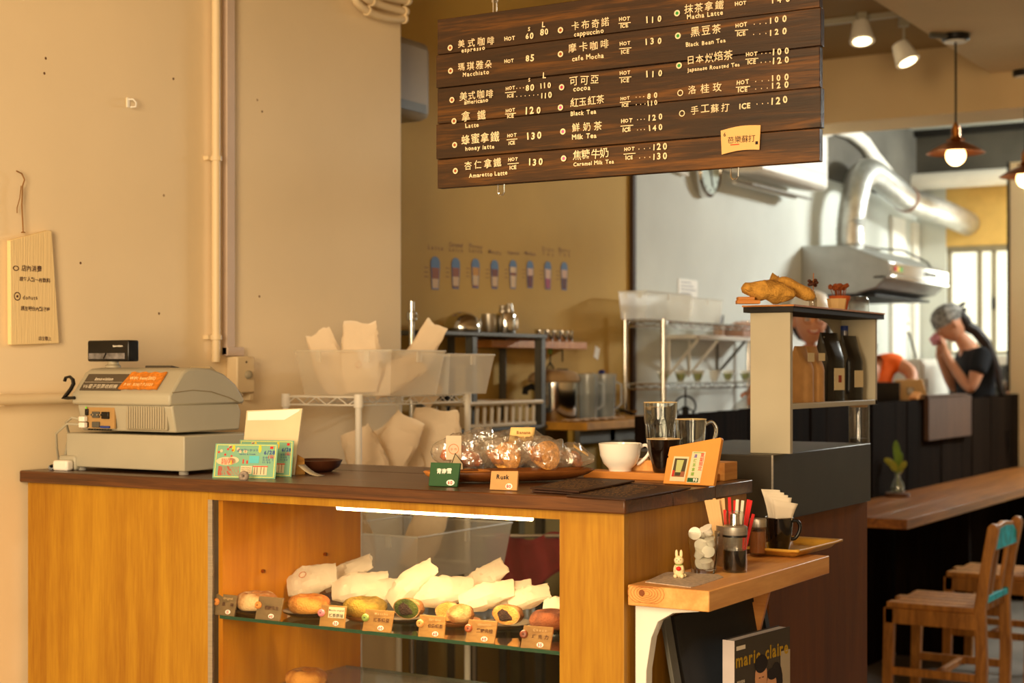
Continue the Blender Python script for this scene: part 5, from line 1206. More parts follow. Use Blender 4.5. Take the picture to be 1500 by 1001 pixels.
obj('tool_head', MB().ball((0,0,.09), (.02,.035,.018), 12, 8, dn=.3), M['blackm'], T); obj('tool_handle', MB().tube([(0,0,.09),(0,.05,.05),(0,.06,.0)], .007, 8), M['blackm'], T)
# work table
T = thing('yellow_table', 'worn yellow work table along the kitchen wall', 'table', (SK+.01, 5.04, 0))
obj('table_top', B(0,.36,0,.90,1.108,1.138), pm('worn_yellow_paint', (196,140,46), .6, var=.2, scale=14), T, bev=.003)
obj('apron', B(.31,.33,.0,.90,1.06,1.108), M['greym'], T)
obj('front_panel', B(.28,.30,.0,.22,.3,1.108), pm('worn_yellow_green', (160,130,52), .7, var=.25, scale=10), T)
for x, y in ((.29,.83),(.02,.83),(.02,.02),(.29,.24)): obj('leg', B(x,x+.04,y,y+.04,0,1.108), pm('olive_leg', (110,96,50), .7, var=.2), T)
obj('under_shelf', B(0,.34,0,.9,.28,.30), M['greym'], T)
TT = 1.138
p = Ps(812, 617, -2.96)
T = thing('hot_water_boiler', 'steel hot water boiler with a beige quilted cover on the table', 'boiler', (p.x, p.y, TT), rz=TH)
obj('boiler_body', MB().lathe([(0,0),(.088,0),(.09,.004),(.09,.155),(0,.155)], n=36), M['chrome'], T, ang=.9)
obj('cover', MB().lathe([(.094,.145),(.1,.152),(.098,.168),(.085,.182),(.05,.192),(0,.195)], n=36, wob=lambda a,z: 1+.02*math.sin(9*a)), pm('beige_quilt', (176,146,106), .9, var=.15), T)
obj('spout', MB().tube([(-.085,-.02,.13),(-.11,-.04,.12),(-.112,-.042,.10)], .012, 8), M['blackm'], T)
obj('tap', MB().tube([(-.09,-.02,.06),(-.11,-.03,.05)], .008, 8), M['blackm'], T)
for u, lb, hh_, r in ((861,'tall grey plastic pitcher between the boiler and the lidded pitcher',.165,.040),(886,'clear plastic pitcher with a dark blue lid on the table',.165,.045)):
    p = Ps(u, 617, -2.87)
    T = thing('water_pitcher', lb, 'pitcher', (p.x, p.y, TT), rz=TH)
    obj('pitcher_body', MB().lathe([(0,0),(r*.86,0),(r*.9,.003),(r,hh_),(r*.95,hh_),(r*.86,.006)], n=28), M['water'], T, ang=.9)
    obj('water', MB().lathe([(0,.006),(r*.84,.006),(r*.9,hh_*.6),(0,hh_*.6)], n=28), thin('pitcher_water', (.82,.86,.88), .02, .25, (.7,.74,.76)), T)
    obj('pitcher_lid', MB().lathe([(r*1.02,hh_),(r*1.03,hh_+.012),(r*.5,hh_+.016),(0,hh_+.016)], n=28), M['water'], T)
    if u == 886: obj('lid_button', MB().ball((-.012,0,hh_+.018), (.014,.014,.010), 12, 8), colmat((30,34,110)), T)
    obj('handle', MB().tube([(r,0,hh_-.02),(r+.02,0,hh_-.03),(r+.02,0,.06),(r*.95,0,.04)], .005, 8), M['water'], T)
p = Ps(870, 617, -2.83)
one('table_towel', MB().grid(lambda a,b: (p.x-.02+.05*b, p.y-.22+.42*a, TT+.003+.006*abs(math.sin(a*17+b*5))), 30, 5), colmat((206,170,130)), 'crumpled pinkish towel along the front of the table', 'towel', sol=.003)
p = Ps(862, 603, -3.02)
T = thing('pepper_mill', 'dark slim mill standing between the two pitchers', 'mill', (p.x, p.y, TT))
obj('mill_body', MB().lathe([(0,0),(.016,0),(.013,.03),(.009,.06),(.013,.075),(.01,.092),(0,.096)], n=18), M['blackm'], T)
p = Ps(915, 610, -3.0)
T = thing('folding_rack', 'black folded rack with chrome feet at the right end of the table', 'rack', (p.x, p.y-.06, TT), rz=TH)
obj('bar', MB().tube([(-.08,0,.065),(.06,0,.008)], .006, 6), M['blackm'], T); obj('bar', MB().tube([(-.06,.01,.012),(.08,.01,.020)], .006, 6), M['chrome'], T); obj('bar', MB().tube([(-.08,.02,.075),(-.06,.02,.0)], .005, 6), M['blackm'], T)
obj('foot', MB().ball((.0,0,.007), .008, 10, 6), M['chrome'], T)
p = Ps(1004, 612, -2.9); d_ = depth(p)/F
T = thing('iron_wheel', 'black iron wheel of a hand mill standing behind the glasses', 'hand mill', (p.x, p.y, 1.332-100*d_))
r = 15*d_; zc_ = 46*d_-.0
obj('wheel', MB().torus((0,0,0), r, .0045, 28, 8, M=TR((0,0,zc_))@RZ(TH)@RX(PI/2)), M['black'], T)
obj('spokes', MB().tube([(0,0,-.0),(0,0,r)], .004, 6, M=TR((0,0,zc_))).tube([(0,0,0),(r*.8*CRX,r*.8*CRY,-r*.5)], .004, 6, M=TR((0,0,zc_))).tube([(0,0,0),(-r*.8*CRX,-r*.8*CRY,-r*.5)], .004, 6, M=TR((0,0,zc_))), M['black'], T)
obj('crank', MB().tube([(0,0,zc_+r),(0,0,zc_+r+.03)], .005, 8).ball((0,0,zc_+r+.034), .008, 10, 8), M['black'], T)
obj('mill_base', MB().lathe([(0,0),(.045,0),(.04,.02),(.02,.03),(.014,zc_),(0,zc_)], n=20), M['blackm'], T)
zb_ = 1.332-100*d_
T = thing('kitchen_counter', 'long steel kitchen counter behind the glasses', 'counter', (SK+.01, 5.95, 0))
obj('worktop', B(0,.24,0,2.0,zb_-.035,zb_), M['steel'], T, bev=.003)
obj('front_panel', B(.20,.22,0,2.0,.1,zb_-.035), M['darkm'], T); obj('end_panel', B(0,.22,0,.02,.0,zb_-.035), M['darkm'], T)
# chrome wire shelving against the white wall
T = thing('chrome_shelving', 'chrome wire shelving unit standing against the white kitchen wall', 'shelving', (-3.05, 5.97, zb_))
zz = [1.248-zb_, 1.515-zb_]
for x, y in ((0,0),(.18,0),(0,1.35),(.18,1.35)): obj('post', MB().tube([(x,y,0),(x,y,1.545-zb_+(.03 if x==0 else 0))], .0115, 10), M['chrome'], T)
for z in zz:
    s_ = MB()
    for (a, b_) in (((0,0),(.18,0)),((.18,0),(.18,1.35)),((0,1.35),(.18,1.35)),((0,0),(0,1.35))):
        for dz in (0,.022): s_.tube([(a[0],a[1],z+dz),(b_[0],b_[1],z+dz)], .0024, 5)
        n = max(3, int(math.hypot(b_[0]-a[0], b_[1]-a[1])/.05)); s_.tube([(a[0]+(b_[0]-a[0])*i/n, a[1]+(b_[1]-a[1])*i/n, z+(.022 if i%2 else 0)) for i in range(n+1)], .0018, 4)
    for i in range(1, 8): s_.tube([(.18*i/8,0,z+.024),(.18*i/8,1.35,z+.024)], .0018, 4)
    obj('wire_shelf', s_, M['chrome'], T)
for i, u in enumerate((972, 997, 1022, 1046, 1066, 1092)):
    p = Ps(u, 569, -2.93)
    t_ = thing('small_bowl', 'white flared bowl', 'bowl', (p.x, p.y, 1.276), group='cups of green powder on the chrome shelf')
    t_['label'] = 'white flared bowl with green contents, %s on the chrome shelf' % ('leftmost','second from left','third from left','fourth from left','second from right','rightmost')[i]
    obj('bowl', MB().lathe([(0,0),(.012,0),(.030,.052),(.028,.052),(.012,.004)], n=20), M['poly'], t_)
    if i not in (3,): obj('green_contents', MB().lathe([(0,.006),(.012,.006),(.024,.036),(0,.040)], n=18), colmat((140,170,50)), t_)
p0 = Ps(925, 474, -2.97); p1 = Ps(1022, 474, -2.97)
bin_('milky plastic box on top of the chrome shelving', -3.03, -2.90, p0.y, p1.y-.22, 1.543, .115, .008)
bin_('pale plastic box with a shiny edge beside the milky box on the chrome shelving', -3.03, -2.90, p1.y-.20, p1.y+.12, 1.543, .105, .008)
a = Ps(993, 460, SK); b_ = Ps(1021, 411, SK)
T = thing('wall_paper', 'white typed sheet taped to the white kitchen wall', 'paper', (SK+.001, (a.y+b_.y)/2, a.z))
obj('sheet', B(0,.002,-(b_.y-a.y)/2,(b_.y-a.y)/2,0,b_.z-a.z), M['white'], T)
t = MB()
for i in range(7): rect(t, -(b_.y-a.y)*.4, (b_.y-a.y)*(.15+.25*((i*7)%3)/2), (b_.z-a.z)*(.9-.1*i), (b_.z-a.z)*(.925-.1*i), -.0025, MWk)
obj('text_lines', t, colmat((120,124,140)), T)
# bracket shelf
T = thing('bracket_shelf', 'white bracketed shelf on the kitchen wall behind the chrome shelving', 'shelf', (SK, 6.42, 1.470))
obj('shelf_board', B(0,.17,0,.86,0,.018), M['white'], T, bev=.002)
for y in (.08, .30, .62):
    obj('bracket', MB().tube([(.15,y,-.002),(.005,y,-.16)], .007, 6).tube([(.006,y,0),(.006,y,-.17)], .006, 6), M['white'] if y < .5 else M['greym'], T)
p = Ps(1053, 486, -3.0)
T = thing('pen_cup', 'clear cup of dark pens on the bracket shelf', 'pen cup', (p.x, p.y, 1.488))
obj('cup_body', MB().lathe([(0,0),(.024,0),(.028,.06),(.026,.06),(.022,.004)], n=20), colmat((190,160,140)), T)
for i in range(4): obj('pen', MB().tube([(-.012+.008*i,0,.005),(-.018+.012*i,.004*i,.10)], .0035, 6), M['blackm'] if i%2 else M['blue'], T)
p = Ps(1085, 486, -3.0)
T = thing('snack_box', 'pinkish box of packets beside the pen cup on the bracket shelf', 'box', (p.x, p.y, 1.488))
obj('box_body', B(-.05,.05,-.09,.09,0,.05), colmat((190,150,130)), T, bev=.004); obj('packets', MB().ball((0,-.03,.055),(.04,.04,.02),10,8,dn=.4).ball((0,.04,.055),(.04,.04,.025),10,8,dn=.4), colmat((226,190,170)), T)
# clock
p = Ps(1041, 249, SK+.05)
T = thing('wall_clock', 'round steel rimmed wall clock half hidden under the menu board', 'clock', (SK, p.y, p.z), rz=0)
RC = .128; CM = RY(PI/2)
obj('clock_case', MB().lathe([(0,0),(RC*.95,0),(RC,.012),(RC,.045),(RC*.9,.055),(RC*.88,.046),(0,.045)], n=40, M=CM), M['chrome'], T, ang=.6)
obj('clock_face', MB().lathe([(0,.0462),(RC*.87,.0462),(RC*.87,.0455),(0,.0455)], n=36, M=CM), colmat((196,212,204)), T)
t = MB()
for k in range(12):
    a = k*PI/6; t.tube([(.0475, math.sin(a)*RC*.70, math.cos(a)*RC*.70),(.0475, math.sin(a)*RC*.80, math.cos(a)*RC*.80)], .0022, 4)
obj('hour_marks', t, M['inkb'], T)
obj('clock_hand', MB().tube([(.049,0,0),(.049,-.045,.018)], .0035, 6), M['inkb'], T); obj('clock_hand', MB().tube([(.049,0,0),(.049,.03,-.075)], .0025, 6), M['inkb'], T)
p = Ps(985, 250, SK+.02)
T = thing('curtain_rail', 'thin pale rail on the kitchen wall left of the clock', 'rail', (SK+.02, p.y, p.z)); obj('rail', MB().tube([(0,-.3,.03),(0,.16,0)], .010, 8), M['white'], T)
for y in (-.25,.12): obj('rail_bracket', B(-.02,.0,y-.005,y+.005,-.008+.02*(y<0),.012+.02*(y<0)), M['white'], T)
# air conditioner
T = thing('air_conditioner', 'white wall mounted air conditioner right of the clock', 'air conditioner', (SK, 7.06, 2.285))
pr = [(0,.02),(.10,.0),(.18,-.004),(.208,.006),(.216,.03),(.216,.25),(.19,.285),(0,.285)]
obj('ac_body', MB().prism(pr, 0, .95, 'xz'), M['white'], T, bev=.008, ang=.8)
obj('front_panel', MB().box(.214,.222,.02,.93,.012,.275), M['white'], T, bev=.006)
obj('groove', MB().box(.2215,.2235,.03,.92,.135,.138).box(.2215,.2235,.03,.92,.075,.078), colmat((190,192,186)), T)
obj('air_flap', MB().box(.07,.165,.06,.88,-.018,-.006, M=RY(.25)), colmat((150,146,138)), T, bev=.002)
obj('flap_lip', MB().box(.05,.07,.06,.88,-.045,-.035), M['white'], T)
pp = [Ps(u, v, SK+.05) for u, v in ((1196,212),(1203,196),(1222,189),(1246,196),(1266,212),(1280,233),(1299,256),(1306,270))]
T = thing('insulated_pipe', 'white insulated pipe bundle arching from the air conditioner along the wall', 'pipe', pp[-1])
q = [x-pp[-1] for x in pp]; obj('pipe', MB().tube(q, .030, 10), M['white'], T); obj('pipe', MB().tube([x+Vector((.0,.05,.03)) for x in q], .022, 8), M['white'], T)
p = kp(610, 130, -2.92)
T = thing('wall_unit', 'rounded grey appliance high on the kitchen wall, half hidden behind the wall corner', 'appliance', (SK, 4.06, 2.15))
obj('unit_body', B(0,.19,0,.24,0,.26), pm('grey_unit', (150,138,118), .5, var=.03), T, bev=.03); obj('unit_vent', B(.19,.194,.03,.20,.02,.05), M['greym'], T)
one('ceiling_track', B(-2.95,-2.90,4.25,4.9,CZ-.03,CZ), M['blackm'], 'black track fixed to the ceiling behind the bent pipes', 'track')
# range hood, duct
T = thing('range_hood', 'wedge shaped steel range hood on the kitchen wall', 'range hood', (SK, 8.19, 1.74))
hp_ = [(0,.27),(.25,.265),(.49,.170),(.49,.095),(.42,.03),(.30,.0),(0,0)]
obj('hood_body', MB().prism(hp_, 0, 1.10, 'xz'), M['hood'], T, bev=.006, ang=.5)
obj('control_strip', MB().box(.488,.500,.01,1.09,.100,.166), M['chrome'], T, bev=.004)
obj('hood_lip', MB().box(.40,.502,.0,1.10,.078,.096), M['chrome'], T, bev=.004)
for i, c in enumerate(((190,40,40),(220,200,80),(60,150,70))): obj('button', B(.500,.504,.06+.05*i,.095+.05*i,.12,.145), colmat(c), T)
obj('badge', B(.500,.503,.62,.85,.118,.146), M['greym'], T)
obj('grease_filter', MB().box(.03,.40,.05,1.05,-.012,.0), M['blackm'], T)
obj('top_box', B(.05,.20,.45,.75,.262,.30), M['greym'], T, bev=.006)
obj('cable', MB().tube([(.15,.75,.30),(.30,.85,.29),(.42,.93,.22),(.44,.95,.185)], .006, 6), M['blackm'], T)
dp = [Vector((-2.93,8.50,1.99)), Vector((-2.93,8.50,2.13)), Vector((-2.92,8.53,2.27)), Vector((-2.92,8.63,2.41)), Vector((-2.92,8.82,2.47)), Vector((-2.90,9.10,2.42)), Vector((-2.88,9.40,2.36)), Vector((-2.86,9.66,2.35)), Vector((-2.80,9.95,2.32)), Vector((-2.755,10.32,2.28))]
sm = []
for i in range(len(dp)-1):
    for f in [k/6 for k in range(6)]:
        a, b_, c, d = dp[max(i-1,0)], dp[i], dp[i+1], dp[min(i+2,len(dp)-1)]
        sm.append(.5*((2*b_)+(c-a)*f+(2*a-5*b_+4*c-d)*f*f+(3*b_-a-3*c+d)*f**3))
sm.append(dp[-1]); o0 = Vector((-2.93,8.5,1.99))
T = thing('exhaust_duct', 'silver flexible exhaust duct bending from the hood to the end wall', 'duct', o0)
cr = []
for i in range(len(sm)-1): cr += [sm[i]-o0, (sm[i]+sm[i+1])/2-o0]
n = len(cr); rr = [(.080 if i%2 else .074) if i < n*.62 else .077 for i in range(n)]
obj('duct_hose', MB().tube(cr[:int(n*.66)], rr[:int(n*.66)], 20), M['duct'], T, ang=.9); obj('duct_elbow', MB().tube(cr[int(n*.64):], .079, 20), M['duct'], T, ang=1.0)
j = int(n*.65); obj('duct_band', MB().tube([cr[j], cr[j]+(cr[j+1]-cr[j]).normalized()*.03], .083, 20), colmat((150,110,90)), T)
one('conduit', MB().tube([(SK+.03,8.95,1.99),(SK+.03,8.95,2.5)], .035, 10), M['blackm'], 'dark vertical conduit on the wall behind the duct', 'conduit')
for nm, t0, t1, lb in (('wall_strip',9.72,9.98,'white upright strip panel on the wall right of the hood'),('wall_strip',10.18,10.29,'narrow white upright strip in the far corner by the window')):
    one(nm, B(SK,SK+.03,t0,t1,1.0,2.30), M['white'], lb, 'panel', bev=.003)
a = Pt(1330, 272, TE-.16); b_ = Pt(1500, 268, TE-.16)
T = thing('roller_tube', 'white horizontal tube fixed high above the window', 'tube', (a.x, TE-.13, 2.56))
obj('tube_body', MB().tube([(0,0,0),(2.4,0,0)], .055, 14), M['white'], T, ang=1); obj('end_cap', MB().tube([(-.03,0,0),(0,0,0)], .05, 14), M['chrome'], T)
p = Ps(1337, 476, SK+.02)
T = thing('power_outlet', 'white double wall outlet beside the window', 'outlet', (SK+.03, 10.23, p.z-.06)) if False else thing('power_outlet', 'white double wall outlet beside the window', 'outlet', (SK+.0, 10.08, 1.54))
obj('outlet_plate', B(0,.012,-.05,.05,0,.13), M['white'], T, bev=.002)
for z in (.03,.09): obj('socket', MB().box(.0115,.0135,-.02,.02,z-.01,z+.012), M['greym'], T)
obj('cord', MB().tube([(.02,.0,.03),(.05,.03,-.1),(.06,.06,-.25),(.1,.05,-.42)], .008, 6), M['greym'], T)
T = thing('white_cabinet', 'white equipment cabinet below the outlet at the kitchen end', 'cabinet', (-3.07, 9.30, zb_-.0))
obj('cabinet_body', B(0,.30,0,.6,0,.36), M['white'], T, bev=.01); dr_ = obj('cabinet_door', B(.30,.31,.03,.57,.03,.33), M['white'], T, bev=.003); obj('handle', B(.31,.32,.06,.08,.12,.24), M['steel'], dr_)
obj('cabinet_base', B(0,.28,0,.6,-zb_,0), M['greym'], T)
# machine row under the window
T = thing('sink_counter', 'dark counter with steel edge below the far window', 'counter', (-2.98, 9.93, 0))
obj('worktop', B(0,.55,0,.22,1.22,1.26), M['steel'], T, bev=.004); obj('front_panel', B(0,.55,.02,.22,0,1.22), M['greym'], T)
T = thing('black_appliance', 'low black appliance on the counter left of the woman in the black shirt', 'appliance', (-2.72, 9.94, 1.26)); obj('appliance_body', B(0,.24,0,.19,0,.09), M['blackm'], T, bev=.02); obj('appliance_lid', B(.02,.2,.02,.18,.09,.10), M['black'], T, bev=.004)

# ================================================================ LIGHTS HANGING
def pendant(u, v, label):
    p = Pz(u, v, 2.75)
    T = thing('pendant_lamp', label, 'lamp', p+Vector((0,0,-.52)))
    T.location.z = 2.20
    obj('canopy', MB().lathe([(0,.55),(.058,.55),(.058,.527),(.052,.522),(0,.522)], n=28), M['black'], T, ang=.6)
    obj('canopy_base', MB().lathe([(0,.5215),(.045,.5215),(.045,.516),(0,.516)], n=28), M['white'], T)
    obj('cord', MB().tube([(0,0,.52),(0,0,.175)], .0045, 8), M['black'], T)
    obj('socket', MB().lathe([(0,.18),(.006,.178),(.010,.168),(.016,.160),(.016,.150),(.0185,.148),(.0185,.118),(.024,.112),(.027,.104),(.024,.098),(.02,.096)], n=24), M['brass'], T, ang=.5)
    for s_ in (-1,1): obj('thumb_screw', MB().ball((s_*.033,0,.104), .006, 8, 6), M['brass'], T)
    obj('shade', MB().lathe([(.020,.098),(.045,.090),(.09,.068),(.118,.050),(.122,.047),(.118,.046),(.09,.062),(.045,.084),(.02,.092)], n=40), M['copper'], T, ang=.9)
    obj('bulb', MB().ball((0,0,.037), .042, 20, 14).lathe([(.02,.07),(.017,.098)], n=16), M['bulb'], T, ang=1.5)
    l = bpy.data.lights.new('pendant_light', 'POINT'); l.energy = 3.2; l.color = (1,.66,.34); l.shadow_soft_size = .045
    o = bpy.data.objects.new('pendant_light', l); C.objects.link(o); o.parent = T; o.location = (0,0,-.02)
pendant(1400, 50, 'copper shaded pendant lamp with a glowing globe bulb over the bar')
pendant(1502, 103, 'copper shaded pendant lamp cut off by the right edge of the photo')
T = thing('track_rail', 'pale lighting rail on the ceiling that carries the spot lamps', 'rail', (-2.9, 6.75, CZ-.025)); obj('rail', B(0,1.0,-.012,.012,0,.025), M['cream'], T)
def spotl(u, v, label, tilt, big=1.0):
    p = Pd(u, v, 6.9)
    T = thing('spot_lamp', label, 'lamp', p, rz=TH)
    hz = CZ-p.z-.03
    obj('arm', MB().tube([(0,0,.05),(0,0,hz)], .006, 8).box(-.02,.02,-.02,.02,hz-.03,hz+.03), M['cream'], T)
    R_m = RY(tilt)@RX(-.28)
    obj('lamp_head', MB().lathe([(.055,-.045),(.052,-.03),(.042,.02),(.036,.045),(.0,.05)], n=28, M=R_m, cap=False), M['white'], T, ang=.8)
    obj('lamp_rim', MB().lathe([(.035,-.046),(.055,-.048),(.056,-.042),(.035,-.040)], n=28, M=R_m), M['white'], T)
    obj('lamp_lens', MB().lathe([(0,-.050),(.038,-.050),(.038,-.041),(0,-.041)], n=24, M=R_m), M['lens'], T)
spotl(1262, 46, 'pale spot lamp pointing straight down near the menu board', 0)
spotl(1324, 77, 'pale spot lamp tilted towards the left, nearer the pendant', -.35)
# ceiling cable of pendants
for u0, v0, u1, v1, lb in ((1362,50,1390,52,'grey cable running to the black ceiling rose'),):
    a = Pz(u0, v0-3, 2.75); b_ = Pz(u1, v1-4, 2.75); one('ceiling_cable', MB().tube([a+Vector((0,0,-.012)), b_+Vector((0,0,-.014))], .012, 6), M['greym'], lb, 'cable')

# ================================================================ WHITE SHELF UNIT ON THE RETURN COUNTER
UZ = 1.146
T = thing('shelf_unit', 'white open shelf unit with dark top standing on the return counter', 'shelf unit', (-1.358, 3.27, UZ))
obj('near_panel', B(0,.094,0,.016,0,.312), M['panelw'], T, bev=.001)
obj('inner_board', B(0,.094,.016,.60,.098,.110), M['panelw'], T, bev=.001)
obj('far_panel', B(0,.094,.585,.600,.098,.312), M['panelw'], T, bev=.001)
obj('top_board', B(-.012,.106,-.012,.62,.3125,.325), M['blackm'], T, bev=.001)
obj('top_veneer', B(-.014,.108,-.014,.62,.325,.3285), M['oak'], T)
obj('corner_brace', MB().prism([(.585,.11),(.585,.312),(.43,.312),(.50,.300),(.545,.275),(.560,.24),(.562,.20)], .0, .006, 'yz'), M['panelw'], T)
UT = UZ+.3285; US = UZ+.110
def on_shelf(u, v, ds=-1.31, z=US): p = Ps(u, v, ds); return (p.x, p.y, z)
def cbag(label, u, w_, h_, mat, d_=.055, lab=None, top='flat'):
    x, y, z = on_shelf(u, 585)
    T = thing('coffee_bag', label, 'coffee bag', (x, y, z), rz=PI/2-.15)
    def fn(a, b):
        th = 2*PI*b; ct, st_ = math.cos(th), math.sin(th); sq = (abs(ct)**5+abs(st_)**5)**-.2
        dd_ = d_/2*(1 if a < .62 else 1-(a-.62)/.38*.92); ww = w_/2*(1-.06*math.sin(a*3))
        return (ct*ww*sq, st_*dd_*sq, a*h_+.0)
    g = MB().grid(fn, 12, 20); g.f.append(tuple(range(20))); obj('bag_body', g, mat, T, ang=.8)
    if lab: obj('bag_label', B(-w_*.30,w_*.30,-d_/2-.0014,-d_/2-.0006,h_*lab[0],h_*lab[1]), M['card'], T)
    return T
cbag('brown paper coffee bag, first on the shelf unit', 1172, .05, .130, M['kraft'], lab=(.72,.88))
cbag('brown paper coffee bag, second on the shelf unit', 1188, .05, .130, M['kraft'], lab=(.74,.88))
T = cbag('tall black coffee bag with a white printed label', 1214, .085, .165, M['black'], lab=(.16,.48))
obj('label_print', B(-.006,.008,-.0302,-.0295,.045,.062), colmat((150,60,40)), T); obj('tin_tie', B(-.036,.036,-.006,-.003,.15,.155), M['steel'], T)
T = cbag('shorter black coffee bag with a white label, behind the tall one', 1243, .075, .160, M['black'], lab=(.20,.46))
def bottle(label, u, prof, mat, capm, lbc=None, nm='bottle', ds=-1.32):
    x, y, z = on_shelf(u, 585, ds); T = thing(nm, label, 'bottle', (x, y, z), rz=PI/2-.15)
    obj('bottle_body', MB().lathe(prof, n=24), mat, T, ang=.9); hz = prof[-1][1]
    obj('cap', MB().lathe([(.011,hz-.018),(.011,hz+.012),(0,hz+.013)], n=18), capm, T)
    if lbc:
        obj('bottle_label', MB().lathe([(prof[2][0]+.0008,.03),(prof[2][0]+.0010,.08)], n=24), colmat(lbc), T)
    return T
bottle('blue capped clear bottle behind the black coffee bags', 1237, [(0,0),(.022,0),(.024,.005),(.024,.09),(.012,.125),(.011,.175)], thin('bottle_plastic', (.8,.8,.76), .1, .2, (.8,.75,.6)), M['blue'], (190,180,160), ds=-1.345)
bottle('clear curved bottle beside the dark red sauce bottle', 1256, [(0,0),(.024,0),(.026,.005),(.020,.05),(.026,.09),(.014,.13),(.010,.15)], thin('bottle_plastic2', (.8,.78,.7), .1, .25, (.8,.72,.55)), M['white'], (60,70,120), ds=-1.33)
bottle('dark red sauce bottle with a round label, rightmost on the shelf unit', 1268, [(0,0),(.025,0),(.027,.005),(.027,.07),(.013,.11),(.010,.135)], colmat((70,20,14),.2), M['black'], (150,40,36), ds=-1.30)
# burlap bags, reed vase, pot with flowers on top
x, y, z = on_shelf(1137, 452, -1.30, UT)
def pillow(label, loc, w_, d_, h_, rz, ry, seed, tie=False):
    T = thing('burlap_bag', label, 'burlap bag', loc, rz=rz, ry=ry)
    def fn(a, b):
        x_ = (a-.5)*w_; th = 2*PI*b; e = math.sin(PI*a)**.38 if not tie else (math.sin(PI*min(a,.5))**.6 if a < .72 else .45+.5*((a-.72)/.28)-.35*math.sin(PI*(a-.72)/.28)*0)
        q = 1+.35*noise.noise(Vector((a*5+seed, math.cos(th)*1.5, math.sin(th)*1.5)))+.12*noise.noise(Vector((a*14+seed, math.cos(th)*4, math.sin(th)*4)))
        return (x_, math.cos(th)*d_/2*(.25+.75*e)*q, h_/2+math.sin(th)*h_/2*e*q)
    obj('sack', MB().grid(fn, 20, 16), M['burlap'], T, ang=1.0)
    return T
d_ = 3.5/F
pillow('flat burlap coffee sack lying on the shelf unit, pointed end to the left', (x-.0, y-.05, UT+.006), 80*d_, .07, .046, TH+.15, .10, 1)
T = thing('burlap_bag', 'burlap sack with a gathered neck leaning over the flat sack', 'burlap bag', (x+.02, y+.01, UT), rz=TH)
sp = smooth([(.062,0,.016),(.046,0,.024),(.020,0,.036),(-.004,0,.050),(-.016,0,.054),(-.024,0,.057),(-.034,0,.060)], 4); n = len(sp); rs_ = []
for k in range(n):
    t_ = k/(n-1); rs_.append(.019*min(1,.4+t_*4) if t_ < .45 else (.019-.011*(t_-.45)/.3 if t_ < .75 else .008+.008*(t_-.75)/.25))
obj('sack', MB().tube(sp, rs_, 14, flat=.8), M['burlap'], T, ang=1.0)
obj('tie', MB().tube([sp[int(n*.74)], sp[int(n*.78)]], .0098, 12), M['tagw'], T)
T = thing('wood_offcut', 'small stack of two wooden offcuts under the sacks', 'wood block', (x-.03, y-.10, UT), rz=TH)
obj('block', B(-.02,.03,-.01,.02,0,.008), M['oak'], T, bev=.001); obj('block', B(-.018,.018,-.01,.02,.008,.015), M['oak'], T, bev=.001)
x, y, z = on_shelf(1191, 452, -1.31, UT)
T = thing('reed_bottle', 'small glass bottle holding a dried brown flower', 'bottle', (x, y, UT))
obj('bottle_body', MB().lathe([(0,0),(.008,0),(.009,.003),(.009,.025),(.004,.034),(.0045,.042)], n=18), thin('reed_glass', (.75,.72,.66), .12, .15, (.4,.3,.2)), T, ang=.9)
obj('stem', MB().tube([(0,0,.004),(.001,0,.085)], .0011, 5), colmat((190,120,50)), T)
fl_ = MB()
for k in range(10): fl_.ball((.009*math.cos(k*1.9),.009*math.sin(k*1.9),.062+.006*math.sin(k*2.7)), (.005,.005,.004), 6, 5)
obj('dried_flower', fl_, colmat((84,44,26)), T)
x, y, z = on_shelf(1230, 452, -1.30, UT)
T = thing('flower_pot', 'terracotta pot of dried reddish flower heads', 'flower pot', (x, y, UT))
obj('pot_body', MB().lathe([(0,0),(.018,0),(.0225,.026),(.0255,.026),(.0262,.037),(.024,.037),(.02,.028),(0,.028)], n=28), M['terra'], T, ang=.6)
obj('pot_paper', MB().lathe([(.0215,.004),(.0262,.030)], n=8, M=TR((-.003,-.006,0))@RZ(.4)), colmat((226,196,140)), T)
R = random.Random(9)
for k in range(22):
    a, rr_ = R.uniform(0,2*PI), .024*math.sqrt(R.random()); hh_ = R.uniform(.052,.060)
    obj('flower', MB().tube([(rr_*.6*math.cos(a),rr_*.6*math.sin(a),.028),(rr_*math.cos(a),rr_*math.sin(a),hh_)], .0008, 4).ball((rr_*math.cos(a),rr_*math.sin(a),hh_+.003), (.0066,.0066,.0055), 8, 6, dn=.5, seed=k), colmat((150,76,34)), T)
# column of lids behind the unit
x, y, z = (-1.30, 3.93, 1.15)
T = thing('lid_dispenser', 'clear column of stacked dark and cream cup lids beside the shelf unit', 'dispenser', (-1.345, 3.915, UZ+.0)); T.location.y = 3.895; T.location.x=-1.32
for i, (z0, z1, mt_) in enumerate(((.0,.012,M['blackm']),(.09,.165,M['kraft']),(.165,.195,M['blackm']),(.195,.225,M['kraft']),(.225,.285,M['blackm']),(.285,.33,M['white']))):
    obj('lid_stack' if i else 'base', MB().lathe([(0,z0),(.022,z0),(.023,z1-.002),(0,z1)], n=20), mt_, T)
obj('tube', MB().lathe([(.026,.0),(.026,.36),(.02,.372),(0,.374)], n=24), thin('tube_plastic', (.93,.93,.9), .06), T)

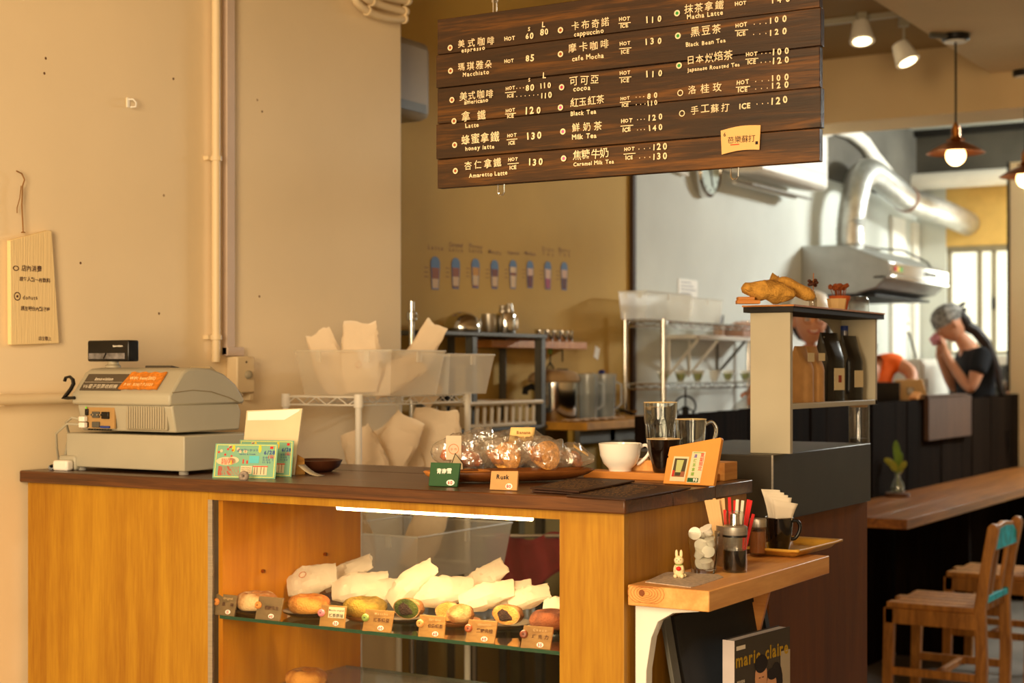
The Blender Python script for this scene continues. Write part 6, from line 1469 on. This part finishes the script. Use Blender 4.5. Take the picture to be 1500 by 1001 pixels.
# ================================================================ BAR SIDE: vase, chairs
p = Pz(1315, 727, .75)
T = thing('wood_slice', 'dark round wooden coaster under the little vase on the bar', 'coaster', (p.x, p.y, .75)); obj('slice', MB().lathe([(0,0),(.055,0),(.058,.004),(.055,.016),(0,.016)], n=28), colmat((96,60,34)), T, bev=0)
T = thing('bud_vase', 'small clear glass vase with a green sprig on the bar table', 'vase', (p.x, p.y, .766), rz=TH)
obj('vase_body', MB().lathe([(0,0),(.026,0),(.029,.004),(.029,.035),(.014,.065),(.012,.085),(.017,.096),(.0155,.096),(.011,.085),(.0125,.065),(.027,.035),(.025,.006),(0,.005)], n=28), thin('vase_glass', (.92,.94,.9), .10, .06, (.8,.85,.75)), T, ang=.9)
obj('water', MB().lathe([(0,.006),(.026,.006),(.026,.03),(0,.03)], n=20), thin('vase_water', (.8,.82,.75), .04), T)
lf = MB().tube([(0,0,.01),(.002,0,.12),(-.004,0,.20)], .002, 5).tube([(0,0,.08),(-.025,0,.13)], .0018, 5).tube([(0,0,.08),(.02,0,.12)], .0018, 5)
obj('stem', lf, M['leaf'], T)
for i, (x_, z_, w_, h_, a) in enumerate(((-.004,.185,.017,.056,0.1),(.003,.150,.020,.040,-.3),(-.034,.140,.016,.024,.9),(-.018,.122,.017,.026,.5),(.024,.126,.016,.024,-.7),(.012,.108,.016,.024,-.3),(-.046,.148,.013,.018,1.2))):
    obj('leaf', MB().ball((0,0,0), (w_,.004,h_), 10, 8, M=TR((x_,.004*(i%3),z_))@RY(-a)), M['leaf'] if i < 2 else colmat((150,150,50)), T)
def chair(name, label, loc):
    T = thing(name, label, 'chair', loc)
    # seat along x (0..-.38 towards the bar), y 0..0.40 ; back at x=0
    for i in range(5):
        y0 = .006+i*.077
        a = -.375+.016*math.sin(i*2.3)
        obj('seat_slat', B(a+.02,-.005,y0,y0+.064,.435,.455), M['chair'], T, bev=.002)
    obj('apron', B(-.36,-.02,.0,.018,.375,.434), M['chair'], T, bev=.002); obj('apron', B(-.36,-.02,.372,.39,.375,.434), M['chair'], T, bev=.002)
    obj('apron', B(-.36,-.342,.018,.372,.375,.434), M['chair'], T, bev=.002)
    for y in (.0, .355):
        obj('front_leg', MB().prism([(-.375,0),(-.340,0),(-.325,.434),(-.365,.434)], y, y+.035, 'xz'), M['chair'], T, bev=.003)
        pr = [(-.030,0),(.010,0),(.018,.25),(.012,.45),(.035,.62),(.060,.745),(.052,.765),(.034,.768),(.022,.755),(-.005,.60),(-.028,.45),(-.022,.25)]
        obj('back_post', MB().prism(pr, y, y+.040, 'xz'), M['chair'], T, bev=.004)
    obj('top_rail', MB().prism([(.035,.665),(.355,.665),(.355,.725),(.30,.755),(.195,.765),(.09,.755),(.035,.725)], .022, .042, 'yz'), M['chair'], T, bev=.003)
    obj('painted_panel', MB().prism([(.04,.67),(.35,.67),(.35,.715),(.30,.742),(.195,.750),(.09,.742),(.04,.715)], .042, .0445, 'yz'), M['teal'], T, label='turquoise painted face of the back rail')
    obj('painted_panel', MB().prism([(.04,.67),(.35,.67),(.35,.715),(.30,.742),(.195,.750),(.09,.742),(.04,.715)], .0195, .022, 'yz'), M['teal'], T, label='turquoise painted face of the back rail')
    obj('lower_rail', B(-.005,.012,.035,.355,.47,.495), M['teal'], T, bev=.002)
    for y in (.12,.27): obj('back_slat', MB().prism([(-.005,.49),(.007,.49),(.034,.67),(.022,.67)], y-.020, y+.020, 'xz'), M['chair'], T, bev=.002)
    obj('stretcher', B(-.35,-.005,.010,.026,.18,.21), M['chair'], T, bev=.002); obj('stretcher', B(-.35,-.005,.366,.382,.18,.21), M['chair'], T, bev=.002)
    obj('stretcher', B(-.185,-.165,.02,.37,.18,.205), M['chair'], T, bev=.002)
    return T
ch = chair('wooden_chair', 'worn wooden chair with a turquoise painted back rail at the bar', (-1.505, 5.80, 0))
dup(ch, (-1.56, 6.80, 0), None, 'similar wooden chair further along the bar, mostly cut off at right')
# front of the bar: footboard darkness
# ================================================================ PEOPLE
def skin(name, pts, edges, mat, parent, sub=2, label=None, root=0):
    ks = list(pts); ix = {k: i for i, k in enumerate(ks)}
    me = bpy.data.meshes.new(name); me.from_pydata([pts[k][:3] for k in ks], [(ix[a], ix[b]) for a, b in edges], []); me.update(); me.materials.append(mat)
    o = bpy.data.objects.new(name, me); C.objects.link(o); o.parent = parent
    m = o.modifiers.new('skin', 'SKIN'); m.use_smooth_shade = True
    sv = me.skin_vertices[0].data
    for i, k in enumerate(ks):
        r = pts[k][3]; sv[i].radius = r if isinstance(r, tuple) else (r, r); sv[i].use_root = (i == root)
    s_ = o.modifiers.new('sub', 'SUBSURF'); s_.levels = sub; s_.render_levels = sub
    if label: o['label'] = label
    return o
def hand(pts, edges, wrist, tip_dir, side, pre, s=1.0):
    """five finger chains rooted in the palm"""
    w_ = Vector(pts[wrist][:3]); d = Vector(tip_dir).normalized(); sd = Vector(side).normalized()
    pts[pre+'palm'] = (*(w_+d*.05*s), (.020*s,.013*s)); edges.append((wrist, pre+'palm'))
    for i, (ln, off) in enumerate(((.062,-.024),(.072,-.008),(.066,.008),(.052,.023))):
        a = w_+d*.085*s+sd*off*s; b_ = a+d*ln*.5*s; c = b_+(d*.8+sd.cross(d)*.6)*ln*.5*s
        for nm, q, r in (('a',a,.009),('b',b_,.0085),('c',c,.007)): pts[pre+nm+str(i)] = (*q, r*s)
        edges += [(pre+'palm', pre+'a%d'%i), (pre+'a%d'%i, pre+'b%d'%i), (pre+'b%d'%i, pre+'c%d'%i)]
    a = w_+d*.03*s-sd*.03*s; b_ = a+(d*.7-sd*.7)*.03*s; c = b_+d*.028*s
    for nm, q in (('t0',a),('t1',b_),('t2',c)): pts[pre+nm] = (*q, .009*s)
    edges += [(pre+'palm', pre+'t0'), (pre+'t0', pre+'t1'), (pre+'t1', pre+'t2')]
def head(parent, c, yaw, pitch, roll=0, s=1.0, smile=False):
    """head facing local -y, then yawed/pitched; returns matrix for hair and hats"""
    Mh = TR(c)@RZ(yaw)@RX(pitch)@RY(roll)@Matrix.Scale(s,4)
    def fn(i, j):
        pass
    b = MB(); n, m = 24, 18; vs = []; fs = []
    for i in range(m+1):
        ph = PI*i/m
        for j in range(n):
            a = 2*PI*j/n; d = Vector((math.sin(ph)*math.cos(a), math.sin(ph)*math.sin(a), math.cos(ph)))
            x = d.x*.074; y = d.y*.092; z = d.z*.112
            if d.z < 0: x *= 1-.34*(-d.z)**1.3; y = y*(1-.22*(-d.z)) - (.012*(-d.z) if d.y < 0 else -.0)
            if d.y < -.6: y += .006
            fr = max(0,-d.y)
            ex = math.exp(-((abs(x)-.030)**2/.00018+(z-.008)**2/.00012)); y += .008*ex*fr
            ns = math.exp(-(x**2/.00010+(z+.014)**2/.00045)); y -= .020*ns*fr
            ck = math.exp(-((abs(x)-.038)**2/.0004+(z+.025)**2/.0004)); y -= .005*ck*fr
            lp = math.exp(-(x**2/.0006+(z+.050)**2/.00008)); y -= .006*lp*fr
            vs.append((x, y, z))
    for i in range(m):
        for j in range(n):
            a_, b_ = i*n+j, i*n+(j+1)%n; fs.append((a_,a_+n,b_+n,b_))
    b.add(vs, fs, Mh)
    for s_ in (-1,1): b.ball((s_*.076,.008,-.004), (.009,.018,.028), 10, 8, M=Mh)
    return b, Mh
def faceparts(T, Mh, smile=True):
    for s_ in (-1,1):
        obj('eye', MB().ball((s_*.029,-.083,.010), (.013,.006,.006), 12, 8, M=Mh), M['white'], T); obj('iris', MB().ball((s_*.029,-.0885,.010), (.005,.002,.005), 8, 6, M=Mh), M['inkb'], T)
        obj('eyebrow', MB().tube([(s_*.014,-.089,.024),(s_*.030,-.090,.029),(s_*.046,-.080,.024)], .0028, 6, M=Mh), M['hair'], T)
    if smile:
        obj('lips', MB().tube([(-.026,-.082,-.040),(-.012,-.0915,-.050),(.012,-.0915,-.050),(.026,-.082,-.040)], .0045, 8, M=Mh), colmat((176,70,60)), T)
        obj('teeth', MB().tube([(-.020,-.085,-.042),(0,-.094,-.045),(.020,-.085,-.042)], .0036, 6, M=Mh), M['white'], T)
    else: obj('lips', MB().tube([(-.018,-.085,-.048),(0,-.093,-.050),(.018,-.085,-.048)], .004, 8, M=Mh), colmat((176,90,80)), T)
BE = [('pel','ab'),('ab','ch'),('ch','nb'),('nb','hd'),('ch','sl'),('sl','el'),('el','wl'),('ch','sr'),('sr','er'),('er','wr'),('pel','hl'),('hl','kl'),('kl','al'),('al','tl'),('pel','hr'),('hr','kr'),('kr','ar'),('ar','tr')]
def person(label, loc, rz, J, hd, shirt, sleeve, smile=False, trouser=True, hs=1.0):
    """J joints; figure faces local -y"""
    T = thing('person', label, 'person', loc, rz=rz)
    pts = {'pel': (*J['pel'], (.125,.10)), 'ab': (*J['ab'], (.11,.09)), 'ch': (*J['ch'], (.13,.10)), 'nb': (*J['nb'], .048), 'hd': (*J['hd'], .045),
           'sl': (*J['sl'], .050), 'el': (*J['el'], .037), 'wl': (*J['wl'], .025), 'sr': (*J['sr'], .050), 'er': (*J['er'], .037), 'wr': (*J['wr'], .025),
           'hl': (*J['hl'], .085), 'kl': (*J['kl'], .055), 'al': (*J['al'], .036), 'tl': (J['al'][0], J['al'][1]-.14, .03, .030),
           'hr': (*J['hr'], .085), 'kr': (*J['kr'], .055), 'ar': (*J['ar'], .036), 'tr': (J['ar'][0], J['ar'][1]-.14, .03, .030)}
    E = list(BE)
    for s_ in 'lr':
        w_, e_ = Vector(J['w'+s_]), Vector(J['e'+s_]); dr = J.get('hd'+s_, tuple((w_-e_).normalized()))
        hand(pts, E, 'w'+s_, dr, J.get('sd'+s_, (1,0,0)) , 'h'+s_)
    skin('body', pts, E, M['skin'], T)
    hb, Mh = head(T, hd[0], hd[1], hd[2], hd[3] if len(hd) > 3 else 0, hs)
    obj('head', hb, M['skin'], T, ang=2)
    k = 1.22
    sh = {q: (pts[q][0], pts[q][1], pts[q][2], tuple(x*k for x in pts[q][3]) if isinstance(pts[q][3], tuple) else pts[q][3]*k*1.08) for q in ('pel','ab','ch','sl','sr')}
    nb = Vector(J['ch']).lerp(Vector(J['nb']), .55); sh['cn'] = (*nb, .07)
    es = [('pel','ab'),('ab','ch'),('ch','sl'),('ch','sr'),('ch','cn')]
    for s_ in 'lr':
        q = Vector(J['s'+s_]).lerp(Vector(J['e'+s_]), sleeve); sh['m'+s_] = (*q, .058); es.append(('s'+s_, 'm'+s_))
    skin('shirt', sh, es, shirt, T)
    tr_ = {'pel': (J['pel'][0],J['pel'][1],J['pel'][2]-.02,(.14,.115))}; et = []
    for s_ in 'lr':
        for q, r in (('h',.10),('k',.072),('a',.060)): tr_[q+s_] = (J[q+s_][0],J[q+s_][1],J[q+s_][2]+(.02 if q=='a' else 0), r)
        et += [('pel','h'+s_),('h'+s_,'k'+s_),('k'+s_,'a'+s_)]
    skin('trousers', tr_, et, M['trouser'], T)
    for s_ in 'lr': obj('shoe', MB().ball((J['a'+s_][0], J['a'+s_][1]-.06, .04), (.048,.13,.045), 14, 10), M['blackm'], T)
    return T, Mh
LEG = {'pel':(0,0,.93),'hl':(.09,0,.88),'kl':(.10,-.01,.48),'al':(.10,.02,.08),'hr':(-.09,0,.88),'kr':(-.10,-.01,.48),'ar':(-.10,.02,.08)}
# woman in black shirt, side view facing image left, hands at her mouth
pw = Pd(1434, 541, 9.3)
J = dict(LEG); J.update({'ab':(0,-.01,1.10),'ch':(0,-.02,1.33),'nb':(0,-.085,1.49),'hd':(0,-.135,1.56),'sl':(.165,-.03,1.42),'el':(.17,-.10,1.20),'wl':(.075,-.215,1.415),'sr':(-.165,-.03,1.42),'er':(-.17,-.10,1.20),'wr':(-.075,-.215,1.415),
    'hdl':(-.35,-.1,.9),'hdr':(.35,-.1,.9),'sdl':(0,-.6,.8),'sdr':(0,-.6,.8)})
T, Mh = person('person in black t-shirt and grey patterned headscarf, head bowed with hands at the mouth', (pw.x, pw.y, 0), TH-PI/2, J, ((0,-.175,1.60), 0, .62), M['tee'], .55)
faceparts(T, Mh, False)
hm = MB(); n = 22
hm.lathe([(.080,.010),(.083,.035),(.080,.07),(.062,.100),(.034,.118),(0,.124)], (0,.006,.0), 24, M=Mh@RX(-.12)@Matrix.Diagonal((1,1.22,1,1)))
obj('headscarf', hm, M['band'], T, ang=1.2)
obj('hair', MB().ball((0,.075,-.01), (.062,.045,.075), 16, 10, M=Mh, dn=.25), M['hair'], T, ang=1.4)
obj('ponytail', MB().tube([(0,-.09,1.60),(0,-.02,1.56),(0,.04,1.49),(0,.082,1.40),(.01,.108,1.31),(.02,.118,1.22),(.03,.145,1.13)], [.036,.034,.032,.028,.024,.018,.006], 12), M['hair'], T, ang=1.4)
obj('scarf_knot', MB().ball((0,.105,.02), (.03,.03,.02), 10, 8, M=Mh, dn=.5).ball((.0,.125,.05), (.015,.03,.012), 8, 6, M=Mh), M['blackm'], T)
obj('pink_cloth', MB().ball((0,-.255,1.51), (.05,.03,.035), 14, 10, dn=.4), colmat((214,140,150)), T)
# smiling woman behind the shelf unit
pw = Pd(1186, 541, 7.3)
J = dict(LEG); J.update({'ab':(0,0,1.08),'ch':(.0,0,1.28),'nb':(0,-.005,1.40),'hd':(0,-.01,1.46),'sl':(.16,0,1.36),'el':(.20,-.06,1.14),'wl':(.12,-.24,1.12),'sr':(-.15,0,1.355),'er':(-.27,-.06,1.22),'wr':(-.295,-.20,1.235),'hdl':(-.3,-1,0),'hdr':(-.1,-1,-.35)})
T, Mh = person('smiling person in rose striped top and white cap peeking through the shelf unit', (pw.x, pw.y, 0), TH, J, ((0,-.02,1.555), .0, .05), M['rose'], .5, True)
faceparts(T, Mh, True)
obj('white_cap', MB().lathe([(.082,.030),(.088,.05),(.090,.085),(.070,.125),(.035,.142),(0,.146)], (0,.004,0), 24, M=Mh@Matrix.Diagonal((1,1.18,1,1))), M['white'], T, ang=1.3)
obj('hair', MB().ball((0,.045,-.005), (.080,.062,.095), 16, 10, M=Mh, dn=.12).tube([(.070,.01,.03),(.080,.0,-.03),(.082,.01,-.09)], .014, 8, M=Mh), M['hair'], T, ang=1.4)
for s_ in (-1,1): obj('spectacle', MB().torus((0,0,0), .020, .0020, 18, 5, M=Mh@TR((s_*.028,-.096,.010))@RX(PI/2)), M['brass'], T)
T = thing('plastic_bag', 'clear plastic bag held out behind the glasses', 'plastic bag', pw+Vector((-.30*CRX+.22*CRY, -.30*CRY-.22*CRX, -.22)))
T.location.z = 1.03
obj('bag_film', MB().lathe([(0,0),(.06,.0),(.10,.03),(.10,.10),(.07,.15),(.03,.18),(.04,.205)], n=22, wob=lambda a,z: 1+.12*math.sin(5*a+z*30)), M['clearbag'], T, ang=.3)
obj('bag_contents', MB().ball((0,0,.04), (.07,.06,.035), 14, 10, dn=.3), colmat((190,150,110)), T)
# person in orange bending behind the cream screen
pw = Pd(1262, 541, 8.5)
J = dict(LEG); J.update({'ab':(0,-.03,1.09),'ch':(.0,-.06,1.26),'nb':(-.02,-.14,1.34),'hd':(-.03,-.18,1.37),'sl':(.155,-.05,1.385),'el':(.250,-.10,1.315),'wl':(.20,-.28,1.16),'sr':(-.15,-.06,1.26),'er':(-.18,-.14,1.10),'wr':(-.08,-.32,1.12)})
T, Mh = person('person in orange t-shirt bending, only shoulder and bare elbow in view beside the shelf unit', (pw.x, pw.y, 0), TH, J, ((-.05,-.22,1.41), .0, .7), M['orange'], .55)
faceparts(T, Mh, False); obj('hair', MB().ball((0,.02,.02), (.084,.09,.105), 16, 10, M=Mh, dn=.1), M['hair'], T, ang=1.3)
# person partly hidden behind the right pillar
pw = Pd(1500, 541, 9.05)
J = dict(LEG); J.update({'ab':(0,0,1.10),'ch':(.0,0,1.32),'nb':(0,-.01,1.45),'hd':(0,-.02,1.53),'sl':(.17,0,1.41),'el':(.20,.0,1.16),'wl':(.19,-.10,.98),'sr':(-.17,0,1.41),'er':(-.20,0,1.16),'wr':(-.19,-.10,.98)})
# (kept behind the pillar, only an arm shows)
T, Mh = person('person in black clothes almost hidden behind the pillar at the right edge', (-2.215, 10.02, 0), TH, J, ((0,-.03,1.62), .3, .2), M['tee'], .5)
faceparts(T, Mh, False); obj('hair', MB().ball((0,.02,.02), (.084,.09,.11), 16, 10, M=Mh, dn=.1), M['hair'], T, ang=1.3)
# cream leaning screen on the divider
p = Ps(1337, 590, -2.42); d_ = depth(p)/F
T = thing('till_screen', 'cream flat panel with a round grey emblem leaning behind the divider', 'till', (p.x, p.y, 1.10), rz=TH, rx=-.12)
w0 = 26*d_
obj('screen_back', MB().prism([(-w0*.55,0),(w0*1.05,0),(w0*.62,.235-.08),(-w0*.95,.235-.085)], 0, .02, 'xz', M=TR((0,0,.03))), M['kraft'] if False else colmat((206,166,112)), T, bev=.004)
obj('emblem', MB().prism([(-.016,0),(.022,0),(.018,.040),(-.020,.040)], -.004, 0, 'xz', M=TR((-w0*.1,0,.10))), colmat((150,136,116)), T, bev=.003)
e_ = MB(); disc(e_, 0, .022, .013, -.0046, 16, None, TR((-w0*.1,0,.10)), .7); disc(e_, 0, .022, .005, -.0046, 10, None, TR((-w0*.1,0,.10))); obj('emblem_ring', e_, M['white'], T)
obj('stand', MB().box(-.05,.05,.02,.10,-.16,.06), M['blackm'], T)
T = thing('dark_box', 'black box beside the cream panel behind the divider', 'box', (p.x-.10, p.y-.12, 1.10), rz=TH); obj('box_body', B(-.06,.06,-.04,.08,0,.16), M['black'], T, bev=.005); obj('box_lid', B(-.062,.062,-.042,.082,.16,.166), M['blackm'], T)
T = thing('staff_ledge', 'narrow dark ledge behind the charred divider', 'ledge', (-2.47, 7.74, 0)); obj('ledge_top', B(0,.14,0,.42,1.08,1.10), M['blackm'], T, bev=.002); obj('ledge_side', B(.0,.14,.0,.02,0,1.08), M['blackm'], T); obj('ledge_side', B(.0,.14,.40,.42,0,1.08), M['blackm'], T)
